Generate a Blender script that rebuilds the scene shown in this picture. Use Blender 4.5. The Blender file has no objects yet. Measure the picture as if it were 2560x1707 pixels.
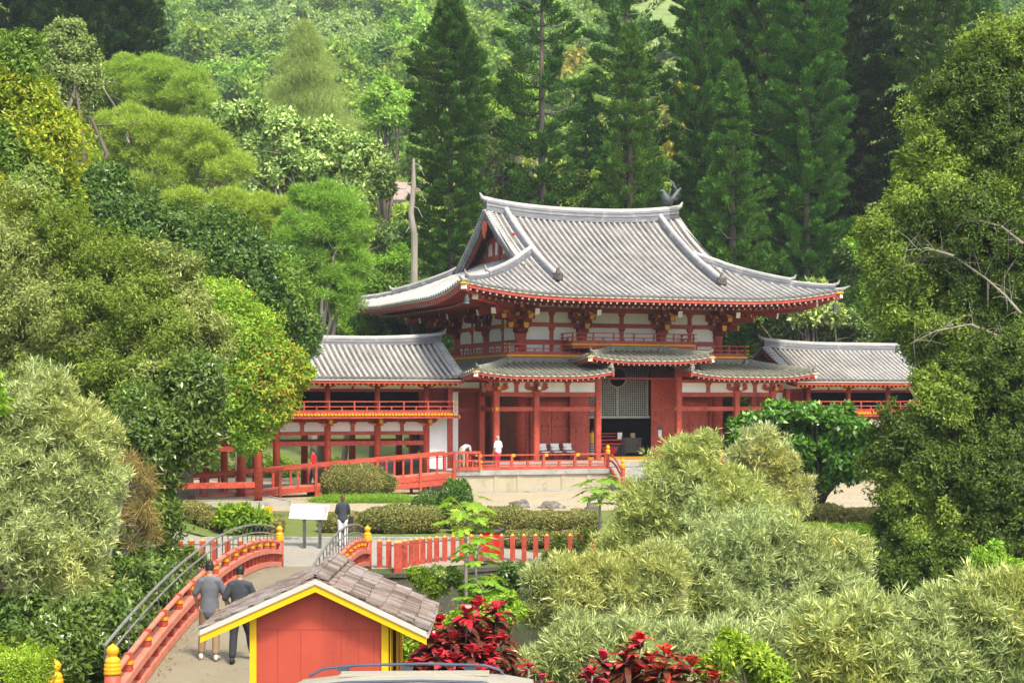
import bpy, math, random
import numpy as np
from mathutils import Vector, Matrix

# ------------------------------------------------------------------ camera, sky, sun, exposure
F, CAMZ, HY = 4300.0, 4.7, 1000.0          # focal length and horizon in photo pixels, eye height in metres
sc = bpy.context.scene
col = sc.collection
cam = bpy.data.cameras.new('camera'); camo = bpy.data.objects.new('camera', cam); col.objects.link(camo)
camo.location = (0, 0, CAMZ); camo.rotation_euler = (math.radians(90), 0, 0)
cam.sensor_width = 36; cam.lens = 36*F/2560
cam.shift_y = (HY-853.5)/2560
cam.clip_start = 0.5; cam.clip_end = 3000
sc.camera = camo
HAZE = 0.00028
SUN_EL, SUN_AZ = 58, 150                   # azimuth clockwise from +Y (the view direction)
w = bpy.data.worlds.new('World'); sc.world = w; w.use_nodes = True
nt = w.node_tree; nt.nodes.clear()
sky = nt.nodes.new('ShaderNodeTexSky'); sky.sky_type = 'NISHITA'; sky.sun_disc = False
sky.sun_elevation = math.radians(SUN_EL); sky.sun_rotation = math.radians(SUN_AZ)
sky.air_density = 1.0; sky.dust_density = 4.0; sky.ozone_density = 1.0
bg = nt.nodes.new('ShaderNodeBackground'); bg.inputs[1].default_value = 0.15
wo = nt.nodes.new('ShaderNodeOutputWorld')
nt.links.new(sky.outputs[0], bg.inputs[0]); nt.links.new(bg.outputs[0], wo.inputs[0])
sl = bpy.data.lights.new('sun', 'SUN'); sl.energy = 2.4; sl.angle = math.radians(9); sl.color = (1.0, 0.91, 0.74)
so = bpy.data.objects.new('sun', sl); col.objects.link(so)
a, e = math.radians(SUN_AZ), math.radians(SUN_EL)
sdir = Vector((math.sin(a)*math.cos(e), math.cos(a)*math.cos(e), math.sin(e)))
so.rotation_euler = sdir.to_track_quat('Z', 'Y').to_euler()
sc.view_settings.view_transform = 'Standard'; sc.view_settings.look = 'None'
sc.view_settings.exposure = 1.15; sc.view_settings.gamma = 1
sc.cycles.max_bounces = 5; sc.cycles.diffuse_bounces = 2; sc.cycles.glossy_bounces = 2
sc.cycles.transmission_bounces = 3; sc.cycles.transparent_max_bounces = 6; sc.cycles.volume_bounces = 0
sc.cycles.use_denoising = True

PI = math.pi
def S(px, py, Y):                           # photo pixel at distance Y -> world point
    return Vector(((px-1280)*Y/F, Y, CAMZ-(py-HY)*Y/F))
K = 2560/2352.0
def D(x, y, Y): return S(x*K, y*K, Y)

# ------------------------------------------------------------------ materials
def nodes(name):
    m = bpy.data.materials.new(name); m.use_nodes = True
    n = m.node_tree.nodes; n.clear()
    return m, n, m.node_tree.links
def mix_rgb(n, l, fac, c1, c2, mode='MIX'):
    x = n.new('ShaderNodeMix'); x.data_type = 'RGBA'; x.blend_type = mode
    for sock, v in ((x.inputs[0], fac), (x.inputs[6], c1), (x.inputs[7], c2)):
        if hasattr(v, 'is_linked') or hasattr(v, 'node'): l.new(v, sock)
        elif isinstance(v, (int, float)): sock.default_value = v
        else: sock.default_value = (*v, 1) if len(v) == 3 else v
    return x.outputs[2]
def noise(n, l, scale, detail=4, coord='Object', rough=.6, vec=None, stretch=None):
    t = n.new('ShaderNodeTexNoise'); t.inputs['Scale'].default_value = scale
    t.inputs['Detail'].default_value = detail; t.inputs['Roughness'].default_value = rough
    tc = n.new('ShaderNodeTexCoord'); src = tc.outputs[coord]
    if stretch:
        mp = n.new('ShaderNodeMapping'); mp.inputs['Scale'].default_value = stretch
        l.new(src, mp.inputs[0]); src = mp.outputs[0]
    l.new(src, t.inputs['Vector'])
    return t.outputs['Fac']
def ramp(n, l, fac, stops):
    r = n.new('ShaderNodeValToRGB'); e = r.color_ramp.elements
    while len(e) < len(stops): e.new(.5)
    for k, (p, c) in enumerate(stops):
        e[k].position = p; e[k].color = (*c, 1) if len(c) == 3 else (c[0],)*3+(1,)
    l.new(fac, r.inputs[0]); return r.outputs[0]
def surface(name, c1, c2, scale=3, rough=.6, bump=0.0, bscale=30, stains=None, stretch=None, spec=.3, fine=None, metal=0, patch=None):
    """painted or mineral surface: two colours mixed by noise, optional stain colour with a shape of its own"""
    m, n, l = nodes(name)
    f = ramp(n, l, noise(n, l, scale, 6, stretch=stretch), [(.35, (0,0,0)), (.65, (1,1,1))])
    c = mix_rgb(n, l, f, c1, c2)
    if stains:
        sc_, ss, lo, hi, st = stains
        g = ramp(n, l, noise(n, l, ss, 7, stretch=st), [(lo, (0,0,0)), (hi, (1,1,1))])
        c = mix_rgb(n, l, g, c, sc_)
    if fine:
        g = ramp(n, l, noise(n, l, fine[0], 3), [(.42, (0,0,0)), (.6, (1,1,1))])
        c = mix_rgb(n, l, g, c, fine[1])
    if patch:
        g = ramp(n, l, noise(n, l, patch[0], 5, stretch=patch[3] if len(patch) > 3 else None), [(.35, (patch[1],)*3), (.65, (patch[2],)*3)])
        c = mix_rgb(n, l, 1.0, c, g, 'MULTIPLY')
    b = n.new('ShaderNodeBsdfPrincipled'); l.new(c, b.inputs['Base Color'])
    b.inputs['Roughness'].default_value = rough; b.inputs['Specular IOR Level'].default_value = spec
    b.inputs['Metallic'].default_value = metal
    if bump:
        bp = n.new('ShaderNodeBump'); bp.inputs['Strength'].default_value = bump; bp.inputs['Distance'].default_value = .02
        l.new(noise(n, l, bscale, 4), bp.inputs['Height']); l.new(bp.outputs[0], b.inputs['Normal'])
    o = n.new('ShaderNodeOutputMaterial'); l.new(b.outputs[0], o.inputs[0])
    return m
def foliage(name, ca, cb, cc, clump=.5, gloss=.06, trans=.45, rough=.45, third=.62):
    """leaf material: colour varies leaf by leaf and clump by clump; thin leaves let light through"""
    ca, cb, cc = [(q[0]*2.0, q[1]*1.98, q[2]*1.0) for q in (ca, cb, cc)]
    m, n, l = nodes(name)
    g = n.new('ShaderNodeNewGeometry')
    oi = n.new('ShaderNodeObjectInfo')
    big = ramp(n, l, noise(n, l, clump, 3), [(.38, (0,0,0)), (.62, (1,1,1))])
    c = mix_rgb(n, l, big, ca, cb)
    rr = ramp(n, l, g.outputs['Random Per Island'], [(third, (0,0,0)), (min(1, third+.25), (1,1,1))])
    c = mix_rgb(n, l, rr, c, cc)
    hv = n.new('ShaderNodeHueSaturation')
    mr = n.new('ShaderNodeMapRange'); mr.inputs['To Min'].default_value = .75; mr.inputs['To Max'].default_value = 1.25
    mu = n.new('ShaderNodeMath'); mu.operation = 'MULTIPLY'; mu.inputs[1].default_value = 7.31
    fr = n.new('ShaderNodeMath'); fr.operation = 'FRACT'
    l.new(g.outputs['Random Per Island'], mu.inputs[0]); l.new(mu.outputs[0], fr.inputs[0]); l.new(fr.outputs[0], mr.inputs['Value'])
    l.new(mr.outputs[0], hv.inputs['Value']); l.new(c, hv.inputs['Color'])
    mh = n.new('ShaderNodeMapRange'); mh.inputs['To Min'].default_value = .485; mh.inputs['To Max'].default_value = .515
    l.new(oi.outputs['Random'], mh.inputs['Value']); l.new(mh.outputs[0], hv.inputs['Hue'])
    c = hv.outputs[0]
    d = n.new('ShaderNodeBsdfDiffuse'); l.new(c, d.inputs[0])
    t = n.new('ShaderNodeBsdfTranslucent')
    tc = n.new('ShaderNodeHueSaturation'); tc.inputs['Value'].default_value = 1.25; tc.inputs['Saturation'].default_value = 1.1
    tc.inputs['Hue'].default_value = .49
    l.new(c, tc.inputs['Color']); l.new(tc.outputs[0], t.inputs[0])
    m1 = n.new('ShaderNodeMixShader'); m1.inputs[0].default_value = trans*.72
    l.new(d.outputs[0], m1.inputs[1]); l.new(t.outputs[0], m1.inputs[2])
    gl = n.new('ShaderNodeBsdfGlossy'); gl.inputs['Roughness'].default_value = rough; gl.inputs[0].default_value = (.6, .6, .6, 1)
    m2 = n.new('ShaderNodeMixShader'); m2.inputs[0].default_value = gloss*.35
    l.new(m1.outputs[0], m2.inputs[1]); l.new(gl.outputs[0], m2.inputs[2])
    o = n.new('ShaderNodeOutputMaterial'); l.new(m2.outputs[0], o.inputs[0])
    return m

M = {}
M['red'] = surface('vermilion_paint', (.36, .052, .027), (.43, .072, .04), 1.6, .5, stains=((.22, .034, .022), 2.6, .5, .72, (1, 1, .35)), patch=(.9, .84, 1.1), fine=(7, (.46, .085, .052)))
M['redpale'] = surface('glare_pale_red_paint', (.58, .17, .105), (.66, .22, .145), 3, .5, stains=((.5, .11, .07), 5, .55, .8, None))  # pale red; sky glare on the bridge rail tops is in the colour
M['reddark'] = surface('dark_red_paint', (.24, .034, .022), (.30, .045, .028), 1.3, .6)  # darker red for soffits, rafters, brackets, frames and end walls
M['hutred'] = surface('board_red_paint', (.42, .062, .032), (.47, .074, .04), 2.5, .55, stains=((.30, .046, .028), 1.6, .48, .74, (1.6,1.6,.22)), fine=(60, (.40, .07, .045)))
M['yellow'] = surface('yellow_paint', (.74, .37, .008), (.70, .33, .008), 3, .45)
M['yellowb'] = surface('bright_yellow_paint', (.74, .46, .006), (.70, .42, .006), 3, .45)
M['white'] = surface('white_plaster', (.84, .85, .82), (.77, .78, .74), 1.5, .8, stains=((.58, .56, .48), 1.1, .6, .85, (1,1,.3)))
M['cream'] = surface('cream_white_paint', (.52, .51, .46), (.46, .45, .40), 4, .6)
M['tile'] = surface('weathered_grey_roof_tile', (.42, .415, .395), (.29, .29, .28), 3.5, .6, stains=((.56, .55, .50), 1.7, .52, .72, None), fine=(16, (.36, .355, .33)), patch=(.55, .82, 1.12))
M['valley'] = surface('shadow_dark_pan_tile', (.05, .045, .04), (.085, .075, .065), 2.2, .7, stains=((.19, .17, .14), 1.2, .5, .75, None), fine=(12, (.13, .12, .10)), patch=(.7, .6, 1.35))  # brown-grey pans, darkened in colour for the shadow between the ribs
M['ridge'] = surface('ridge_tile', (.12, .125, .14), (.19, .195, .205), 1.5, .6, stains=((.34, .34, .32), 1.6, .55, .75, None), stretch=(1, 1, 6))
M['mosstile'] = surface('mossy_roof_tile', (.30, .295, .24), (.18, .185, .145), 4, .7, stains=((.42, .40, .33), 5, .52, .68, None), fine=(18, (.13, .14, .10)))
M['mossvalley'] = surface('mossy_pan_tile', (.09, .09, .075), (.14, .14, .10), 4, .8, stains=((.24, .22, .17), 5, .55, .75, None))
M['tilecap'] = surface('dark_tile_end', (.15, .17, .15), (.28, .30, .28), 9, .7)
M['stone'] = surface('platform_stone', (.44, .38, .26), (.36, .33, .24), .9, .8, .3, 25, stains=((.26, .225, .155), 1.5, .5, .75, (1.3,1.3,.12)), fine=(5, (.40, .36, .26)))
M['stonegrey'] = surface('grey_stone', (.36, .36, .33), (.27, .27, .25), 1.5, .85, .4, 20, stains=((.16, .17, .13), 2.5, .55, .7, None))
M['wallstone'] = surface('shaded_mossy_stone', (.07, .07, .05), (.13, .12, .085), 2.0, .9, .8, 6, stains=((.06, .09, .03), 1.5, .5, .65, None), fine=(14, (.05, .05, .035)))  # shade put into the dark stone colour, green moss patches over it
M['concrete'] = surface('path_concrete', (.28, .265, .215), (.24, .225, .18), .6, .85, .25, 40, stains=((.19, .18, .14), 1.6, .55, .8, None), fine=(30, (.26, .24, .20)))
M['gravel'] = surface('beige_gravel', (.34, .29, .175), (.26, .22, .13), .35, .9, .6, 25, stains=((.25, .24, .14), 1.3, .55, .8, None), fine=(22, (.40, .35, .26)))
M['lawn'] = surface('lawn_grass', (.13, .18, .038), (.21, .215, .06), .6, .9, .9, 60, stains=((.20, .17, .075), .9, .5, .68, None), fine=(30, (.08, .13, .02)))
M['earth'] = surface('earth_and_low_grass', (.08, .13, .025), (.14, .13, .05), .4, .95, 1, 12, stains=((.05, .09, .02), 1.5, .45, .65, None), fine=(20, (.05, .07, .02)))
M['water'] = surface('pond_water', (.03, .05, .02), (.04, .055, .02), .5, .08, .15, 3, spec=.5)
M['shingle'] = surface('wood_shingle', (.26, .19, .15), (.36, .29, .24), 1.2, .85, .6, 40, stains=((.16, .12, .10), 9, .5, .7, (1, 6, 1)), fine=(14, (.30, .235, .20)))
M['shinglegrey'] = surface('grey_shingle_edge', (.22, .22, .20), (.30, .29, .26), 3, .85)
M['metal'] = surface('dark_painted_metal', (.06, .065, .06), (.10, .105, .095), 4, .4, spec=.5)
M['greymetal'] = surface('worn_grey_handrail', (.22, .225, .20), (.16, .165, .15), 3, .4, spec=.5)
M['black'] = surface('black_paint', (.02, .02, .022), (.03, .03, .032), 4, .5)
M['dark'] = surface('interior_shade_black', (.012, .012, .012), (.02, .02, .018), 2, .9)  # near-black walls; indoor shade is painted into the colour
M['lattice'] = surface('grey_lattice_wood', (.36, .37, .33), (.28, .29, .25), 6, .7)
M['bronze'] = surface('green_bronze', (.10, .12, .115), (.06, .075, .07), 8, .5, metal=.3)
M['bark'] = surface('grey_bark', (.20, .17, .13), (.12, .10, .075), 2.5, .9, .8, 20, stretch=(1, 1, .3))
M['barkpale'] = surface('pale_bark', (.34, .31, .25), (.22, .20, .155), 2, .9, .5, 20, stretch=(1, 1, .3))
M['barkdark'] = surface('dark_bark', (.08, .065, .05), (.13, .11, .085), 2, .9, .6, 20, stretch=(1, 1, .3))
M['skin'] = surface('skin', (.42, .24, .16), (.46, .27, .19), 5, .5)
M['carpaint'] = surface('champagne_car_paint', (.40, .37, .29), (.42, .39, .31), 1, .3, spec=.5, metal=.15)
M['glass'] = surface('tinted_glass', (.02, .025, .03), (.03, .035, .04), 1, .06, spec=.8)
M['steel'] = surface('blue_grey_rail', (.06, .08, .11), (.08, .10, .14), 2, .3, spec=.6, metal=.4)
M['rubber'] = surface('tyre_rubber', (.02, .02, .02), (.03, .03, .03), 5, .8)

# ------------------------------------------------------------------ object helpers
USED = {}
def setp(o, label=None, cat=None, group=None, kind=None):
    if label: o['label'] = label
    if cat: o['category'] = cat
    if group: o['group'] = group
    if kind: o['kind'] = kind
    return o
def thing(name, label, cat, loc=(0, 0, 0), rz=0, group=None):
    o = bpy.data.objects.new(name, None); col.objects.link(o)
    o.empty_display_size = .2
    o.location = loc; o.rotation_euler = (0, 0, rz)
    return setp(o, label, cat, group)
def link_mesh(name, me, parent=None):
    o = bpy.data.objects.new(name, me); col.objects.link(o)
    if parent is not None: o.parent = parent
    return o
def copy_tree(o, parent=None):
    c = o.copy(); col.objects.link(c)
    if parent is not None: c.parent = parent
    for ch in list(o.children): copy_tree(ch, c)
    return c

class MB:
    """collects shapes and links them as ONE mesh object; mirror=u flips x about u/2"""
    def __init__(s, mirror=None, off=None):
        s.v = []; s.f = []; s.m = []; s.mirror = mirror; s.mat = 0; s.off = off
    def add(s, vs, fs, mat=None):
        b = len(s.v); s.v.extend([tuple(p) for p in vs])
        k = s.mat if mat is None else mat
        for f in fs: s.f.append(tuple(b+i for i in f)); s.m.append(k)
    def box(s, x0, x1, y0, y1, z0, z1, mat=None):
        s.add([(x0,y0,z0),(x1,y0,z0),(x1,y1,z0),(x0,y1,z0),(x0,y0,z1),(x1,y0,z1),(x1,y1,z1),(x0,y1,z1)],
              [(0,3,2,1),(4,5,6,7),(0,1,5,4),(1,2,6,5),(2,3,7,6),(3,0,4,7)], mat)
    def beam(s, p, q, w, h, mat=None, up=(0, 0, 1)):
        """box from p to q (centre line), width w, height h"""
        p, q = Vector(p), Vector(q); d = (q-p).normalized(); up = Vector(up)
        sd = d.cross(up).normalized(); u2 = sd.cross(d).normalized()
        vs = []
        for c in (p, q):
            for a_, b_ in ((-1,-1),(1,-1),(1,1),(-1,1)): vs.append(c+sd*(a_*w/2)+u2*(b_*h/2))
        s.add(vs, [(0,1,2,3),(7,6,5,4),(0,4,5,1),(1,5,6,2),(2,6,7,3),(3,7,4,0)], mat)
    def prism(s, pts, off, mat=None):
        """polygon pts (3-D, planar) pushed along off"""
        n = len(pts); off = Vector(off)
        s.add([Vector(p) for p in pts]+[Vector(p)+off for p in pts],
              [tuple(range(n))[::-1], tuple(range(n, 2*n))]+[(i, (i+1) % n, n+(i+1) % n, n+i) for i in range(n)], mat)
    def tube(s, pts, rad, n=8, mat=None, cap=True):
        pts = [Vector(p) for p in pts]; k = len(pts)
        if isinstance(rad, (int, float)): rad = [rad]*k
        vs = []; ref = None
        for i, p in enumerate(pts):
            d = (pts[min(i+1, k-1)]-pts[max(i-1, 0)]).normalized()
            if ref is None: ref = Vector((0, 0, 1)) if abs(d.z) < .9 else Vector((1, 0, 0))
            a_ = d.cross(ref).normalized(); b_ = a_.cross(d).normalized(); ref = b_
            for j in range(n):
                t = 2*PI*j/n; vs.append(p+(a_*math.cos(t)+b_*math.sin(t))*rad[i])
        fs = [(i*n+j, i*n+(j+1) % n, (i+1)*n+(j+1) % n, (i+1)*n+j) for i in range(k-1) for j in range(n)]
        if cap: fs += [tuple(range(n))[::-1], tuple(range((k-1)*n, k*n))]
        s.add(vs, fs, mat)
    def lathe(s, prof, c=(0, 0, 0), n=12, mat=None):
        """prof: list of (radius, z)"""
        c = Vector(c); k = len(prof)
        vs = [c+Vector((r*math.cos(2*PI*j/n), r*math.sin(2*PI*j/n), z)) for r, z in prof for j in range(n)]
        fs = [(i*n+j, i*n+(j+1) % n, (i+1)*n+(j+1) % n, (i+1)*n+j) for i in range(k-1) for j in range(n)]
        fs += [tuple(range(n))[::-1], tuple(range((k-1)*n, k*n))]
        s.add(vs, fs, mat)
    def sweep(s, prof, pts, mat=None, up=(0, 0, 1), scale=None, cap=True):
        """closed 2-D profile (side, up) along pts"""
        pts = [Vector(p) for p in pts]; k = len(pts); n = len(prof); vs = []
        for i, p in enumerate(pts):
            d = (pts[min(i+1, k-1)]-pts[max(i-1, 0)]).normalized()
            sd = d.cross(Vector(up)).normalized(); u2 = Vector(up) if scale is None else Vector(up)
            g = 1 if scale is None else scale[i]
            for a_, b_ in prof: vs.append(p+sd*(a_*g)+u2*(b_*g))
        fs = [(i*n+j, (i+1)*n+j, (i+1)*n+(j+1) % n, i*n+(j+1) % n) for i in range(k-1) for j in range(n)]
        if cap: fs += [tuple(range(n)), tuple(range((k-1)*n, k*n))[::-1]]
        s.add(vs, fs, mat)
    def build(s, name, mats, parent=None, smooth=False, bevel=0, loc=None, **kw):
        if not s.f: return None
        v = np.array(s.v, dtype=np.float64); fs = s.f
        if s.mirror is not None:
            v[:, 0] = s.mirror-v[:, 0]; fs = [f[::-1] for f in fs]
        if loc is not None: v = v-np.array(loc)
        me = bpy.data.meshes.new(name); me.from_pydata(v.tolist(), [], fs)
        if not isinstance(mats, (list, tuple)): mats = [mats]
        for m in mats: me.materials.append(m)
        if len(mats) > 1: me.polygons.foreach_set('material_index', s.m)
        if smooth: me.polygons.foreach_set('use_smooth', [True]*len(fs))
        me.update()
        o = link_mesh(name, me, parent)
        if loc is not None: o.location = loc
        if bevel:
            b = o.modifiers.new('bevel', 'BEVEL'); b.width = bevel; b.segments = 2; b.limit_method = 'ANGLE'
        setp(o, kw.get('label'), kw.get('cat'), kw.get('group'), kw.get('kind'))
        return o

def quads_mesh(name, V, mat):
    """V: (n,4,3) array of separate quads -> mesh"""
    n = V.shape[0]; me = bpy.data.meshes.new(name)
    me.vertices.add(n*4); me.loops.add(n*4); me.polygons.add(n)
    me.vertices.foreach_set('co', V.reshape(-1).astype(np.float32))
    me.loops.foreach_set('vertex_index', np.arange(n*4, dtype=np.int32))
    me.polygons.foreach_set('loop_start', np.arange(0, n*4, 4, dtype=np.int32))
    try: me.polygons.foreach_set('loop_total', np.full(n, 4, dtype=np.int32))
    except Exception: pass
    for m in (mat if isinstance(mat, (list, tuple)) else [mat]): me.materials.append(m)
    me.update(calc_edges=True)
    return me

# ------------------------------------------------------------------ ground
def smooth(a_, b_, x):
    t = min(1, max(0, (x-a_)/(b_-a_))); return t*t*(3-2*t)
def bank(X): return 51.9+2.5*smooth(-3.6, 0.5, X)
M['hillgrass'] = surface('light_hill_grass', (.20, .28, .08), (.26, .31, .10), .08, .95, 1, 3, stains=((.08, .14, .04), .3, .5, .7, None), fine=(3, (.10, .16, .04)))  # light yellow-green grass of the hill
def G(X, Y):
    if Y < 57:
        z = .2-.55*smooth(20, 26, Y)
        z -= 1.9*smooth(27.5, 31.5, Y)
        b = bank(X)
        if Y > b-.35: z = -2.25+1.85*smooth(b-.35, b-.1, Y)+.47*smooth(b+.3, 57, Y)
    else: z = .07+.08*smooth(70, 84, Y)
    if Y > 106: z += .10*(min(Y, 140)-106)*smooth(104, 118, Y)
    if Y > 140: z += .37*(Y-140)+2.2*math.sin(X*.045+1)*smooth(140, 190, Y)+3*math.sin(Y*.05+X*.021)*smooth(150, 200, Y)
    if Y < 100:
        z += 2.0*smooth(-9.5, -16, X)*smooth(20, 40, Y)*(1-smooth(62, 75, Y)) if X < -9 else 0
    return z
M['deckcon'] = surface('tan_bridge_deck', (.225, .205, .145), (.195, .178, .122), .5, .85, .25, 50, stains=((.145, .135, .075), .8, .48, .75, None), fine=(30, (.21, .18, .115)))
M['redbright'] = surface('bright_red_paint', (.65, .02, .015), (.55, .02, .015), 3, .5)
M['signwhite'] = surface('white_sign_face', (.85, .85, .85), (.82, .82, .82), 2, .4)
M['signred'] = surface('pale_red_print', (.75, .22, .20), (.78, .35, .30), 3, .5)
M['textgrey'] = surface('grey_print', (.45, .45, .45), (.5, .5, .5), 3, .6)
M['rock'] = surface('lava_rock', (.17, .15, .12), (.10, .09, .075), 4, .9, .8, 15, stains=((.32, .30, .24), 3, .55, .7, None))
M['hutgroove'] = surface('dark_red_groove', (.34, .05, .03), (.30, .045, .028), 3, .8)
M['rope'] = surface('yellow_rope', (.75, .45, .12), (.65, .38, .1), 10, .8)
def shingle_var():
    m, n, l = nodes('wood_shingle_courses')
    g = n.new('ShaderNodeNewGeometry')
    c = ramp(n, l, g.outputs['Random Per Island'], [(0, (.10, .072, .055)), (.35, (.185, .135, .105)), (.7, (.25, .19, .15)), (1, (.32, .26, .215))])
    f = ramp(n, l, noise(n, l, 14, 5, stretch=(1, 8, 1)), [(.4, (.55,)*3), (.62, (1.15,)*3)])
    c = mix_rgb(n, l, 1.0, c, f, 'MULTIPLY')
    g2 = ramp(n, l, noise(n, l, 1.6, 4), [(.5, (0, 0, 0)), (.75, (1, 1, 1))])
    c = mix_rgb(n, l, g2, c, (.33, .31, .29))
    b = n.new('ShaderNodeBsdfPrincipled'); l.new(c, b.inputs['Base Color']); b.inputs['Roughness'].default_value = .85
    bp = n.new('ShaderNodeBump'); bp.inputs['Strength'].default_value = .6; bp.inputs['Distance'].default_value = .01
    l.new(noise(n, l, 30, 4, stretch=(1, 6, 1)), bp.inputs['Height']); l.new(bp.outputs[0], b.inputs['Normal'])
    o = n.new('ShaderNodeOutputMaterial'); l.new(b.outputs[0], o.inputs[0]); return m
M['shinglevar'] = shingle_var()
def stripes():
    m, n, l = nodes('black_and_white_stripes')
    tc = n.new('ShaderNodeTexCoord'); wv = n.new('ShaderNodeTexWave'); wv.bands_direction = 'Z'; wv.inputs['Scale'].default_value = 2.4
    l.new(tc.outputs['Object'], wv.inputs['Vector'])
    c = ramp(n, l, wv.outputs['Fac'], [(.48, (.02, .02, .03)), (.52, (.6, .6, .62))])
    b = n.new('ShaderNodeBsdfPrincipled'); l.new(c, b.inputs['Base Color']); b.inputs['Roughness'].default_value = .9
    o = n.new('ShaderNodeOutputMaterial'); l.new(b.outputs[0], o.inputs[0]); return m
M['stripes'] = stripes()
M['rafterend'] = surface('dull_white_paint', (.42, .42, .39), (.34, .34, .31), 6, .7)
def sheet(name, x0, x1, y0, y1, nx, ny, mat, dz=0.0, kind='structure', ys=None, edge=None):
    xs = np.linspace(x0, x1, nx); ys = ys if ys is not None else np.linspace(y0, y1, ny)
    mb = MB(); vs = []
    for y in ys:
        for x in xs:
            vs.append((x, y, G(x, y)+dz))
    n = len(xs)
    mb.add(vs, [(j*n+i, j*n+i+1, (j+1)*n+i+1, (j+1)*n+i) for j in range(len(ys)-1) for i in range(n-1)])
    return mb.build(name, mat, smooth=True, kind=kind)
ys = np.concatenate([np.arange(-10, 50, 1.0), np.arange(50, 58, .12), np.arange(58, 150, 2.0), np.arange(150, 640, 10.0)])
xs_ = None
def ground():
    xs = np.concatenate([np.arange(-420, -60, 20.0), np.arange(-60, -12, 2.0), np.arange(-12, 14, .5), np.arange(14, 60, 2.0), np.arange(60, 421, 20.0)])
    mb = MB(); vs = [(x, y, G(x, y)) for y in ys for x in xs]; n = len(xs)
    mb.add(vs, [(j*n+i, j*n+i+1, (j+1)*n+i+1, (j+1)*n+i) for j in range(len(ys)-1) for i in range(n-1)])
    mb.build('ground', M['earth'], smooth=True, kind='structure')
ground()
mb = MB(); mb.add([(-40, 26, -1.95), (40, 26, -1.95), (40, 54.6, -1.95), (-40, 54.6, -1.95)], [(0, 1, 2, 3)])
mb.build('pond_water', M['water'], kind='structure')
# paved path beyond the bridge, lawn, gravel court
def strip(name, xs, lo, hi, mat, dz, n=14):
    mb = MB(); vs = []
    for x in xs:
        a0, b0 = lo(x), hi(x)
        for j in range(n+1):
            y = a0+(b0-a0)*j/n; vs.append((x, y, G(x, y)+dz))
    mb.add(vs, [(i*(n+1)+j, (i+1)*(n+1)+j, (i+1)*(n+1)+j+1, i*(n+1)+j+1) for i in range(len(xs)-1) for j in range(n)])
    return mb.build(name, mat, smooth=True, kind='structure')
strip('path', np.arange(-16, 1.01, .25), lambda x: bank(x)+.02, lambda x: 57.0 if x < -1 else 57.0-1.4*smooth(-1, .8, x), M['concrete'], .012)
strip('lawn', np.arange(-30, 40.1, 1.0), lambda x: 57.35, lambda x: 71.2+.5*math.sin(x*.35), M['lawn'], .02, 26)
strip('garden_lawn', np.arange(1.1, 40.1, .6), lambda x: bank(x)+.05, lambda x: 57.2, M['lawn'], .012)
strip('gravel_court', np.arange(-34, 44.1, 1.0), lambda x: 71.2+.5*math.sin(x*.35), lambda x: 100., M['gravel'], .03, 24)
sheet('hillside', -300, 300, 150, 630, 61, 49, M['hillgrass'], .25)
strip('back_lawn', np.arange(-60, 60.1, 2.0), lambda x: 99.9, lambda x: 139., M['lawn'], .05, 24)
strip('near_path', np.arange(-9, -2.9, .5), lambda x: 8., lambda x: 27.3, M['concrete'], .012, 20)
sheet('car_park', -30, 30, 2, 20.5, 10, 10, M['concrete'], .006)
# stone kerb along the path and low pond kerb
mb = MB()
for i in range(60):
    x = -15.5+i*.42
    if x > .4: break
    mb.box(x, x+.405, 57.0, 57.3+.02*math.sin(i*2.1), .0, .15+.01*math.sin(i*3.7))
mb.build('kerb', M['stonegrey'], kind='structure')

# ------------------------------------------------------------------ the hall: frame, roof shapes
TH = math.radians(21)
HALL_LOC = (-.8, 86., 0.)
c_, s_ = math.cos(TH), math.sin(TH)
def H2W(u, v, z=0): return Vector((HALL_LOC[0]+u*math.cos(TH)-v*math.sin(TH), HALL_LOC[1]+u*math.sin(TH)+v*math.cos(TH), z))
UC, VC = 7.85, 7.15
FW, DP = 15.7, 13.85

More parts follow.
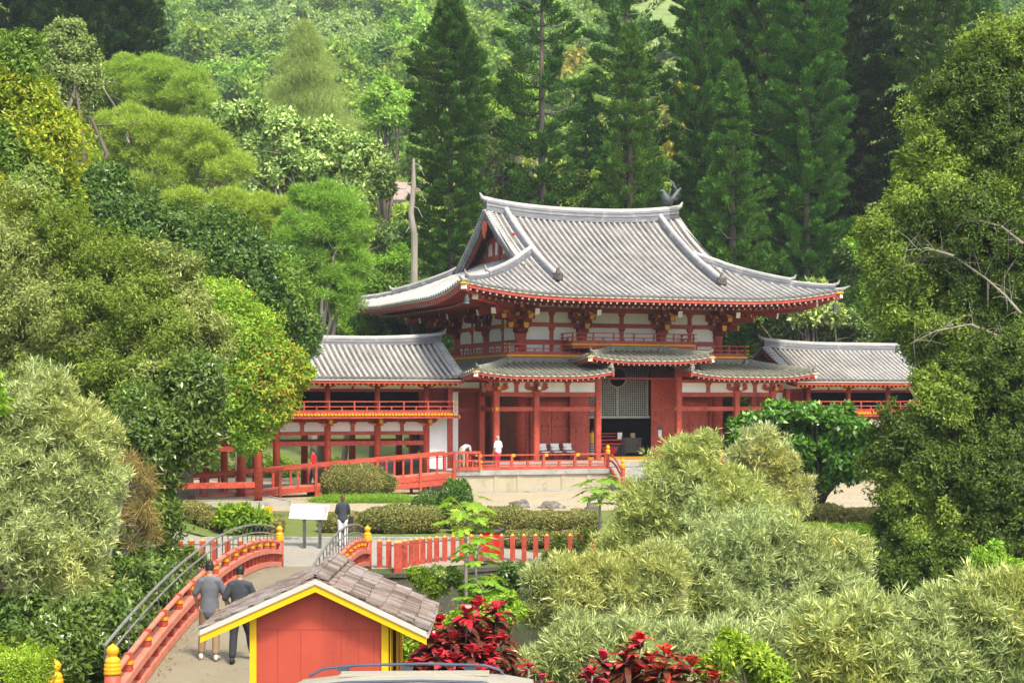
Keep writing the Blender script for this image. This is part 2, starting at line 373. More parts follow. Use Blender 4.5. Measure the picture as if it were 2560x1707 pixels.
def tile_slope(rib, base, rows, side, r=.078, step=.33, tile0=0, pad=0, disc=None, lift_base=0.0):
    """rows: list of polylines from the eave upward; ribs of half-round cover tiles over pan tiles"""
    side = Vector(side)
    NB = 14
    grid = []
    for row in rows:
        P = [Vector(p) for p in row]
        L = [0]
        for a_, b_ in zip(P, P[1:]): L.append(L[-1]+(b_-a_).length)
        tot = L[-1]
        def at(s):
            s = min(max(s, 0), tot)
            for i in range(len(P)-1):
                if s <= L[i+1] or i == len(P)-2:
                    t = (s-L[i])/max(1e-6, L[i+1]-L[i]); return P[i]+(P[i+1]-P[i])*t
        grid.append([at(tot*j/NB) for j in range(NB+1)])
        if rib is None or tot < .25: continue
        n = max(1, int(round(tot/step))); vs = []; k = 0; segs = 5
        ang = [PI*j/segs for j in range(segs+1)]
        for j in range(n):
            for e_, rr in ((0, r), (1, r*.9)):
                s0 = tot*(j+e_)/n; p = at(s0); d = (at(s0+.1)-at(s0-.1)).normalized()
                nn = side.cross(d).normalized()
                if nn.z < 0: nn = -nn
                for t in ang: vs.append(p+side*(math.cos(t)*rr)+nn*(math.sin(t)*rr*1.05-.01))
                k += 1
        q = segs+1
        fs = [(i*q+j, i*q+j+1, (i+1)*q+j+1, (i+1)*q+j) for i in range(k-1) for j in range(segs)]
        fs.append(tuple(range(q)))
        rib.add(vs, fs, tile0)
        # round end tile at the eave
        p = at(0); d = (at(.1)-at(0)).normalized(); nn = side.cross(d).normalized()
        if nn.z < 0: nn = -nn
        c0 = p-d*.05+nn*.01; m = 8
        ring = [c0+side*(math.cos(2*PI*j/m)*r*1.12)+nn*(math.sin(2*PI*j/m)*r*1.12) for j in range(m)]
        ring2 = [x+d*.09 for x in ring]
        rib.add(ring+ring2, [tuple(range(m))]+[(j, (j+1) % m, m+(j+1) % m, m+j) for j in range(m)], 1 if disc is None else disc)
    if base is not None:
        for g1, g2 in zip(grid, grid[1:]):
            vs = g1+g2; n = NB+1
            fs = [(j, n+j, n+j+1, j+1) for j in range(NB)]
            base.add(vs, fs)
            # pan tile lip at the eave
            p, q2 = (g1[0]+g2[0])/2, Vector((0, 0, -.07))
            base.add([g1[0], g2[0], g2[0]+q2, g1[0]+q2], [(0, 1, 2, 3)])

def ridge(mb, pts, w_, h_, mat=0, horn=True, horn_len=.6, cap=1):
    """ridge course: stacked flat tiles, round top tile, optional upturned horn at the first point"""
    w_ /= 2
    prof = [(-w_*1.15, -.08), (w_*1.15, -.08), (w_, h_*.3), (w_*1.12, h_*.34), (w_*.86, h_*.6), (w_*.98, h_*.64), (w_*.78, h_*.85),
            (-w_*.78, h_*.85), (-w_*.98, h_*.64), (-w_*.86, h_*.6), (-w_*1.12, h_*.34), (-w_, h_*.3)]
    mb.sweep(prof, pts, mat)
    top = [(math.cos(t)*w_*.8, h_*.85+math.sin(t)*w_*.8) for t in [PI*i/6 for i in range(7)]]
    mb.sweep(top, pts, cap)
    if horn:
        p = Vector(pts[0]); d = (p-Vector(pts[1])); d.z = 0; d.normalize()
        z0 = Vector((0, 0, h_*.8))
        q = [p-d*.35+z0, p-d*.05+z0+Vector((0, 0, .05)), p+d*horn_len*.35+z0+Vector((0, 0, horn_len*.3)), p+d*horn_len*.6+z0+Vector((0, 0, horn_len*.75))]
        mb.tube(q, [w_*.8, w_*.75, w_*.5, w_*.16], 7, cap)

def clampd(x): return max(0., x)
# upper roof ---------------------------------------------------------
U0, U1, V0, V1 = -2.75, 18.45, -2.6, 16.9
GU = 2.15                                             # gable plane offset from the frame
def hprof(d): return 9.88+.33*d+.0165*d*d
def lift(u, v, amp=.62, LU=10.6, LV=9.75):
    a_, b_ = abs(u-UC)/LU, abs(v-VC)/LV
    return amp*clampd((min(a_, b_)-.38)/.62)**2.3*clampd((max(a_, b_)-.4)/.6)
def ridge_lift(u, dv): return .38*clampd(abs(u-UC)/5.7)**2.5*(dv/9.75)**3
def z_front(u, v):
    dv = min(v-V0, V1-v); return hprof(dv)+lift(u, v)+(ridge_lift(u, dv) if GU-.3 < u < FW-GU+.3 else 0)
def z_side(u, v):
    du = min(u-U0, U1-u); return hprof(du)+lift(u, v)

hall = thing('temple_hall', 'red temple hall with sweeping grey tiled roof, white wall panels and mossy pent roofs', 'temple', HALL_LOC, TH)
HM = [M['tile'], M['tilecap']]
def upper_roof():
    rib, base = MB(), MB()
    for back in (0, 1):
        fl = (lambda v: 2*VC-v) if back else (lambda v: v)
        rows = []
        n = 60
        for i in range(n+1):
            u = U0+.04+(U1-U0-.08)*i/n
            if u < GU: top = V0+(u-U0)
            elif u > FW-GU: top = V0+(U1-u)
            else: top = VC
            m = 16
            rows.append([(u, fl(V0+(top-V0)*j/m), z_front(u, V0+(top-V0)*j/m)) for j in range(m+1)])
        # overlapping gable verge columns
        tile_slope(rib, base, rows, (1, 0, 0))
        for uu in (GU-.02, FW-GU+.02):
            r2 = []
            for du in (-.001, .001):
                r2.append([(uu+du, fl(V0+4.2+(VC-V0-4.2)*j/12), z_front(uu, V0+4.2+(VC-V0-4.2)*j/12)+.02) for j in range(13)])
            tile_slope(rib, None, r2[:1], (1, 0, 0))
    for right in (0, 1):
        fu = (lambda u: 2*UC-u) if right else (lambda u: u)
        rows = []; n = 54
        for i in range(n+1):
            v = V0+.04+(V1-V0-.08)*i/n
            lim = min(v-V0, V1-v); top = min(U0+lim, 3.05)
            rows.append([(fu(U0+(top-U0)*j/14), v, z_side(U0+(top-U0)*j/14, v)) for j in range(15)])
        tile_slope(rib, base, rows, (0, 1, 0))
    b = base.build('upper_roof', M['valley'], hall)
    rib.build('cover_tiles', HM, b, smooth=False)
    # ridges
    rg = MB()
    N = 20; us = [GU-.1+(FW-2*GU+.2)*i/N for i in range(N+1)]
    pts = [(u, VC, z_front(min(max(u, GU), FW-GU), VC)-.02) for u in us]
    ridge(rg, pts, .46, .62, horn=True, horn_len=.55)
    ridge(rg, pts[::-1][:2], .46, .62, horn=True, horn_len=.55)
    rg.build('main_ridge', [M['ridge'], M['tile']], b)
    for back in (0, 1):
        for right in (0, 1):
            X = lambda u: 2*UC-u if right else u
            Yv = lambda v: 2*VC-v if back else v
            k = MB(); q = []
            for j in range(14):
                v = V0+2.35+(VC-.1-V0-2.35)*j/13; u = 3.2
                q.append((X(u-.25*(1-j/13)*0), Yv(v), z_front(u, v)+.02))
            ridge(k, q, .36, .36, horn=False)
            p = Vector(q[0]); sy = -1 if not back else 1
            k.tube([p+Vector((0, sy*.02, .1)), p+Vector((0, sy*.14, .16)), p+Vector((0, sy*.2, .3)), p+Vector((0, sy*.12, .5)), p+Vector((0, sy*.2, .62))], [.24, .28, .2, .11, .03], 8, 2)
            k.box(p.x-.24, p.x+.24, min(p.y, p.y+sy*.2), max(p.y, p.y+sy*.2), p.z-.05, p.z+.34, 2)
            k.build('descending_ridge', [M['ridge'], M['tile'], M['valley']], b)
            # hip ridge in two tiers
            k = MB()
            t1 = [(X(t), Yv(t), z_front(t, t)+.02) for t in [-.75+(3.05+.75)*i/12 for i in range(13)]]
            ridge(k, t1, .32, .36, horn=True, horn_len=.42)
            t2 = [(X(t), Yv(t), z_front(t, t)+.02) for t in [-2.4+(1.8)*i/5 for i in range(6)]]
            ridge(k, t2, .26, .24, horn=True, horn_len=.42)
            p = Vector((X(-2.68), Yv(-2.58), z_front(-2.7, -2.55))); d = Vector((X(0)-X(1), Yv(0)-Yv(1), 0)).normalized()
            k.tube([p-d*.5, p+d*.05, p+d*.45+Vector((0, 0, .17))], [.11, .1, .03], 7, 1)
            k.build('hip_ridge', [M['ridge'], M['tile']], b)
    return b
roof = upper_roof()

def gable(right):
    mir = FW if right else None
    g = MB(mirror=mir)
    # verge tiles lying across the edge
    for back in (0, 1):
        f = (lambda v: 2*VC-v) if back else (lambda v: v)
        s = 0
        for j in range(26):
            v = VC-.12-(VC-2.55)*j/25.
            z = z_front(GU, v)
            g.tube([(GU-.22, f(v), z+.0), (GU+.22, f(v), z+.05)], [.085, .075], 7, 0)
        # barge boards
        n = 12
        vs = [2.3+(VC-2.3)*j/n for j in range(n+1)]
        for (x0, x1, z0, z1, mt) in ((GU-.14, GU-.02, -.16, -.02, 1), (GU-.10, GU+.04, -.52, -.16, 2), (GU+.04, GU+.16, -.66, -.50, 3)):
            for va, vb in zip(vs, vs[1:]):
                za, zb = z_front(GU, va), z_front(GU, vb)
                ya, yb = f(va), f(vb)
                P = [(x0, ya, za+z0), (x0, yb, zb+z0), (x0, yb, zb+z1), (x0, ya, za+z1), (x1, ya, za+z0), (x1, yb, zb+z0), (x1, yb, zb+z1), (x1, ya, za+z1)]
                fs = [(0,1,2,3), (7,6,5,4), (0,4,5,1), (3,2,6,7), (0,3,7,4), (1,5,6,2)]
                g.add(P, fs, mt)
    g.build('gable_verge', [M['tile'], M['cream'], M['ridge'], M['red']], hall)
    w = MB(mirror=mir)
    z0 = 12.0; x = 3.0
    vs = [3.0+(VC-3.0)*j/8 for j in range(9)]
    pts = [(x, v, z_front(GU+.5, v)-.3) for v in vs]+[(x, 2*VC-v, z_front(GU+.5, v)-.3) for v in vs[::-1][1:]]
    pts = [(x, 2.8, z0)]+pts+[(x, 2*VC-2.8, z0)]
    w.prism(pts, (.15, 0, 0), 0)
    w.box(x-.14, x, 3.3, 2*VC-3.3, 12.35, 12.62, 1)
    w.box(x-.16, x, 4.9, 2*VC-4.9, 13.35, 13.6, 1)
    for v in (VC-2.2, VC-1.1, VC+1.1, VC+2.2): w.box(x-.12, x, v-.07, v+.07, 12.62, 13.35, 1)
    w.box(x-.2, x, VC-.14, VC+.14, 12.3, 14.4, 1)
    w.build('gable_wall', [M['white'], M['red']], hall)
    p = MB(mirror=mir)   # hanging gable pendant
    P = [(GU-.2, VC+a_, 13.95+b_) for a_, b_ in ((-.12, .45), (.12, .45), (.3, .2), (.26, -.1), (.12, -.3), (0, -.5), (-.12, -.3), (-.26, -.1), (-.3, .2))]
    p.prism(P, (.1, 0, 0)); p.build('gable_pendant', M['gable_orange'] if 'gable_orange' in M else M['redpale'], hall)
M['gable_orange'] = surface('orange_pendant_paint', (.72, .16, .05), (.62, .12, .04), 5, .5)
gable(0); gable(1)

def eave(rect, zf, amp, depth, name, parent, rafter_sp=.34, zw=None, sides='FLRB', white='white', fh=.17, tail=M['rafterend'], rsz=.1, second=True, urange=None):
    """fascia, soffit boards and two rows of rafters with painted ends under an eave rectangle"""
    u0, u1, v0, v1 = rect
    fa, ra = MB(), MB()
    def P(side, t, d, z):                 # t along the side, d inward from the eave, z height offset from the eave surface
        if side == 'F': u, v = u0+t, v0+d; ze = zf(u, v0)
        elif side == 'B': u, v = u0+t, v1-d; ze = zf(u, v1)
        elif side == 'L': u, v = u0+d, v0+t; ze = zf(u0, v)
        else: u, v = u1-d, v0+t; ze = zf(u1, v)
        return Vector((u, v, ze+z))
    for side in sides:
        Ls = (u1-u0) if side in 'FB' else (v1-v0)
        a0, a1 = (0, Ls)
        if urange and side == 'F': a0, a1 = urange[0]-u0, urange[1]-u0
        n = max(8, int((a1-a0)/.7))
        ts = [a0+(a1-a0)*i/n for i in range(n+1)]
        ins = lambda t, d: min(max(t, d if a0 == 0 else a0), (Ls-d) if a1 == Ls else a1)
        for ta, tb in zip(ts, ts[1:]):
            for (d0, d1, z0, z1, mt) in ((.0, .10, -.12, -.07, 0), (.04, .14, -.12-fh, -.12, 1)):
                vs = [P(side, ins(ta, d0), d0, z0), P(side, ins(tb, d0), d0, z0), P(side, ins(tb, d0), d0, z1), P(side, ins(ta, d0), d0, z1),
                      P(side, ins(ta, d1), d1, z0), P(side, ins(tb, d1), d1, z0), P(side, ins(tb, d1), d1, z1), P(side, ins(ta, d1), d1, z1)]
                fa.add(vs, [(0,1,2,3), (7,6,5,4), (0,4,5,1), (3,2,6,7), (0,3,7,4), (1,5,6,2)], mt)
            A = P(side, ins(ta, .05), .05, -.13); B = P(side, ins(tb, .05), .05, -.13)
            C_ = P(side, ins(tb, depth), depth, 0); D_ = P(side, ins(ta, depth), depth, 0); C_.z = D_.z = zw+.12
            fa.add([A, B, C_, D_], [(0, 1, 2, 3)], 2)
        m = int((a1-a0)/rafter_sp)
        for i in range(m+1):
            t = a0+(a1-a0)*(i+.5)/(m+1)
            dmax = depth
            if a0 == 0: dmax = min(dmax, t+.05)
            if a1 == Ls: dmax = min(dmax, Ls-t+.05)
            zt = -.12-fh-rsz*.55
            for (ds, de, zo) in (((.09, min(1.3, dmax), 0),) + (((1.1, dmax, -.13),) if second and dmax > 1.3 else ())):
                if de-ds < .12: continue
                p = P(side, t, ds, zt+zo)
                q = P(side, t, de, 0); fr = (de)/depth; q.z = (P(side, t, 0, zt).z)*(1-fr)+(zw-.02)*fr+zo*.6
                ra.beam(p, q, rsz*.85, rsz, 1)
                dirn = (p-q).normalized()
                ra.beam(p, p+dirn*.012, rsz*.95, rsz*1.1, 0)
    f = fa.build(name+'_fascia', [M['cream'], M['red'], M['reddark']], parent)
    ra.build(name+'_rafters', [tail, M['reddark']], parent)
eave((U0, U1, V0, V1), lambda u, v: hprof(0)+lift(u, v), .62, 4.8, 'eave', hall, .34, 9.85)
# hip rafters with yellow caps, wind bells
for right in (0, 1):
    for back in (0, 1):
        X = lambda u: 2*UC-u if right else u
        Yv = lambda v: 2*VC-v if back else v
        ze = hprof(0)+.62
        k = MB()
        k.beam((X(-2.6), Yv(-2.6), ze-.36), (X(-.2), Yv(-.2), ze-.75), .24, .34, 0)
        k.beam((X(-2.66), Yv(-2.66), ze-.355), (X(-2.6), Yv(-2.6), ze-.36), .27, .2, 2)
        k.beam((X(-2.7), Yv(-2.7), ze-.17), (X(-2.2), Yv(-2.2), ze-.24), .32, .08, 1)
        k.beam((X(-1.7), Yv(-1.7), ze-.70), (X(1.9), Yv(1.9), 9.5), .26, .36, 0)
        k.beam((X(-1.74), Yv(-1.74), ze-.70), (X(-1.7), Yv(-1.7), ze-.70), .28, .38, 2)
        k.build('hip_rafter', [M['red'], M['yellowb'], M['white']], hall)
        b = MB()
        b.tube([(X(-2.4), Yv(-2.4), ze-.5), (X(-2.4), Yv(-2.4), ze-.72)], .015, 5)
        b.lathe([(.03, .0), (.09, -.04), (.12, -.2), (.13, -.38), (.16, -.45), (.15, -.46)][::-1], (X(-2.4), Yv(-2.4), ze-.70), 10)
        b.build('wind_bell', M['bronze'], hall)

# ---------------------------------------------------------------- brackets and columns of the upper storey
def boat(mb, c, ax, L, w_, h_, mat=0, lip=.12):
    """boat shaped bracket arm centred at c along ax: flat top, rounded-up ends"""
    c = Vector(c); ax = Vector(ax).normalized(); sd = Vector((-ax.y, ax.x, 0))
    P = [(-L/2, h_), (L/2, h_), (L/2, h_*.62), (L/2-lip, h_*.15), (L/2-lip*2.2, 0), (-L/2+lip*2.2, 0), (-L/2+lip, h_*.15), (-L/2, h_*.62)]
    mb.prism([c+ax*a_+Vector((0, 0, b_))-sd*(w_/2) for a_, b_ in P], sd*w_, mat)
def masu(mb, c, s=.26, h_=.2, mat=0):
    c = Vector(c); q = []
    for z, k in ((0, .7), (h_*.45, 1), (h_, 1)):
        for a_, b_ in ((-1,-1),(1,-1),(1,1),(-1,1)): q.append(c+Vector((a_*s/2*k, b_*s/2*k, z)))
    fs = [(3,2,1,0), (8,9,10,11)]
    for r in (0, 4):
        for j in range(4): fs.append((r+j, r+(j+1) % 4, r+4+(j+1) % 4, r+4+j))
    mb.add(q, fs, mat)
def yend(mb, p, n, w_, h_, mat=0):
    """flat painted end of an arm, trapezoid, facing n"""
    p = Vector(p); n = Vector(n).normalized(); sd = Vector((-n.y, n.x, 0))
    P = [(-w_/2, h_), (w_/2, h_), (w_/2*.95, h_*.35), (w_/2*.6, 0), (-w_/2*.6, 0), (-w_/2*.95, h_*.35)]
    mb.prism([p+sd*a_+Vector((0, 0, b_)) for a_, b_ in P], n*.015, mat)
def bracket(u, v, n, parent, z0=8.12, lat=None, corner=False, s=1.0):
    n = Vector(n).normalized(); lat = Vector(lat) if lat else Vector((-n.y, n.x, 0))
    b, y = MB(), MB()
    c = Vector((u, v, 0)); g = 1.414 if corner else 1.0
    def Z(p, z): return Vector((p.x, p.y, z))
    masu(b, Z(c, z0), .62*s, .3*s)
    steps = [(0, z0+.3), (.55*g, z0+.3), (1.1*g, z0+.72)]
    if not corner:
        boat(b, Z(c, z0+.28), lat, 1.15, .2, .24); boat(b, Z(c, z0+.72), lat, 1.5, .2, .24)
        for k in (-.45, 0, .45): masu(b, Z(c+lat*k, z0+.52), .27, .2)
        for k in (-.62, 0, .62): masu(b, Z(c+lat*k, z0+.95), .27, .2)
        for q, zz in ((.6, .72), (1.2, 1.1)):
            p = c+n*q; boat(b, Z(p, z0+zz), lat, 1.05, .18, .22)
            for k in (-.42, .42): masu(b, Z(p+lat*k, z0+zz+.21), .25, .17)
    boat(b, Z(c+n*.15*g, z0+.28), n, 1.35*g, .21, .26)
    masu(b, Z(c+n*.6*g, z0+.54), .27, .2)
    boat(b, Z(c+n*.45*g, z0+.72), n, 2.0*g, .21, .26)
    masu(b, Z(c+n*1.2*g, z0+.97), .27, .2)
    # tail rafters reaching down and out
    b.beam(Z(c, z0+1.6), Z(c+n*2.35*g, z0+1.05), .2, .26)
    masu(b, Z(c+n*2.15*g, z0+1.22), .25, .16)
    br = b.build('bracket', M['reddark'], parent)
    yend(y, Z(c+n*.828*g, z0+.28), n, .27, .28, 0)
    yend(y, Z(c+n*1.455*g, z0+.74), n, .25, .22, 0)
    yend(y, Z(c+n*1.34*g, z0+1.0), n, .25, .17, 0)
    y.beam(Z(c+n*2.35*g, z0+1.05), Z(c+n*2.37*g, z0+1.045), .24, .3, 1)
    for k in (-1, 1):
        if not corner:
            for L_, zz in ((.58, .3), (.755, .74)): yend(y, Z(c+lat*k*L_, z0+zz), lat*k, .2, .2, 0)
            yend(y, Z(c+n*.6+lat*k*.53, z0+.74), lat*k, .18, .18, 0)
            for q in (.6, 1.2): yend(y, Z(c+n*q+lat*k*.42+n*.126, z0+(.93 if q < 1 else 1.31)), n, .2, .14, 0)
    y.build('bracket_end', [M['yellow'], M['white']], br)
upcols = [(u, 2.15) for u in (2.15, 5.55, 10.15, 13.55)]+[(u, 2.15+4.775) for u in (2.15, 13.55)]+[(u, 11.7) for u in (2.15, 5.55, 10.15, 13.55)]
for (u, v) in upcols:
    k = MB(); k.lathe([(.29, 6.7), (.29, 7.9), (.31, 8.0), (.33, 8.13), (.3, 8.15)], (u, v, 0), 20); k.build('column', M['red'], hall, smooth=True)
    isc = u in (2.15, 13.55) and v in (2.15, 11.7)
    nu = (-1 if u < 5 else 1, 0, 0) if u in (2.15, 13.55) else None
    nv = (0, -1 if v < 5 else 1, 0) if v in (2.15, 11.7) else None
    if nu: bracket(u, v, nu, hall)
    if nv: bracket(u, v, nv, hall)
    if isc: bracket(u, v, (nu[0], nv[1], 0), hall, corner=True)
def frame_wall(side):
    """upper storey wall on one side: plaster, posts, tie beams"""
    w, b = MB(), MB()
    if side in 'FB':
        L = (2.15, 13.55); v = 2.15 if side == 'F' else 11.7; sg = -1 if side == 'F' else 1
        cols_ = [2.15, 5.55, 10.15, 13.55]
        bx = lambda mb, a0, a1, z0, z1, t: mb.box(a0, a1, min(v-t, v+t), max(v-t, v+t), z0, z1)
    else:
        L = (2.15, 11.7); v = 2.15 if side == 'L' else 13.55
        cols_ = [2.15, 6.925, 11.7]
        bx = lambda mb, a0, a1, z0, z1, t: mb.box(min(v-t, v+t), max(v-t, v+t), a0, a1, z0, z1)
    bx(w, L[0], L[1], 6.7, 9.75, .06)
    w.build('wall', M['white'], hall)
    bx(b, L[0], L[1], 7.58, 7.83, .14); bx(b, L[0], L[1], 8.50, 8.72, .12); bx(b, L[0], L[1], 9.27, 9.5, .16)
    bx(b, L[0], L[1], 7.05, 7.2, .15)
    b.build('beam', M['red'], hall)
    for a0, a1 in zip(cols_, cols_[1:]):
        m_ = (a0+a1)/2; p = MB()
        bx(p, m_-.11, m_+.11, 7.83, 8.5, .10); bx(p, m_-.11, m_+.11, 8.72, 9.27, .10); bx(p, m_-.11, m_+.11, 7.2, 7.58, .10)
        if side in 'FB': masu(p, (m_, v, 8.32), .34, .18); masu(p, (m_, v, 9.1), .34, .17)
        else: masu(p, (v, m_, 8.32), .34, .18); masu(p, (v, m_, 9.1), .34, .17)
        p.build('post', M['red'], hall)
for sd in 'FLRB': frame_wall(sd)
pu = MB()     # eave purlins carried by the brackets
for q in (1.2, 2.15):
    z = 9.55 if q < 2 else 9.5
    for v in (2.15-q, 11.7+q): pu.box(2.15-q-.5, 13.55+q+.5, v-.1, v+.1, z, z+.22)
    for u in (2.15-q, 13.55+q): pu.box(u-.1, u+.1, 2.15-q-.4, 11.7+q+.4, z+.01, z+.21)
pu.build('eave_purlin', M['reddark'], hall)

# ---------------------------------------------------------------- railings
def railing(pts, z0, hts, sp, parent, name='railing', post=.07, rail=.05, caps=True, ext=.16, mats=None, toe=.1):
    mb = MB(); pts = [Vector((p[0], p[1], 0)) for p in pts]
    for a_, b_ in zip(pts, pts[1:]):
        d = (b_-a_).normalized(); L = (b_-a_).length
        e0 = d*ext
        mb.beam(a_+Vector((0, 0, z0+toe/2)), b_+Vector((0, 0, z0+toe/2)), post*1.2, toe, 0)
        for i, h_ in enumerate(hts):
            mb.beam(a_-e0+Vector((0, 0, z0+h_)), b_+e0+Vector((0, 0, z0+h_)), rail, rail, 0)
            if caps:
                for q, s in ((a_-e0, -1), (b_+e0, 1)): mb.beam(q+Vector((0, 0, z0+h_)), q+d*(s*.05)+Vector((0, 0, z0+h_)), rail*1.25, rail*1.25, 1)
        n = max(1, int(round(L/sp)))
        for i in range(n+1):
            p = a_+d*(L*i/n)
            mb.beam(p+Vector((0, 0, z0)), p+Vector((0, 0, z0+hts[-1])), post, post, 0, up=(0, 1, 0))
            if i < n:
                p2 = p+d*(L/n/2)
                mb.beam(p2+Vector((0, 0, z0)), p2+Vector((0, 0, z0+hts[-2])), post*.9, post*.9, 0, up=(0, 1, 0))
    return mb.build(name, mats or [M['red'], M['yellow']], parent)

def balcony(u0, u1, v0, v1, z, parent, top, sp, loop, dots=.0, wd=.9, name='balcony'):
    b = MB()
    # floor ring drawn as slabs
    for (x0, x1, y0, y1) in loop:
        b.box(x0, x1, y0, y1, z+.0, z+.09, 1)
        b.box(x0+.06, x1-.06, y0+.06, y1-.06, z-.16, z-.001, 0)
    o = b.build(name, [M['red'], M['yellow']], parent)
    return o
bal = balcony(0, 0, 0, 0, 6.93, hall, 0, 0, [(.97, 14.73, .97, 2.0), (.97, 2.0, 2.003, 11.8), (13.7, 14.73, 2.003, 11.8), (.97, 14.73, 11.803, 12.9)])
railing([(1.05, 12.8), (1.05, 1.05), (14.65, 1.05), (14.65, 12.8)], 7.02, [.14, .32, .55], 1.0, bal)
b2 = MB(); b2.box(4.3, 11.4, .45, 2.0, 7.52, 7.60, 1); b2.box(4.36, 11.34, .5, 1.9, 7.35, 7.519, 0)
bal2 = b2.build('raised_balcony', [M['red'], M['yellow']], hall)
railing([(4.4, 1.9), (4.4, .55), (11.3, .55), (11.3, 1.9)], 7.6, [.14, .32, .55], 1.15, bal2)

# ---------------------------------------------------------------- pent roofs round the ground floor
def pent(u0, u1, v0, v1, z0, run, sides, name, hip_l=True, hip_r=True, amp=.25, zin=None):
    hp = lambda d: z0+.19*d+.02*d*d
    LU, LV = (u1-u0)/2, (v1-v0)/2; uc, vc = (u0+u1)/2, (v0+v1)/2
    def lf(u, v):
        r = 0
        for cu, on in ((u0, hip_l), (u1, hip_r)):
            if on or amp: r = max(r, amp*clampd(1-math.hypot(u-cu, v-v0)/2.6)**2)
        return r
    rib, base = MB(), MB()
    if 'F' in sides:
        n = int((u1-u0)/.33); rows = []
        for i in range(n+1):
            u = u0+.03+(u1-u0-.06)*i/n; d = run
            if hip_l: d = min(d, u-u0)
            if hip_r: d = min(d, u1-u)
            d = max(d, .02)
            rows.append([(u, v0+d*j/6, hp(d*j/6)+lf(u, v0+d*j/6)) for j in range(7)])
        tile_slope(rib, base, rows, (1, 0, 0))
    for sd in 'LR':
        if sd not in sides: continue
        n = int((v1-v0)/.33); rows = []
        for i in range(n+1):
            v = v0+.03+(v1-v0-.06)*i/n; d = max(.02, min(run, v-v0))
            fu = (lambda q: u0+q) if sd == 'L' else (lambda q: u1-q)
            rows.append([(fu(d*j/6), v, hp(d*j/6)+lf(fu(0), v)) for j in range(7)])
        tile_slope(rib, base, rows, (0, 1, 0))
    o = base.build(name, M['mossvalley'], hall)
    rib.build('cover_tiles', [M['mosstile'], M['mosstile']], o)
    rg = MB()
    for on, cu, sg in ((hip_l, u0, 1), (hip_r, u1, -1)):
        if on:
            q = [(cu+sg*t, v0+t, hp(t)+lf(cu, v0+t)*.5+.02) for t in [.18+(run-.2)*i/6 for i in range(7)]]
            ridge(rg, q, .24, .2, horn=True, horn_len=.34)
        else:
            q = [(cu-sg*0+sg*.08, v0+.15+(run-.2)*i/6, hp(.15+(run-.2)*i/6)+.02+lf(cu, v0+.15+(run-.2)*i/6)) for i in range(7)]
            ridge(rg, q, .24, .16, horn=False)
            p = Vector(q[0]); rg.tube([p+Vector((0, 0, .05)), p+Vector((0, -.1, .12)), p+Vector((0, -.12, .32))], [.12, .13, .05], 8, 0)
    # top course against the wall
    if 'F' in sides: ridge(rg, [(u0+(run*.9 if hip_l else 0), v0+run, hp(run)), (u1-(run*.9 if hip_r else 0), v0+run, hp(run))], .22, .16, horn=False)
    if 'L' in sides: ridge(rg, [(u0+run, v0+run*.9, hp(run)), (u0+run, v1, hp(run))], .22, .16, horn=False)
    if 'R' in sides: ridge(rg, [(u1-run, v0+run*.9, hp(run)), (u1-run, v1, hp(run))], .22, .16, horn=False)
    rg.build('hip_ridge', [M['mosstile'], M['mosstile']], o)
    eave((u0, u1, v0, v1), lambda u, v: z0+lf(u, v), amp, 1.65, name+'_eave', o, .30, z0-.2, sides=sides, fh=.13, rsz=.075, second=False)
    for on, cu, sg in ((True, u0, 1), (True, u1, -1)):
        zc = z0+amp; k = MB()
        if (sg == 1 and hip_l) or (sg == -1 and hip_r):
            k.beam((cu+sg*.07, v0+.07, zc-.29), (cu+sg*1.5, v0+1.5, z0-.25), .18, .26, 0)
            k.beam((cu+sg*.02, v0+.02, zc-.28), (cu+sg*.07, v0+.07, zc-.29), .2, .2, 2)
            k.beam((cu-sg*.02, v0-.02, zc-.15), (cu+sg*.3, v0+.3, zc-.17), .24, .07, 1)
        else:
            k.beam((cu, v0-.02, zc-.20), (cu, v0+1.7, z0+.12), .1, .3, 0)
        k.build('hip_rafter', [M['red'], M['yellowb'], M['white']], o)
pent(-1.72, 5.65, -1.72, 15.5, 5.98, 2.8, 'FL', 'pent_roof', True, False)
pent(10.05, 17.42, -1.72, 15.5, 5.98, 2.8, 'FR', 'pent_roof', False, True)
pent(4.36, 11.34, -1.72, 1.5, 6.78, 2.1, 'FLR', 'porch_roof', True, True)

# ---------------------------------------------------------------- ground floor of the hall
FL = 1.60
def column_sq(u, v, z0, z1, s=.32, name='column', parent=hall, mat=None):
    k = MB(); h_ = s/2; c4 = s*.16
    P = [(-h_+c4, -h_), (h_-c4, -h_), (h_, -h_+c4), (h_, h_-c4), (h_-c4, h_), (-h_+c4, h_), (-h_, h_-c4), (-h_, -h_+c4)]
    k.prism([(u+a_, v+b_, z0) for a_, b_ in P][::-1], (0, 0, z1-z0)); return k.build(name, mat or M['red'], parent)
mok_u = [0, 2.15, 5.55, 10.15, 13.55, 15.7]; mok_v = [2.15, 6.925, 11.7, 13.85]
for u in mok_u: column_sq(u, 0, 1.25, 5.75 if u not in (5.55, 10.15) else 6.6)
for v in mok_v:
    for u in (0, 15.7): column_sq(u, v, 1.25, 5.7)
for u in mok_u[1:-1]: column_sq(u, 13.85, 1.25, 5.7)
for (u, v) in upcols:
    k = MB(); k.lathe([(.31, FL), (.31, 6.7)], (u, v, 0), 20); k.build('inner_column', M['red'], hall, smooth=True)
def mbeam(a_, b_, z0, z1, t=.12, mat='red', name='beam'):
    k = MB(); d = (Vector(b_)-Vector(a_)).normalized()
    k.beam((a_[0]+d.x*.17, a_[1]+d.y*.17, (z0+z1)/2), (b_[0]-d.x*.17, b_[1]-d.y*.17, (z0+z1)/2), t, z1-z0); return k.build(name, M[mat], hall)
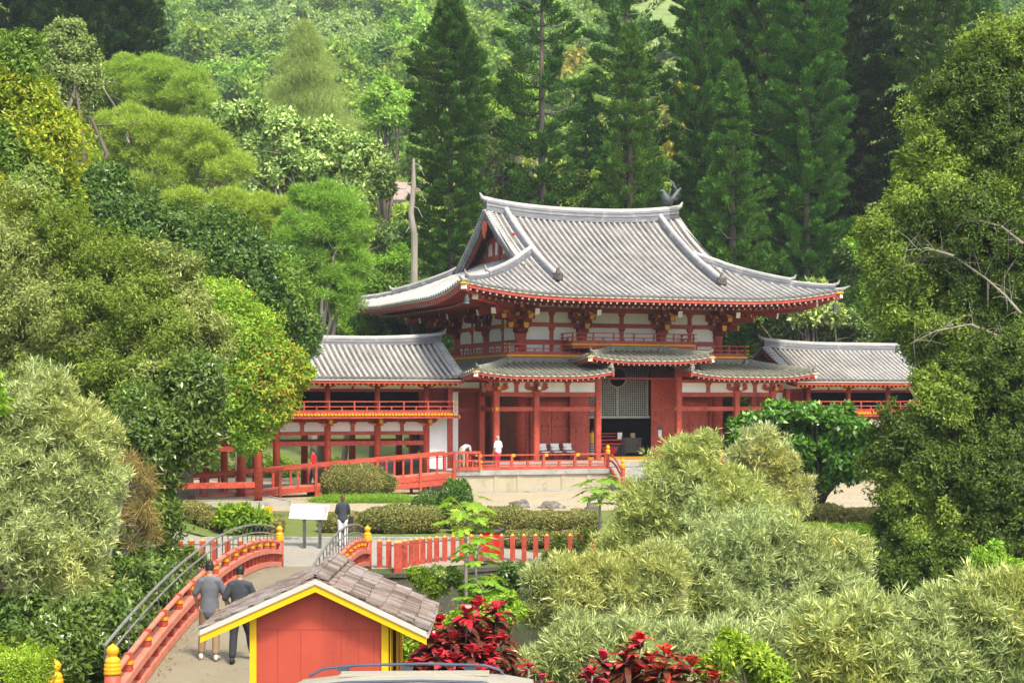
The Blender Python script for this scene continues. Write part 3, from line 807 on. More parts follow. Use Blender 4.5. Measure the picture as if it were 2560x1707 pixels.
segs = [((0, 0), (2.15, 0)), ((2.15, 0), (5.55, 0)), ((10.15, 0), (13.55, 0)), ((13.55, 0), (15.7, 0)),
        ((0, 0), (0, 2.15)), ((15.7, 0), (15.7, 2.15)), ((0, 2.15), (0, 6.925)), ((0, 6.925), (0, 11.7)), ((15.7, 2.15), (15.7, 6.925)), ((15.7, 6.925), (15.7, 11.7)), ((0, 11.7), (0, 13.85)), ((15.7, 11.7), (15.7, 13.85)),
        ((0, 13.85), (2.15, 13.85)), ((2.15, 13.85), (5.55, 13.85)), ((5.55, 13.85), (10.15, 13.85)), ((10.15, 13.85), (13.55, 13.85)), ((13.55, 13.85), (15.7, 13.85))]
for a_, b_ in segs:
    mbeam(a_, b_, 4.88, 5.10, .16); mbeam(a_, b_, 4.14, 4.36, .14); mbeam(a_, b_, 5.60, 5.76, .2)
    k = MB(); d = (Vector(b_)-Vector(a_)).normalized(); k.beam((a_[0]+d.x*.16, a_[1]+d.y*.16, 5.35), (b_[0]-d.x*.16, b_[1]-d.y*.16, 5.35), .08, .5); k.build('wall_panel', M['white'], hall)
    L = (Vector(b_)-Vector(a_)).length
    m_ = ((a_[0]+b_[0])/2, (a_[1]+b_[1])/2)
    k = MB(); k.box(m_[0]-.1, m_[0]+.1, m_[1]-.1, m_[1]+.1, 5.10, 5.6); masu(k, (m_[0], m_[1], 5.47), .3, .14); k.build('post', M['red'], hall)
for u in mok_u:           # bearing arms over the front columns
    for v in (0,):
        if u in (5.55, 10.15): continue
        k = MB(); masu(k, (u, v, 5.02), .42, .16)
        boat(k, (u, v, 5.18), (1, 0, 0), 1.25, .17, .22); boat(k, (u, v, 5.19), (0, 1, 0), 1.0, .17, .21)
        for q in (-.48, 0, .48): masu(k, (u+q, v, 5.4), .22, .15)
        o = k.build('bracket', M['red'], hall)
        y = MB(); yend(y, (u, v-.505, 5.22), (0, -1, 0), .18, .17); yend(y, (u-.63, v, 5.21), (-1, 0, 0), .17, .18); yend(y, (u+.63, v, 5.21), (1, 0, 0), .17, .18)
        y.build('bracket_end', M['yellow'] if u in (0, 15.7) else M['white'], o)
k = MB()
for (u, v, n) in ((0, -.17, (0, -1, 0)), (-.17, 0, (-1, 0, 0)), (15.7, -.17, (0, -1, 0)), (10.0, 0, (-1, 0, 0))):
    yend(k, (u, v, 4.16), n, .2, .18)
k.build('tie_beam_end', M['yellow'], hall)
# core wall with doors
def door_bay(u0, u1):
    k = MB(); k.box(u0+.3, u1-.3, 2.12, 2.2, FL, 4.9); w_ = k.build('wall', M['red'], hall)
    k = MB(); k.box(u0+.3, u1-.3, 2.02, 2.25, 4.9, 5.15); k.box(u0+.3, u1-.3, 2.02, 2.25, 5.9, 6.1); k.build('beam', M['reddark'], hall)
    k = MB(); k.box(u0+.3, u1-.3, 2.12, 2.2, 5.15, 5.9); k.build('wall_panel', M['reddark'], hall)
    a_, b_ = u0+.62, u1-.62; m_ = (a_+b_)/2
    for x0, x1 in ((a_, m_-.01), (m_+.01, b_)):
        k = MB(); k.box(x0, x1, 2.04, 2.117, FL+.12, 4.6)
        dr = k.build('door', M['red'], hall, bevel=.01)
        s = MB()
        for z in (2.35, 3.35, 4.3):
            n = 3
            for i in range(n):
                x = x0+(x1-x0)*(i+.5)/n; s.lathe([(.055, 0), (.05, .03), (.02, .05)], (0, 0, 0), 8)
                for j in range(len(s.v)-24, len(s.v)):
                    p = s.v[j]; s.v[j] = (x+p[0], 2.04-p[2], z+p[1])
        s.build('door_stud', M['metal'], dr)
    k = MB()
    for x0, x1, z0, z1 in ((a_-.14, a_-.003, FL, 4.75), (b_+.003, b_+.14, FL, 4.75), (a_, b_, 4.603, 4.75), (a_, b_, FL, FL+.117)): k.box(x0, x1, 1.98, 2.115, z0, z1)
    k.build('door_frame', M['reddark'], hall)
door_bay(2.15, 5.55); door_bay(10.15, 13.55)
for u in (2.15, 13.55):
    for v0, v1 in ((2.15, 6.925), (6.925, 11.7)):
        k = MB(); k.box(u-.05, u+.05, v0+.3, v1-.3, FL, 6.7); k.build('wall', M['red'], hall)
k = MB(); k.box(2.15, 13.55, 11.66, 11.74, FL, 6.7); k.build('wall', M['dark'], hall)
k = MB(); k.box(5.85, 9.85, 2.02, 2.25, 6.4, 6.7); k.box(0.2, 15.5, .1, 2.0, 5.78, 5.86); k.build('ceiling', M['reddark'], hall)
# room behind the doorway, its shade put into near-black walls
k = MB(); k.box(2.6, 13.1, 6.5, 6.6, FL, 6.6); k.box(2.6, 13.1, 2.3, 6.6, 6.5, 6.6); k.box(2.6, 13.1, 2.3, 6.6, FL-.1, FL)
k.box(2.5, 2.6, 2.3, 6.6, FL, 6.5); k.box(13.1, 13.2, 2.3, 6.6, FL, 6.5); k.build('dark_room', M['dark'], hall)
# lattice screen with a round window above the doorway
lu0, lu1, lz0, lz1, rc, rz_, rr = 5.86, 9.4, 3.86, 6.4, 7.62, 5.9, .52
k = MB()
def clip_bar(mb, hor, t, a0, a1, w_):
    segs_ = [(a0, a1)]
    d = (t-rz_) if hor else (t-rc)
    if abs(d) < rr:
        q = math.sqrt(rr*rr-d*d); cc = rc if hor else rz_
        segs_ = [(a0, cc-q), (cc+q, a1)]
    for s0, s1 in segs_:
        if s1-s0 < .03: continue
        if hor: mb.box(s0, s1, 2.125, 2.147, t-w_, t+w_)
        else: mb.box(t-w_, t+w_, 2.10, 2.124, s0, s1)
n = 29
for i in range(n+1): clip_bar(k, False, lu0+(lu1-lu0)*i/n, lz0, lz1, .019)
n = 21
for i in range(n+1): clip_bar(k, True, lz0+(lz1-lz0)*i/n, lu0, lu1, .019)
for t in (rc-.0, lu0+.03, lu1-.03): clip_bar(k, False, t, lz0, lz1, .04)
k.box(lu0, lu1+.1, 2.06, 2.09, lz0-.12, lz0+.01)
for j in range(24):
    a0, a1 = 2*PI*j/24, 2*PI*(j+1)/24
    k.beam((rc+rr*math.cos(a0), 2.1, rz_+rr*math.sin(a0)), (rc+rr*math.cos(a1), 2.1, rz_+rr*math.sin(a1)), .06, .05, up=(0, 1, 0))
k.build('lattice_screen', M['lattice'], hall)
for (x0, x1, y0) in ((9.42, 10.95, 1.74), (4.75, 5.86, 1.74)):
    k = MB(); k.box(x0, x1, y0, y0+.08, FL+.05, 6.35)
    dd = k.build('open_door', M['red'], hall, bevel=.01)
    if x0 > 9:
        k = MB(); k.box(9.83, 10.02, y0-.012, y0-.002, 2.75, 3.12); k.box(9.80, 10.05, y0-.014, y0-.002, 3.13, 3.34, 1)
        k.build('notice', [M['white'], M['metal']], dd)
k = MB(); k.box(5.7, 10.0, 1.55, 2.0, FL-.02, FL+.14); k.build('threshold', M['yellow'], hall)
# wooden floor, stone platform, stairs
k = MB(); k.box(-.35, 16.05, -.35, 14.2, 1.3, FL); k.build('floor', M['stonegrey'], hall)
k = MB(); k.box(-2.85, 18.6, -1.75, 15.4, .0, 1.04); k.box(-2.95, 18.7, -1.85, 15.5, 1.04, 1.27, 1)
for i, u in enumerate([-2.75, -.65, .55+.0, 2.9, 4.3, 11.6, 13.8, 15.9, 18.2]): k.box(u-.11, u+.11, -1.79, -1.75, 0, 1.04, 0)
k.box(-3.0, 18.75, -2.1, -1.86, 0, .24, 1)
k.build('platform', [M['stone'], M['stonegrey']], hall)
k = MB()
for i in range(6):
    k.box(5.5, 10.2, -1.86-.27*(6-i), -1.86-.27*(5-i) if i < 5 else -1.855, 0, 1.2-.175*(5-i)+.0)
st = k.build('stairs', M['stonegrey'], hall, bevel=.01)
FIN = [(.10, 0), (.115, .04), (.09, .06), (.12, .09), (.12, .18), (.075, .21), (.06, .23), (.09, .27), (.105, .33), (.08, .40), (.03, .44), (.0, .47)]
def newel(mb, x, y, z0, z1, r=.1, s=1.0, ry=0):
    mb.lathe([(r, z0), (r, z1)], (x, y, 0), 14, 0)
    mb.lathe([(q*s, z1+.002+h_*s) for q, h_ in FIN], (x, y, 0), 14, 1)
for u in (5.45, 10.1):
    k = MB(); newel(k, u, -1.5, 1.25, 2.0); newel(k, u, -3.3, .1, 1.35, .11)
    for h0 in (0., -.3):
        k.tube([(u, -1.6, 1.97+h0), (u, -2.0, 1.93+h0), (u, -2.5, 1.72+h0), (u, -3.2, 1.2+h0)], .05, 8)
    k.beam((u, -1.7, 1.3), (u, -3.2, .4), .1, .14)
    k.build('stair_handrail', [M['red'], M['yellow']], hall)
railing([(5.35, -1.45), (-1.4, -1.45), (-1.4, 1.5)], 1.27, [.24, .42, .73], 1.75, hall, 'platform_railing', .13, .07, toe=.16)
railing([(10.2, -1.45), (17.1, -1.45), (17.1, 1.5)], 1.27, [.24, .42, .73], 1.75, hall, 'platform_railing', .13, .07, toe=.16)
k = MB()
for u in (-1.4, .35, 2.1, 3.8, 11.9, 13.6, 15.4, 17.1): k.box(u-.09, u+.09, -1.54, -1.36, 1.27+.64, 1.27+.78)
for z in (1.27, 1.6): k.box(-1.5, -1.3, -1.56, -1.46, z, z+.16)
k.build('rail_band', M['yellow'], hall)
# phoenix on the right end of the ridge
ph = MB(); pu_, pz = 12.95, 15.5
ph.tube([(pu_, VC, pz), (pu_, VC, pz+.32)], .03, 6); ph.tube([(pu_+.12, VC, pz), (pu_+.1, VC, pz+.34)], .03, 6)
ph.tube([(pu_+.35, VC, pz+.38), (pu_+.12, VC, pz+.42), (pu_-.08, VC, pz+.55), (pu_-.16, VC, pz+.78), (pu_-.22, VC, pz+.92), (pu_-.34, VC, pz+.9), (pu_-.42, VC, pz+.86)], [.16, .28, .27, .17, .12, .08, .015], 9)
ph.tube([(pu_-.2, VC, pz+.98), (pu_-.12, VC, pz+1.08), (pu_-.05, VC, pz+1.1)], [.03, .04, .01], 6)
for sg in (-1, 1):
    for i in range(5):
        ph.prism([(pu_, VC+sg*.1, pz+.5), (pu_+.1, VC+sg*.12, pz+.45), (pu_+.42+.05*i, VC+sg*(.3+.08*i), pz+.5+.12*i), (pu_+.34+.05*i, VC+sg*(.3+.08*i), pz+.58+.12*i)], (0, sg*.02, 0))
for i in range(5):
    t = i/4; ph.tube([(pu_+.3, VC, pz+.4), (pu_+.6, VC+.05*(i-2), pz+.5+.1*i), (pu_+.75-.05*i, VC+.09*(i-2), pz+.7+.16*i), (pu_+.6-.08*i, VC+.1*(i-2), pz+.8+.2*i)], [.05, .05, .05, .02], 6)
ph.v = [(pu_+(x-pu_)*1.05, VC+(y-VC)*1.05, pz+(z-pz)*1.1) for x, y, z in ph.v]
ph.build('phoenix_statue', M['bronze'], hall, smooth=True)

# ------------------------------------------------------------------ wings
def wing(right):
    mir = FW if right else None
    MBm = lambda: MB(mirror=mir)
    lab = ('right hand corridor wing of the temple, half hidden by the tall tree' if right else
           'left hand corridor wing on red columns with dark open upper floor behind the ramp')
    t = thing('temple_wing', lab, 'temple wing', HALL_LOC, TH, 'corridor wings of the temple')
    cols_ = [-3.15, -5.7, -8.25, -10.8]
    for u in cols_+[-13.35]:
        for v in (1.6, 6.2):
            k = MBm(); k.lathe([(.24, 0), (.24, .12)], (u, v, 0), 14, 1); k.lathe([(.175, .12), (.175, 3.42), (.2, 3.5)], (u, v, 0), 16); k.lathe([(.145, 4.0), (.145, 5.35)], (u, v, 0), 14); k.build('column', [M['red'], M['stonegrey']], t, smooth=True)
    for u in (-13.35, -17.95):
        for v in (-5.8, -2.2)+(() if u > -14 else (1.6, 6.2)):
            k = MBm(); k.lathe([(.26, 0), (.26, .28)], (u, v, 0), 14, 1); k.lathe([(.185, .28), (.185, 3.42), (.2, 3.5)], (u, v, 0), 16); k.lathe([(.145, 4.0), (.145, 5.35)], (u, v, 0), 14); k.build('column', [M['red'], M['stonegrey']], t, smooth=True)
    # framing between columns
    lines = [((-3.15, v), (-5.7, v)) for v in (1.6, 6.2)]+[((-5.7, v), (-8.25, v)) for v in (1.6, 6.2)]+[((-8.25, v), (-10.8, v)) for v in (1.6, 6.2)]+[((-10.8, v), (-13.35, v)) for v in (1.6, 6.2)]
    lines += [((u, a_), (u, b_)) for u in (-13.35, -17.95) for a_, b_ in ((-5.8, -2.2), (-2.2, 1.6))]+[((-17.95, 1.6), (-17.95, 6.2)), ((-13.35, 6.2), (-17.95, 6.2)), ((-13.35, -5.8), (-17.95, -5.8))]
    for a_, b_ in lines:
        d = (Vector(b_)-Vector(a_)).normalized(); A = Vector((a_[0]+d.x*.12, a_[1]+d.y*.12, 0)); B = Vector((b_[0]-d.x*.12, b_[1]-d.y*.12, 0))
        mid = (A+B)/2
        def hb(z0, z1, tt, mat, nm):
            k = MBm(); k.beam(A+Vector((0, 0, (z0+z1)/2)), B+Vector((0, 0, (z0+z1)/2)), tt, z1-z0); return k.build(nm, M[mat], t)
        hb(2.46, 2.68, .14, 'red', 'beam'); hb(2.98, 3.16, .16, 'red', 'beam'); hb(3.62, 3.78, .2, 'reddark', 'beam'); hb(5.12, 5.26, .13, 'reddark', 'beam'); hb(5.5, 5.6, .15, 'red', 'beam')
        hb(3.16, 3.62, .06, 'white', 'wall_panel'); hb(5.26, 5.5, .06, 'white', 'wall_panel')
        k = MBm(); k.box(mid.x-.09, mid.x+.09, mid.y-.09, mid.y+.09, 3.16, 3.62); masu(k, (mid.x, mid.y, 3.5), .3, .12); k.box(mid.x-.06, mid.x+.06, mid.y-.06, mid.y+.06, 5.26, 5.5); k.build('post', M['red'], t)
    for u, v in [(u, 1.6) for u in cols_+[-13.35]]+[(-13.35, -2.2), (-13.35, -5.8)]:
        ax, nn = ((1, 0, 0), Vector((0, -1, 0))) if v > 0 else ((0, 1, 0), Vector((1, 0, 0)))
        k = MBm(); masu(k, (u, v, 3.42), .4, .14); boat(k, (u, v, 3.54), ax, 1.15, .16, .2); boat(k, Vector((u, v, 3.55))+nn*.2, nn, .95, .16, .19)
        for q in (-.45, .45): masu(k, Vector((u, v, 3.74))+Vector(ax)*q, .2, .13)
        masu(k, Vector((u, v, 3.74))+nn*.5, .2, .13)
        boat(k, (u, v, 5.34), ax, 1.0, .13, .15)
        o = k.build('bracket', M['red'], t)
        y = MBm(); yend(y, Vector((u, v, 3.54))+nn*.68, nn, .2, .2); yend(y, Vector((u, v, 3.76))+nn*.62, nn, .17, .12)
        for q in (-.46, .46): yend(y, Vector((u, v, 3.42))+Vector(ax)*q*.45+nn*.21, nn, .12, .12)
        y.build('bracket_end', M['yellow'], o)
    # upper floor slab, balcony with dotted joist ends, railing
    k = MBm(); k.box(-18.9, -1.95, .62, 7.2, 3.9, 4.03, 0); k.box(-18.9, -12.4, -6.75, .617, 3.9, 4.03, 0)
    k.box(-12.35, -1.75, .55, .63, 3.80, 3.93, 0); k.box(-12.42, -12.34, -6.9, .5, 3.80, 3.93, 0)
    for i in range(62):
        u = -2.0-.17*i
        if u > -12.4: k.box(u-.062, u+.062, .50, .617, 3.945, 4.045, 1)
    for i in range(42): k.box(-12.397, -12.28, -6.75+.17*i-.062, -6.75+.17*i+.062, 3.945, 4.045, 1)
    k.box(-1.76, -1.70, .54, .64, 3.78, 3.95, 1); k.box(-12.43, -12.33, -6.98, -6.9, 3.78, 3.95, 1)
    fl = k.build('balcony', [M['red'], M['yellow']], t)
    for pts in ([(-2.1, 2.2), (-2.1, .62), (-12.2, .62)], [(-12.45, .4), (-12.45, -6.7), (-18.8, -6.7)]):
        if right: pts = [(FW-p[0], p[1]) for p in pts]
        railing(pts, 4.05, [.14, .33, .58], 1.25, fl)
    # back wall and soffits of the upper floor, near-black in place of shade
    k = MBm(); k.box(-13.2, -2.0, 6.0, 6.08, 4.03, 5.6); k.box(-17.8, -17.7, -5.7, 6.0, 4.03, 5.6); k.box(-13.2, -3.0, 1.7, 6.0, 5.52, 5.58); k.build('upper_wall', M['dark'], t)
    # end walls against the hall
    k = MBm(); k.box(-3.0, -2.02, 1.62, 1.72, .1, 3.85, 0); k.box(-1.72, -1.34, 1.9, 2.0, .1, 5.3, 0); k.box(-3.3, -1.3, 2.3, 2.4, 4.04, 5.6, 1); k.box(-2.0, -1.75, 1.55, 1.8, .1, 5.3, 2)
    k.box(-1.3, -.15, 2.6, 2.7, 1.2, 5.1, 1); k.box(-1.3, -.15, 2.55, 2.7, 4.1, 4.3, 2); k.box(-3.0, -.2, 1.9, 1.99, 5.3, 5.62, 0); k.box(-3.0, -.2, 1.85, 2.05, 5.12, 5.299, 1)
    k.build('end_wall', [M['white'], M['reddark'], M['red']], t)
    # roof: corridor gable roof + forward leg
    rz0, rr_ = 5.78, 3.56
    zr = lambda d: rz0+.42*d+.022*d*d
    rib, base = MBm(), MBm()
    rows = [[(u, .34+3.56*j/8, zr(3.56*j/8)+.12*clampd(1-abs(u+1.72)/2.2)**2) for j in range(9)] for u in [-1.72-.30*i for i in range(43)]]
    tile_slope(rib, base, rows, (1, 0, 0), r=.085)
    rows = [[(u, 7.46-3.56*j/8, zr(3.56*j/8)) for j in range(9)] for u in [-1.72-.30*i for i in range(56)]]
    tile_slope(rib, base, rows, (1, 0, 0), r=.085)
    for sg in (1, -1):
        rows = [[(-15.65+sg*(3.56-3.56*j/8), v, zr(3.56*j/8)+.12*clampd(1-abs(v+7.3)/2.2)**2) for j in range(9)] for v in [-7.3+.30*i for i in range(38 if sg > 0 else 49)]]
        tile_slope(rib, base, rows, (0, 1, 0), r=.085)
    b = base.build('roof', M['valley'], t); rib.build('cover_tiles', HM, b)
    rg = MBm(); zt = zr(3.56)
    ridge(rg, [(-1.60-(14.0)*i/16, 3.9, zt-.03+.22*clampd(1-i/5)**2) for i in range(17)], .36, .36, horn=True, horn_len=.5)
    ridge(rg, [(-15.65, -7.4+11.4*i/12, zt-.03+.22*clampd(1-i/4)**2) for i in range(13)], .36, .36, horn=True, horn_len=.5)
    rg.build('ridge', [M['ridge'], M['tile']], b)
    vg = MBm()
    for j in range(15):
        for sg in (1, -1):
            d = 3.4-3.3*j/14; z = zr(d)+.12
            vg.tube([(-1.5, 3.9-sg*(3.56-d), z), (-1.95, 3.9-sg*(3.56-d), z+.04)], .08, 6, 0)
            vg.tube([(-15.65-sg*(3.56-d), -7.5, z), (-15.65-sg*(3.56-d), -7.05, z+.04)], .08, 6, 0)
    for sg in (1, -1):
        for j in range(8):
            d0, d1 = 3.56*j/8, 3.56*(j+1)/8
            vg.beam((-1.62, 3.9-sg*(3.56-d0), zr(d0)-.12), (-1.62, 3.9-sg*(3.56-d1), zr(d1)-.12), .08, .26, 1)
            vg.beam((-15.65+sg*(3.56-d0), -7.4, zr(d0)-.12), (-15.65+sg*(3.56-d1), -7.4, zr(d1)-.12), .1, .34, 1)
    vg.prism([(-3.05, 1.7, 5.6), (-3.05, 6.1, 5.6), (-3.05, 3.9, 7.3)], (.1, 0, 0), 2)
    vg.prism([(-17.8, -6.0, 5.6), (-13.5, -6.0, 5.6), (-15.65, -6.0, 7.3)], (0, .1, 0), 2)
    vg.build('verge', [M['tile'], M['red'], M['white']], b)
    # eaves
    e = MBm()
    def edge(p, q, n, inn):
        p, q, inn = Vector(p), Vector(q), Vector(inn)
        e.beam(p+Vector((0, 0, -.10)), q+Vector((0, 0, -.10)), .1, .05, 0)
        e.beam(p+inn*.05+Vector((0, 0, -.20)), q+inn*.05+Vector((0, 0, -.20)), .1, .14, 1)
        L = (q-p).length; d = (q-p).normalized()
        for i in range(n):
            a_ = p+d*(L*(i+.5)/n)+inn*.1+Vector((0, 0, -.325)); b_ = a_+inn*1.2+Vector((0, 0, .14))
            e.beam(a_, b_, .085, .095, 2); e.beam(a_, a_-inn*.012, .095, .105, 3)
        e.add([p+Vector((0, 0, -.12)), q+Vector((0, 0, -.12)), q+inn*1.3+Vector((0, 0, -.02)), p+inn*1.3+Vector((0, 0, -.02))], [(0, 1, 2, 3)], 2)
    edge((-1.72, .34, rz0), (-12.1, .34, rz0), 38, (0, 1, 0)); edge((-12.09, .34, rz0), (-12.09, -7.3, rz0), 28, (-1, 0, 0))
    edge((-1.72, 7.46, rz0), (-19.2, 7.46, rz0), 56, (0, -1, 0)); edge((-19.21, 7.4, rz0), (-19.21, -7.3, rz0), 48, (1, 0, 0))
    e.build('eave_rafters', [M['cream'], M['red'], M['reddark'], M['yellow']], t)
    k = MBm(); k.beam((-13.5, -5.8, .98), (-17.8, -5.8, .98), .14, .26); k.build('beam', M['red'], t)
    # stone slab under the leg
    k = MBm(); k.box(-18.8, -12.3, -7.0, 7.0, 0, .28, 0); k.box(-18.9, -12.2, -7.1, -7.003, 0, .32, 1); k.box(-12.297, -12.15, -7.1, 2.2, 0, .32, 1); k.build('slab', [M['gravel'], M['stonegrey']], t)
    return t
wing(False); wing(True)

# ------------------------------------------------------------------ ramp up to the platform
rp = thing('wheelchair_ramp', 'long red wooden ramp with handrail climbing to the temple platform', 'ramp', HALL_LOC, TH)
k = MB(); u0, u1 = -2.9, -16.6; zd = lambda u: 1.22-.075*(-2.9-u)
for v in (-2.0, -.55):
    for i in range(8):
        ua, ub = u0+(u1-u0)*i/8, u0+(u1-u0)*(i+1)/8
        for off, hh in ((-.02, .26), (-.30, .27)):
            za, zb = zd(ua)+off, zd(ub)+off
            if zb-hh < .06: continue
            k.prism([(ua-.004, v, za), (ub+.004, v, zb), (ub+.004, v, zb-hh), (ua-.004, v, za-hh)], (0, .05, 0), 0)
        k.beam((ua, v+.025, zd(ua)+.92), (ub, v+.025, zd(ub)+.92), .12, .13, 0)
        if v < -1: k.beam((ua, v+.02, zd(ua)+.80), (ub, v+.02, zd(ub)+.80), .05, .04, 1)
        k.box(ub-.06+.06*(i == 7), ub+.06, v-.05, v+.07, 0.05, zd(ub)+.9, 0)
        m_ = (ua+ub)/2; k.box(m_-.05, m_+.05, v, v+.05, zd(m_)-.02, zd(m_)+.88, 0)
    k.box(u0-.07, u0+.07, v-.06, v+.08, 0.05, zd(u0)+.92, 0)
k.build('side_rail', [M['red'], M['reddark']], rp)
k = MB(); k.prism([(u0, -1.95, zd(u0)), (u1, -1.95, zd(u1)), (u1, -1.95, zd(u1)-.1), (u0, -1.95, zd(u0)-.1)], (0, 1.4, 0)); k.build('ramp_deck', M['redpale'], rp)
k = MB(); k.box(-2.83, -1.5, -1.9, -1.84, 2.10, 2.22); k.box(-2.83, -1.5, -1.9, -1.84, 1.72, 1.80); k.box(-2.83, -1.5, -1.9, -1.84, 1.28, 1.45)
for x in (-2.2, -1.56): k.box(x-.05, x+.05, -1.93, -1.82, 1.28, 2.2)
for x in (-2.55, -1.9): k.box(x-.04, x+.04, -1.89, -1.85, 1.45, 1.72)
k.build('landing_rail', M['red'], rp)
# ------------------------------------------------------------------ arched bridge
BY0, BY1 = 26.7, 52.0
def deckz(y): return .36-.7*((y-39.3)/12.7)**2
def bx_(y): return -6.2-.83*(y-BY0)/(BY1-BY0)
BW = 2.66
br = thing('arched_bridge', 'arched bridge with salmon red railings and a pale deck, two men walking on it', 'bridge', (-6, 39, 0))
def bld(mb, name, mats, parent, **k):
    """world-space mesh under a thing placed at its own base"""
    p = parent; o = Vector((0, 0, 0))
    while p is not None: o += Vector(p.location); p = p.parent
    mb.v = [(x-o.x, y-o.y, z-o.z) for x, y, z in mb.v]
    return mb.build(name, mats, parent, **k)
k = MB(); N = 40; vs = []
for i in range(N+1):
    y = BY0-.6+(BY1-BY0+1.0)*i/N; z = deckz(y)
    for x in (bx_(y)-.05, bx_(y)+BW+.05):
        vs += [(x, y, z), (x, y, z-.35)]
fs = []
for i in range(N):
    a_ = 4*i; b_ = a_+4; fs += [(a_, a_+2, b_+2, b_), (a_+1, b_+1, b_+3, a_+3), (a_, b_, b_+1, a_+1), (a_+2, a_+3, b_+3, b_+2)]
k.add(vs, fs); bld(k, 'deck', M['deckcon'] if 'deckcon' in M else M['concrete'], br)
k = MB()
for sx in (.15, BW-.45):
    for i in range(N):
        ya, yb = BY0+(BY1-BY0)*i/N, BY0+(BY1-BY0)*(i+1)/N
        k.beam((bx_(ya)+sx, ya, deckz(ya)-.55), (bx_(yb)+sx, yb, deckz(yb)-.55), .25, .4)
for y in (32, 39.5, 47):
    for sx in (.25, BW-.4): k.box(bx_(y)+sx-.15, bx_(y)+sx+.15, y-.15, y+.15, -2.6, deckz(y)-.4)
bld(k, 'girder', M['red'], br)
for side in (0, 1):
    off = BW*side
    P = lambda y, h_: Vector((bx_(y)+off, y, deckz(y)+h_))
    r_ = MB(); n = 36; yy = [BY0+(BY1-BY0)*i/n for i in range(n+1)]
    r_.sweep([(-.08, .0), (.08, .0), (.08, .13), (-.08, .13)], [P(y, .02) for y in yy], 0)
    r_.sweep([(-.10, .0), (.10, .0), (.10, .13), (-.10, .13)], [P(y, .38) for y in yy], 0)
    r_.tube([P(y, .745) for y in yy], .048, 10, 0)
    m_ = 30
    for i in range(m_):
        y = BY0+(BY1-BY0)*(i+.5)/m_; p = P(y, 0)
        r_.box(p.x-.055, p.x+.055, y-.05, y+.05, p.z+.15, p.z+.379, 1)
    ra = bld(r_, 'railing', [M['redpale'], M['red']], br)
    for i in range(15):
        y = BY0+(BY1-BY0)*(i+.5)/15+.4; 
        if y > BY1-.5: continue
        p = P(y, 0); q = MB()
        q.box(p.x-.075, p.x+.075, y-.075, y+.075, p.z+.511, p.z+.62, 0)
        q.box(p.x-.085, p.x+.085, y-.085, y+.085, p.z+.62, p.z+.66, 1)
        q.box(p.x-.075, p.x+.075, y-.075, y+.075, p.z+.66, p.z+.70, 1)
        q.prism([(p.x-.085, y-.085, p.z+.70), (p.x+.085, y-.085, p.z+.70), (p.x+.05, y-.085, p.z+.8), (p.x-.05, y-.085, p.z+.8)], (0, .17, 0), 0)
        bld(q, 'banded_post', [M['red'], M['yellow']], ra)
    for y in (BY0, BY1):
        p = P(y, 0); q = MB()
        q.lathe([(.125, p.z-.3), (.125, p.z+.78)], (p.x, y, 0), 18, 0)
        s_ = 1.1; z0 = p.z+.782
        prof = [(.135, 0), (.14, .03), (.13, .05), (.135, .06), (.135, .10), (.125, .11), (.13, .12), (.13, .16), (.115, .17), (.12, .18), (.118, .22), (.095, .25), (.07, .27), (.065, .285), (.085, .31), (.098, .35), (.095, .39), (.07, .43), (.025, .455), (.008, .475)]
        q2 = MB(); q2.lathe([(a_, z0+b_) for a_, b_ in prof], (p.x, y, 0), 20)
        po = bld(q, 'newel_post', M['red'], br, smooth=True); bld(q2, 'finial', M['yellow'], po, smooth=True)
def handrail(side):
    off = BW*side-.14
    h = thing('metal_handrail', ('thin black handrail with upright bars beyond the far right red bridge railing' if side else 'long grey metal handrail with two bars along the left railing of the bridge'), 'handrail', (bx_(39)+off, 39, 0))
    P = lambda y, h_: Vector((bx_(y)+off, y, deckz(y)+h_))
    yy = [BY0+.1+(BY1-BY0-.2)*i/30 for i in range(31)]
    k = MB(); k.tube([P(y, 1.2) for y in yy], .028, 7); k.tube([P(y, .98) for y in yy], .02, 7); bld(k, 'rail_bar', M['greymetal'], h)
    n = 26
    for i in range(n+1):
        y = yy[0]+(yy[-1]-yy[0])*i/n
        k = MB(); k.tube([P(y, -.05), P(y, 1.2)], .013, 5); bld(k, 'upright', M['metal'], h)
handrail(0); handrail(1)
# fence to the left of the near newel
t = thing('wing_fence', 'yellow capped red post with a low rail, standing left of the near bridge post', 'fence post', (-7.1, 26.4, -.35))
q = MB(); q.lathe([(.125, -.35), (.125, .26)], (-7.02, 26.4, 0), 18); bld(q, 'post', M['red'], t, smooth=True)
q = MB(); q.lathe([(a_, .262+b_) for a_, b_ in prof], (-7.02, 26.4, 0), 20); bld(q, 'finial', M['yellow'], t, smooth=True)
q = MB(); q.beam((-6.9, 26.41, .12), (-6.33, 26.66, .2), .07, .1); q.beam((-6.9, 26.41, -.15), (-6.33, 26.66, -.1), .07, .1); bld(q, 'rail', M['redpale'], t)

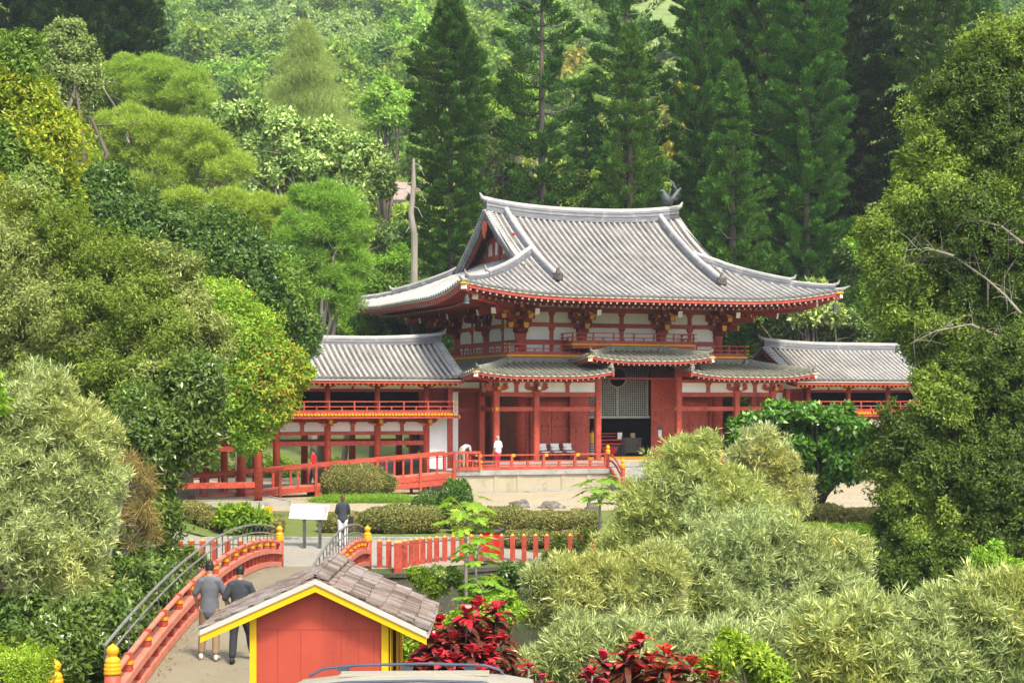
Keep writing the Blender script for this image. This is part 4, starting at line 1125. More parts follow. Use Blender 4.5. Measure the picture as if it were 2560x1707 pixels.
# ------------------------------------------------------------------ post fences round the pond
def post_fence(pts, label, z=None, hh=1.08):
    t = thing('post_fence', label, 'fence', (pts[0].x, pts[0].y, G(pts[0].x, pts[0].y)), 0, 'red picket fences round the pond')
    for p in pts:
        k = MB(); z0 = -.62; z1 = .42-.0; s = .078
        k.box(p.x-s, p.x+s, p.y-s, p.y+s, z0, z1, 0)
        b_ = len(k.v)
        q = [(p.x-s*1.02, p.y-s*1.02, z1), (p.x+s*1.02, p.y-s*1.02, z1), (p.x+s*1.02, p.y+s*1.02, z1), (p.x-s*1.02, p.y+s*1.02, z1), (p.x, p.y, z1+.07)]
        q2 = [(a_, b2, c2-.03 if i < 4 else c2) for i, (a_, b2, c2) in enumerate(q)]
        o = bld(k, 'post', M['red'], t)
        c = MB(); c.add(q2, [(0, 1, 4), (1, 2, 4), (2, 3, 4), (3, 0, 4), (3, 2, 1, 0)]); bld(c, 'cap', M['yellow'], o)
    k = MB()
    for zz in (.30, -.40):
        k.tube([Vector((p.x, p.y+.1, zz)) for p in pts], .02, 6)
    bld(k, 'rail', M['metal'], t)
    return t
post_fence([Vector(((x-1280)*52.4/F, 52.4, 0)) for x in (365, 394, 422, 450, 479, 506.5, 537, 569, 601, 634, 664)], 'red fence posts with yellow tips left of the far end of the bridge')
post_fence([Vector(((x-1280)*52.3/F, 52.3, 0)) for x in (949, 972)]+[Vector(((x-1280)*Y/F, Y, 0)) for x, Y in
   ((992, 51.7), (999, 51.75), (1012.5, 52.35), (1028, 52.7), (1042, 52.95), (1057, 53.2), (1074, 53.45), (1091.6, 53.65), (1112, 53.85), (1133, 54.0), (1154.6, 54.15), (1178.6, 54.25), (1203, 54.35), (1228, 54.4), (1254, 54.45), (1281.6, 54.5), (1310, 54.5), (1339, 54.5), (1367, 54.5), (1397, 54.5), (1425, 54.5), (1454, 54.5), (1482, 54.5), (1510, 54.5), (1538, 54.5), (1566, 54.5), (1594, 54.5), (1622, 54.5))],
   'curved red fence with yellow tipped posts on the mossy pond wall beyond the hut')
# mossy retaining wall below it, coloured dark for shade
k = MB(); vs = []; n = 60
xs = [-16+ i*.75 for i in range(n+1)]
for x in xs:
    y = bank(x)-.32
    vs += [(x, y-.35, -2.4), (x, y-.1, -.62), (x, y-.16, -.60), (x, y-.16, -.48), (x, y+.42, -.47)]
k.add(vs, [(i*5+j, (i+1)*5+j, (i+1)*5+j+1, i*5+j+1) for i in range(n) for j in range(4)])
o = k.build('retaining_wall', M['wallstone'], label='mossy pond wall, its stone coloured dark for shade, below the curved red fence', cat='wall')
# red box and info sign
t = thing('red_box', 'bright red wooden box seen through the pond fence', 'box', (-.65, 55.2, G(-.65, 55.2)))
k = MB(); z0 = G(-.65, 55.2); k.box(-1.0, -.35, 55.0, 55.5, z0, z0+.75, 0); bld(k, 'crate', M['redbright'], t)
k = MB(); k.box(-.35, -.27, 54.95, 55.5, z0, z0+.85); k.box(-1.02, -.27, 54.95, 55.5, z0+.752, z0+.8); bld(k, 'frame', M['metal'], t)
SY = 55.2
t = thing('information_sign', 'white slanted information board on two dark posts', 'sign', (S(776, 1345, SY).x, SY, G(-6.4, SY)))
a_ = S(722, 1295, SY); b_ = S(816, 1298, SY)
c1 = Vector((S(729, 1260, SY+.28).x, SY+.28, S(729, 1260, SY+.28).z)); c2 = Vector((S(823, 1262, SY+.28).x, SY+.28, S(823, 1262, SY+.28).z))
k = MB(); nrm = (b_-a_).cross(c1-a_).normalized()*-.03
k.prism([a_, b_, c2, c1], nrm)
pan = bld(k, 'panel', M['signwhite'], t)
k = MB(); up = nrm.normalized()*-.004
def pp(s, r): return a_+(b_-a_)*s+((c1-a_)*(1-s)+(c2-b_)*s)*r
def rect(s0, s1, r0, r1, mt): k.add([pp(s0, r0)+up, pp(s1, r0)+up, pp(s1, r1)+up, pp(s0, r1)+up], [(0, 1, 2, 3)], mt)
rect(.86, .985, .05, .30, 0); rect(.90, .985, .30, .97, 0); rect(.84, .90, .72, .95, 0)
rect(.06, .12, .80, .88, 0)
for (s, r) in ((.67, .35), (.69, .5), (.72, .42), (.71, .6), (.74, .3), (.68, .68)): rect(s, s+.022, r, r+.10, 1)
for i in range(9): rect(.08, .30+.05*math.sin(i*2.2), .62-.06*i, .635-.06*i, 2)
for i in range(9): rect(.36, .58+.04*math.sin(i*1.7), .62-.06*i, .635-.06*i, 2)
bld(k, 'print', [M['signred'], M['metal'], M['textgrey']], pan)
for px in (761, 800):
    k = MB(); p = S(px, 1300, SY+.1); z0 = G(p.x, p.y); k.box(p.x-.05, p.x+.05, p.y-.04, p.y+.04, z0-.05, p.z+.02); bld(k, 'post', M['metal'], t)
# thin red post left of the wing
# small orange notice on the lawn
p = S(670, 1300, 66); z0 = G(p.x, 66)
t = thing('small_notice', 'small orange notice on the lawn behind the bridge railing', 'notice', (p.x, 66, z0))
k = MB(); k.box(p.x-.14, p.x+.17, 65.98, 66.0, z0+.25, z0+.55, 0); bld(k, 'board', M['yellow'], t)
k = MB(); k.box(p.x-.2, p.x-.15, 65.98, 66.02, z0, z0+.6); bld(k, 'stake', M['white'], t)
# rocks
def rock(px, py, Y, w_, h_, label, seed):
    p = S(px, py, Y); rnd = random.Random(seed)
    import bmesh
    bm = bmesh.new(); bmesh.ops.create_icosphere(bm, subdivisions=3, radius=1)
    from mathutils import noise as nz
    for v in bm.verts:
        q = v.co.copy(); n = nz.noise(q*1.3+Vector((seed, 0, 0)))*.5+nz.noise(q*3+Vector((0, seed, 0)))*.2
        v.co = Vector((q.x*w_/2, q.y*w_*.32, max(q.z, -.3)*h_))*(1+n)
    me = bpy.data.meshes.new('rock'); bm.to_mesh(me); bm.free(); me.materials.append(M['rock'])
    o = link_mesh('rock', me); o.location = (p.x, Y, G(p.x, Y)+h_*.12)
    setp(o, label, 'rock', 'rocks on the gravel court')
rock(1302, 1260, 73.5, .95, .34, 'grey rock with a raised right end on the gravel', 3)
rock(1375, 1264, 73.2, 1.1, .26, 'long flat pale rock on the gravel, right of the raised one', 8)
rock(1480, 1282, 69.5, .7, .42, 'dark round rock at the lawn edge beside the pale shrub', 12)

# ------------------------------------------------------------------ hut
hut = thing('ticket_hut', 'small red hut with yellow trim and a brown shingle roof beside the bridge', 'hut', (-2.4, 23.3, -.1))
HX, HY0, HY1 = -2.51, 22.16, 24.5
wl, wr = -3.34, -1.59; ez = 2.36
slopeL = .475
ap = 2.43
def rzx(x): return ap-(abs(x-HX))*slopeL*(.93 if x < HX else 1.0)
k = MB()
pts = [(wl, -.3), (wr, -.3), (wr, rzx(wr)-.12), (HX, ap-.12), (wl, rzx(wl)-.12)]
k.prism([(x, HY0, z) for x, z in pts], (0, .06, 0), 0)
k.prism([(x, HY1, z) for x, z in pts], (0, .06, 0), 0)
k.box(wl, wl+.06, HY0+.06, HY1, -.3, rzx(wl)-.16, 0)
k.box(wr-.06, wr, HY0+.06, HY0+.30, -.3, rzx(wr)-.16, 0); k.box(wr-.06, wr, HY1-.9, HY1, -.3, rzx(wr)-.16, 0)
k.box(wr-.06, wr, HY0+.30, HY1-.9, -.3, .7, 0); k.box(wr-.06, wr, HY0+.30, HY1-.9, 1.75, rzx(wr)-.16, 0)
k.box(wl, wr, HY0+.0, HY1, -.36, -.3, 0)
bld(k, 'wall', M['hutred'], hut)
k = MB()       # plywood grooves
for x in (-3.02, -2.72, -2.2, -1.98, -1.78): k.box(x-.004, x+.004, HY0-.002, HY0+.002, -.3, 1.74)
k.box(wl+.1, HX+.08, HY0-.002, HY0+.002, 1.742, 1.752); k.box(HX+.085, wr-.1, HY0-.002, HY0+.002, 1.735, 1.745); k.box(HX+.078, HX+.086, HY0-.002, HY0+.002, 1.73, ap-.16)
bld(k, 'groove', M['hutgroove'], hut)
for x0, x1 in ((wl-.035, wl+.05), (wr-.09, wr+.02)):
    k = MB(); k.box(x0, x1, HY0-.03, HY0-.0025, -.3, rzx(x0 if x0 < HX else x1)-.16); bld(k, 'corner_trim', M['yellowb'], hut)
k = MB(); k.box(wr+.002, wr+.03, HY0-.03, HY0+.05, -.3, rzx(wr)-.18); k.box(wr+.002, wr+.03, HY1-.08, HY1+.06, -.3, rzx(wr)-.18); bld(k, 'corner_trim', M['yellowb'], hut)
k = MB(); k.box(wr-.03, wr-.02, HY0+.34, HY1-.94, .7, 1.75); win = bld(k, 'window', M['glass'], hut)
k = MB(); w0, w1 = HY0+.30, HY1-.9
for a0, a1, z0, z1 in ((w0, w0+.05, .7, 1.75), (w1-.05, w1, .7, 1.75), (w0, w1, .65, .699), (w0, w1, 1.751, 1.80)): k.box(wr+.002, wr+.03, a0, a1, z0, z1)
bld(k, 'window_frame', M['yellowb'], win)
# roof: decking, shingles in courses, trim boards
LX, RX = -3.98, -1.09
RY0, RY1 = 21.98, 24.85
k = MB()
k.prism([(LX, RY0, rzx(LX)-.03), (HX, RY0, ap-.03), (RX, RY0, rzx(RX)-.03), (RX, RY0, rzx(RX)+.0), (HX, RY0, ap), (LX, RY0, rzx(LX)+.0)], (0, RY1-RY0, 0), 0)
rf = bld(k, 'roof', M['shinglegrey'], hut)
rnd = random.Random(5)
sh = MB()
for sgn, ex in ((-1, LX), (1, RX)):
    W = abs(ex-HX); nc = 7
    for c in range(nc):
        x0 = HX+sgn*W*(c+1)/nc+sgn*.03; x1 = HX+sgn*W*(c-.25)/nc
        y = RY0-.03
        while y < RY1:
            wy = rnd.uniform(.07, .2); y1 = min(y+wy, RY1+.02)
            lo = rzx(x0)+.035+rnd.uniform(0, .012); hi = rzx(x1)+.012 if c else ap+.0
            x0j = x0+sgn*rnd.uniform(-.02, .02)
            th = .028
            A = [(x0j, y, lo), (x0j, y1-.006, lo), (x1, y1-.006, hi), (x1, y, hi)]
            sh.add([Vector(p) for p in A]+[Vector(p)-Vector((0, 0, th)) for p in A], [(0, 1, 2, 3), (7, 6, 5, 4), (0, 4, 5, 1), (1, 5, 6, 2), (2, 6, 7, 3), (3, 7, 4, 0)], 0)
            y = y1
for i in range(16):     # stacked ridge shingles
    y = RY0-.03+i*.18
    for sgn in (-1, 1):
        z = ap+.035+.008*(i % 3)+rnd.uniform(0, .008)
        A = [(HX-sgn*.02, y, z+.02), (HX+sgn*.17, y, z-.062), (HX+sgn*.17, y+.22, z-.05), (HX-sgn*.02, y+.22, z+.032)]
        sh.add([Vector(p) for p in A]+[Vector(p)-Vector((0, 0, .025)) for p in A], [(0, 1, 2, 3), (7, 6, 5, 4), (0, 4, 5, 1), (1, 5, 6, 2), (2, 6, 7, 3), (3, 7, 4, 0)], 0)
bld(sh, 'shingles', M['shinglevar'], rf)
k = MB()
for (x0, x1) in ((LX, HX), (HX, RX)):
    for yy_, hh, zz, mt in ((RY0-.035, .10, -.075, 0), (RY0-.055, .045, -.03, 1)):
        z0, z1 = rzx(x0)+zz, rzx(x1)+zz
        k.prism([(x0, yy_, z0), (x1, yy_, z1), (x1, yy_, z1+hh*.0-hh), (x0, yy_, z0-hh)] if mt == 0 else [(x0, yy_, z0+.02), (x1, yy_, z1+.02), (x1, yy_, z1+.02-hh*1.5), (x0, yy_, z0+.02-hh*1.5)], (0, .034 if mt == 0 else .05, 0), mt)
bld(k, 'barge_board', [M['yellowb'], M['cream']], rf)
k = MB(); k.beam((RX+.01, RY0, rzx(RX)-.05), (RX+.01, RY1, rzx(RX)-.05), .03, .08); k.beam((LX-.01, RY0, rzx(LX)-.05), (LX-.01, RY1, rzx(LX)-.05), .03, .08); bld(k, 'eave_board', M['cream'], rf)

# ------------------------------------------------------------------ parked car, only its roof in view
car = thing('parked_car', 'champagne car roof with blue-grey roof rails at the bottom edge', 'car', (-1.2, 17.1, .2))
CX0 = -4.08
# stations: x, half width, belt z, roof z, roof half width
ST = [(0, .70, .55, .60, .66), (.15, .84, .80, .88, .78), (.9, .90, .98, 1.06, .82), (1.15, .91, 1.0, 1.12, .80), (1.62, .92, 1.02, 1.52, .66), (1.95, .92, 1.02, 1.70, .60), (2.5, .92, 1.03, 1.765, .60), (3.2, .92, 1.03, 1.785, .60), (3.75, .92, 1.03, 1.77, .60), (4.0, .91, 1.03, 1.745, .60), (4.12, .90, 1.02, 1.70, .60), (4.32, .89, 1.0, 1.25, .70), (4.42, .86, .85, .98, .76), (4.46, .80, .60, .66, .74)]
def carsec(st):
    x, hw, bz, rz, rw = st; y = 17.1; b = .42
    L = [(-hw*.96, b), (-hw, (b+bz)/2), (-hw*.98, bz), (-rw-.05, rz-.10), (-rw, rz-.035), (-rw*.8, rz), (0, rz+.018), (rw*.8, rz), (rw, rz-.035), (rw+.05, rz-.10), (hw*.98, bz), (hw, (b+bz)/2), (hw*.96, b)]
    if rz-bz < .2: L = [(-hw*.96, b), (-hw, (b+bz)/2), (-hw*.98, bz-.02), (-hw*.94, bz+.01), (-rw, rz-.03), (-rw*.8, rz), (0, rz+.015), (rw*.8, rz), (rw, rz-.03), (hw*.94, bz+.01), (hw*.98, bz-.02), (hw, (b+bz)/2), (hw*.96, b)]
    if x < .05: pass
    return [(CX0+x, y+a_, .05+zz) for a_, zz in L]
def interp(x):
    for a_, b_ in zip(ST, ST[1:]):
        if a_[0] <= x <= b_[0]:
            t = (x-a_[0])/(b_[0]-a_[0]); return tuple(a_[i]+(b_[i]-a_[i])*t for i in range(5))
xs = sorted(set([s[0] for s in ST]+[i*.15 for i in range(30)]))
k = MB(); vs = []; secs = [interp(x) for x in xs if interp(x)]
for s in secs: vs += carsec(s)
n = 13
k.add(vs, [(i*n+j, i*n+j+1, (i+1)*n+j+1, (i+1)*n+j) for i in range(len(secs)-1) for j in range(n-1)]+[tuple(range(n)), tuple(range((len(secs)-1)*n, len(secs)*n))])
CARZ = .07
body = bld(k, 'body', M['carpaint'], car, smooth=True)
k = MB()
for sg in (-1, 1):
    for x0, x1 in ((1.75, 2.55), (2.63, 3.35), (3.43, 3.98)):
        def q(x, t):
            s = interp(x); a0 = Vector((CX0+x, 17.1+sg*(s[1]*.98+.004), .05+s[2]+.02)); b0 = Vector((CX0+x, 17.1+sg*(s[4]+.055), .05+s[3]-.11)); return a0+(b0-a0)*t+Vector((0, sg*.004, 0))
        k.add([q(x0+.0, 0), q(x1, 0), q(x1, 1), q(x0+.12, 1)], [(0, 1, 2, 3)])
s = interp(1.2); s2 = interp(1.85)
k.add([(CX0+1.2, 17.1-.7, .05+s[3]+.02), (CX0+1.2, 17.1+.7, .05+s[3]+.02), (CX0+1.83, 17.1+.55, .05+s2[3]+.01), (CX0+1.83, 17.1-.55, .05+s2[3]+.01)], [(0, 1, 2, 3)])
s = interp(4.14); s2 = interp(4.31)
k.add([(CX0+4.16, 17.1-.55, .05+1.64), (CX0+4.16, 17.1+.55, .05+1.64), (CX0+4.335, 17.1+.66, .05+1.25), (CX0+4.335, 17.1-.66, .05+1.25)], [(0, 1, 2, 3)])
bld(k, 'window', M['glass'], car)
k = MB()
for y in (16.75, 16.92, 17.28, 17.45): k.beam((CX0+2.35, y, .05+1.79), (CX0+3.85, y, .05+1.80), .05, .02)
bld(k, 'roof_rib', M['carpaint'], body)
for y in (16.56, 17.64):
    k = MB(); q = [(CX0+2.0, y, .05+1.72), (CX0+2.15, y, .05+1.80), (CX0+2.5, y, .05+1.835), (CX0+3.2, y, .05+1.85), (CX0+3.8, y, .05+1.835), (CX0+3.95, y, .05+1.79), (CX0+4.0, y, .05+1.73)]
    k.tube(q, .015, 8)
    for x in (2.35, 3.0, 3.65): k.beam((CX0+x-.06, y, .05+1.80), (CX0+x+.06, y, .05+1.79), .03, .05)
    bld(k, 'roof_rail', M['steel'], car)
k = MB(); k.prism([(CX0+4.0, 16.55, 1.80), (CX0+4.30, 16.6, 1.74), (CX0+4.30, 16.6, 1.71), (CX0+4.0, 16.55, 1.74)], (0, 1.05, 0)); bld(k, 'spoiler', M['carpaint'], car, bevel=.012)
for x in (.85, 3.6):
    for y in (16.22, 17.78):
        k = MB(); k.tube([(CX0+x, y, .53), (CX0+x, y+.2, .53)], .34, 24, 0); k.tube([(CX0+x, y-.01, .53), (CX0+x, y+.21, .53)], .2, 16, 1); bld(k, 'wheel', [M['rubber'], M['steel']], car)

car.location.z += .10
# fallen leaves on the paved and gravel ground
rng_ = np.random.default_rng(9); Q_ = []
for _ in range(5200):
    y = rng_.choice([rng_.uniform(27, 52), rng_.uniform(52.3, 57), rng_.uniform(71.5, 83)], p=[.25, .3, .45])
    if y < 52: x = bx_(y)+rng_.choice([rng_.uniform(.05, .35), rng_.uniform(.1, 2.5)]); z = deckz(y)+.006
    elif y < 57: x = rng_.uniform(-14, .2); z = G(x, y)+.02
    else: x = rng_.uniform(-16, 22); z = G(x, y)+.036
    a_ = rng_.random()*6.28; L = rng_.uniform(.03, .07)*(1 if y < 60 else 1.6); d = np.array([math.cos(a_), math.sin(a_), .1]); e_ = np.array([-d[1], d[0], .15*rng_.normal()])
    p = np.array([x, y, z+.004]); Q_.append([p, p+d*L*.5+e_*L*.25, p+d*L, p+d*L*.5-e_*L*.25])
M['litter'] = surface('fallen_leaf', (.17, .11, .045), (.11, .10, .04), 3, .8)
setp(link_mesh('fallen_leaves', quads_mesh('fallen_leaves', np.array(Q_), M['litter'])), 'dry leaves scattered over the bridge deck, path and gravel', 'leaves', None, 'stuff')
# ------------------------------------------------------------------ people
def blob(mb, pts, n=12):
    """closed loft: pts = (x, y, z, rx, ry); rings across the path, rounded ends"""
    P = [Vector(p[:3]) for p in pts]; R = [(p[3], p[4] if len(p) > 4 else p[3]) for p in pts]
    d0 = (P[0]-P[1]).normalized(); d1 = (P[-1]-P[-2]).normalized()
    A, RR = [], []
    for q in (.92, .6): A.append(P[0]+d0*min(R[0])*q); g = math.sqrt(1-q*q); RR.append((R[0][0]*g, R[0][1]*g))
    A += P; RR += R
    for q in (.6, .92): A.append(P[-1]+d1*min(R[-1])*q); g = math.sqrt(1-q*q); RR.append((R[-1][0]*g, R[-1][1]*g))
    vs = []; k = len(A); ov = P[-1]-P[0]; hor = any(abs((P[i+1]-P[i]).normalized().x) > .8 for i in range(len(P)-1))
    rf0 = Vector((0, 1, 0)) if hor and abs(ov.normalized().y) < .8 else Vector((1, 0, 0))
    for i, p in enumerate(A):
        d = (A[min(i+1, k-1)]-A[max(i-1, 0)]).normalized()
        ref = rf0 if abs(d.dot(rf0)) < .93 else Vector((0, 0, 1))
        v_ = d.cross(ref).normalized(); u_ = v_.cross(d).normalized()
        for j in range(n): t = 2*PI*j/n; vs.append(p+u_*(math.cos(t)*RR[i][0])+v_*(math.sin(t)*RR[i][1]))
    fs = [(i*n+j, i*n+(j+1) % n, (i+1)*n+(j+1) % n, (i+1)*n+j) for i in range(k-1) for j in range(n)]
    fs += [tuple(range(n))[::-1], tuple(range((k-1)*n, k*n))]
    mb.add(vs, fs)
def fuse(mb, name, mat, parent, vox, it=4):
    o = mb.build(name, mat, parent)
    r_ = o.modifiers.new('fuse', 'REMESH'); r_.mode = 'VOXEL'; r_.voxel_size = vox; r_.use_smooth_shade = True
    if it: m_ = o.modifiers.new('soften', 'SMOOTH'); m_.factor = .5; m_.iterations = it
    return o
def person(label, loc, rz, H=1.72, shirt=None, trous=None, hair=None, skin=None, shoe=None, feet=((-.1, -.12), (.1, .12)), arms=None, hairlen=0, shirt_len=.0, build=1.0, spine=None, sleeve='short', vox=.016, head_turn=0, skirt=False):
    s = H/1.72; sk = skin or M['skin']; t = thing('person', label, 'person', loc, rz); B = build
    sp = [Vector(q) for q in (spine or [(0, 0, .96), (0, 0, 1.12), (0, .0, 1.30), (0, -.01, 1.42), (0, .0, 1.49), (0, .02, 1.56)])]
    hd = (sp[5]-sp[4]).normalized(); hc = sp[5]+hd*.085
    A = arms or {}; S_ = lambda L: [tuple(x*s for x in q) for q in L]
    body, cl, tr = MB(), MB(), MB()
    tor = [(*sp[0], .155*B, .105*B), (*sp[1], .13*B, .09*B), (*sp[2], .165*B, .105*B), (*sp[3], .15*B, .085*B)]
    blob(body, S_(tor)); blob(body, S_([(*sp[3], .075, .065), (*sp[4], .055, .058), (*sp[5], .055, .06)]))
    fd = Vector((math.sin(head_turn), math.cos(head_turn), 0)) if abs(hd.z) > .7 else Vector((0, .3, -1)).normalized(); sv = fd.cross(Vector((0, 0, 1))).normalized()
    # skull, jaw, nose, ears in the same surface
    blob(body, S_([(*(hc-hd*.045-fd*.01), .066, .078), (*(hc+hd*.02-fd*.012), .076, .092), (*(hc+hd*.055-fd*.012), .066, .08)]), 16)
    blob(body, S_([(*(hc-hd*.085+fd*.028), .042, .042), (*(hc-hd*.03+fd*.02), .058, .062)]), 12)
    blob(body, S_([(*(hc-hd*.035+fd*.088), .014), (*(hc+hd*.01+fd*.078), .010)]), 8)
    for g in (-1, 1): blob(body, S_([(*(hc-hd*.03+sv*g*.078), .012, .02), (*(hc+hd*.012+sv*g*.08), .012, .02)]), 8)
    blob(cl, S_([(tor[0][0], tor[0][1], tor[0][2]-.05-shirt_len, .185*B, .145*B), (*sp[1], .165*B, .125*B), (*sp[2], .187*B, .13*B), (*sp[3], .168*B, .105*B)]), 16)
    blob(cl, S_([(*sp[3], .10, .088), (*(sp[3]*.45+sp[4]*.55), .07, .072)]))
    blob(tr, S_([(sp[0].x, sp[0].y, sp[0].z-.04, .17*B, .125*B), (sp[0].x, sp[0].y, sp[0].z+.05, .155*B, .115*B)]), 16)
    for g, nm in ((-1, 'L'), (1, 'R')):
        d = A.get(nm, ((g*.25, .0, 1.15), (g*.26, .05, .92)))
        so_ = sp[3]+Vector((g*.165*B, 0, -.01)); el, wr_ = Vector(d[0]), Vector(d[1])
        up1 = so_.lerp(el, .35)
        blob(body, S_([(*so_, .056*B), (*up1, .050*B), (*el, .038*B)])); blob(body, S_([(*el, .039*B), (*el.lerp(wr_, .3), .040*B), (*wr_, .026)]))
        dd = (wr_-el).normalized(); sd = Vector((0, 1, 0)) if abs(dd.y) < .7 else Vector((1, 0, 0)); sd = (sd-dd*sd.dot(dd)).normalized(); nr = dd.cross(sd)
        blob(body, S_([(*wr_, .022, .026), (*(wr_+dd*.05), .020, .036), (*(wr_+dd*.085), .016, .036)]), 8)
        for i, (o_, L) in enumerate(((-.028, .062), (-.0095, .074), (.0095, .068), (.027, .052))):
            a_ = wr_+dd*.085+sd*o_; b_ = a_+dd*L*.55+nr*g*L*.12; c2_ = b_+dd*L*.38+nr*g*L*.3
            blob(body, S_([(*a_, .0105), (*b_, .0095), (*c2_, .0085)]), 6)
        a_ = wr_+dd*.03+sd*.03; b_ = a_+dd*.03+sd*.025; blob(body, S_([(*a_, .013), (*b_, .011), (*(b_+dd*.028), .0095)]), 6)
        q = S_([(*(sp[3]+Vector((g*.11, 0, 0))), .085*B, .08*B), (*so_, .079*B), (*up1, .074*B), (*so_.lerp(el, .9), .068*B)]); blob(cl, q)
        if sleeve == 'long': blob(cl, S_([(*so_.lerp(el, .8), .06*B), (*el, .058*B), (*el.lerp(wr_, .9), .042)]))
        fx, fy = feet[0 if g < 0 else 1]
        hp = Vector((g*.088*B+sp[0].x, sp[0].y, .88)); kn = Vector(((fx+g*.088)/2+g*.01, (fy+sp[0].y)*.5+.035, .50)); an = Vector((fx, fy, .09))
        blob(body, S_([(*hp, .09*B), (*kn, .056*B)])); blob(body, S_([(*kn, .055*B), (*(kn.lerp(an, .3)+Vector((0, -.015, 0))), .056*B), (*an, .036)])); blob(body, S_([(*an, .036), (fx+g*.015, fy+.14, .035, .035, .022)]))
        blob(tr, S_([(*hp, .112*B, .115*B), (*hp.lerp(kn, .5), .094*B), (*kn, .076*B), (*kn.lerp(an, .5), .074*B), (an.x, an.y, .14, .064*B)]))
        k = MB(); c0 = Vector((fx, fy-.07, 0)); c1 = Vector((fx+g*.03, fy+.20, 0)); dv = c1-c0; sdv = Vector((-dv.y, dv.x, 0)).normalized(); pr = ((0, .028, .07), (.12, .040, .115), (.36, .043, .105), (.6, .046, .07), (.85, .045, .05), (1, .028, .035)); vs = []
        for q_, w_, z in pr:
            cc = c0+dv*q_; vs += [cc-sdv*w_, cc+sdv*w_, cc+sdv*w_*.95+Vector((0, 0, z*.6)), cc+sdv*w_*.45+Vector((0, 0, z)), cc-sdv*w_*.45+Vector((0, 0, z)), cc-sdv*w_*.95+Vector((0, 0, z*.6))]
        k.add([v*s for v in vs], [(i*6+j, i*6+(j+1) % 6, (i+1)*6+(j+1) % 6, (i+1)*6+j) for i in range(5) for j in range(6)]+[(0, 5, 4, 3, 2, 1), tuple(range(30, 36))])
        k.build('shoe', shoe or M['black'], t, smooth=True)
    if skirt: blob(tr, S_([(0, 0, .30, .21, .17), (0, 0, .6, .20, .16), (0, 0, .9, .16, .12)]), 16)
    fuse(body, 'body', sk, t, min(vox, .011), 2); fuse(tr, 'trousers' if not skirt else 'skirt', trous, t, vox); fuse(cl, 'shirt', shirt, t, vox)
    k = MB()
    for g in (-1, 1): e0 = (hc+fd*.078+sv*g*.03+hd*.01)*s; k.beam(e0-sv*.012*s, e0+sv*.012*s, .008*s, .009*s)
    e0 = (hc+fd*.080-hd*.065)*s; k.beam(e0-sv*.022*s, e0+sv*.022*s, .007*s, .007*s); k.build('eyes_and_mouth', M['facedark'], t)
    h_ = MB(); blob(h_, S_([(*(hc+hd*(.0 if not hairlen else -.02)-fd*.03), .078, .076), (*(hc+hd*.035-fd*.020), .084, .096), (*(hc+hd*.062-fd*.016), .075, .088)]), 16)
    if hairlen:
        q = hc-fd*.065; blob(h_, S_([(*q, .066, .045), (*(q-Vector((0, 0, hairlen*.35))), .060, .036), (*(q-Vector((0, 0, hairlen*.75))-fd*.02), .05, .03), (*(q-Vector((0, 0, hairlen))-fd*.02), .028, .02)]), 12)
    fuse(h_, 'hair', hair, t, .012, 2)
    return t
def cloth(name, c1, c2): return surface(name, c1, c2, 6, .85, .25, 60)
M['facedark'] = surface('dark_line', (.05, .02, .02), (.06, .03, .02), 4, .6)
M['greyshirt'] = cloth('grey_shirt', (.105, .115, .13), (.13, .14, .155)); M['khaki'] = cloth('khaki_cotton', (.22, .15, .085), (.26, .18, .105))
M['blackcloth'] = cloth('black_cloth', (.022, .025, .03), (.032, .035, .04)); M['charcoal'] = cloth('charcoal_cloth', (.035, .042, .05), (.05, .057, .065))
M['whitecloth'] = cloth('white_cloth', (.78, .78, .80), (.70, .70, .73)); M['pinkcloth'] = cloth('bright_pink_cloth', (.75, .04, .10), (.65, .03, .08))
M['redcloth'] = cloth('red_cloth', (.62, .01, .02), (.5, .01, .015)); M['yellowcloth'] = cloth('yellow_cloth', (.75, .45, .03), (.68, .40, .03))
M['palegrey'] = cloth('pale_grey_cloth', (.45, .47, .48), (.38, .40, .42)); M['tan'] = cloth('tan_cloth', (.42, .33, .22), (.36, .28, .19))
M['hairblack'] = surface('black_hair', (.012, .01, .01), (.02, .017, .015), 12, .5); M['hairbrown'] = surface('brown_hair', (.13, .055, .03), (.09, .04, .022), 14, .5); M['hairgrey'] = surface('grey_blond_hair', (.42, .38, .31), (.30, .27, .22), 12, .6)
M['shoewhite'] = surface('white_shoe', (.6, .58, .54), (.45, .43, .4), 6, .6)
def at_deck(px, Y): x = (px-1280)*Y/F; return (x, Y, deckz(Y)+.003)
person('person in a dark grey short sleeved shirt and khaki trousers walking over the bridge', at_deck(524, 30.9), .06, 1.70, M['greyshirt'], M['khaki'], M['hairblack'], shoe=M['shoewhite'],
       feet=((-.15, .02), (.13, -.16)), arms={'L': ((-.27, .02, 1.17), (-.24, .14, .98)), 'R': ((.27, .02, 1.17), (.28, .13, 1.0))}, build=.96, shirt_len=.05, vox=.011)
person('person dressed all in black walking on the bridge, partly behind the hut roof', at_deck(600, 30.7), -.05, 1.66, M['charcoal'], M['blackcloth'], M['hairblack'], shoe=M['black'],
       feet=((-.1, -.20), (.19, .22)), arms={'L': ((-.28, -.02, 1.15), (-.22, .18, 1.02)), 'R': ((.27, .06, 1.17), (.2, .22, 1.08))}, sleeve='short', build=1.0, vox=.011, shirt_len=.06)
p = S(857, 1356, 55.6)
pw = person('person in a black top and white trousers reading the information board', (p.x, 55.6, G(p.x, 55.6)+.015), .12, 1.62, M['charcoal'], M['whitecloth'], M['hairbrown'], shoe=M['shoewhite'],
       feet=((-.08, -.02), (.09, .05)), arms={'L': ((-.22, .05, 1.16), (-.12, .2, 1.05)), 'R': ((.22, .05, 1.16), (.13, .2, 1.05))}, sleeve='long', hairlen=.33, build=.95)
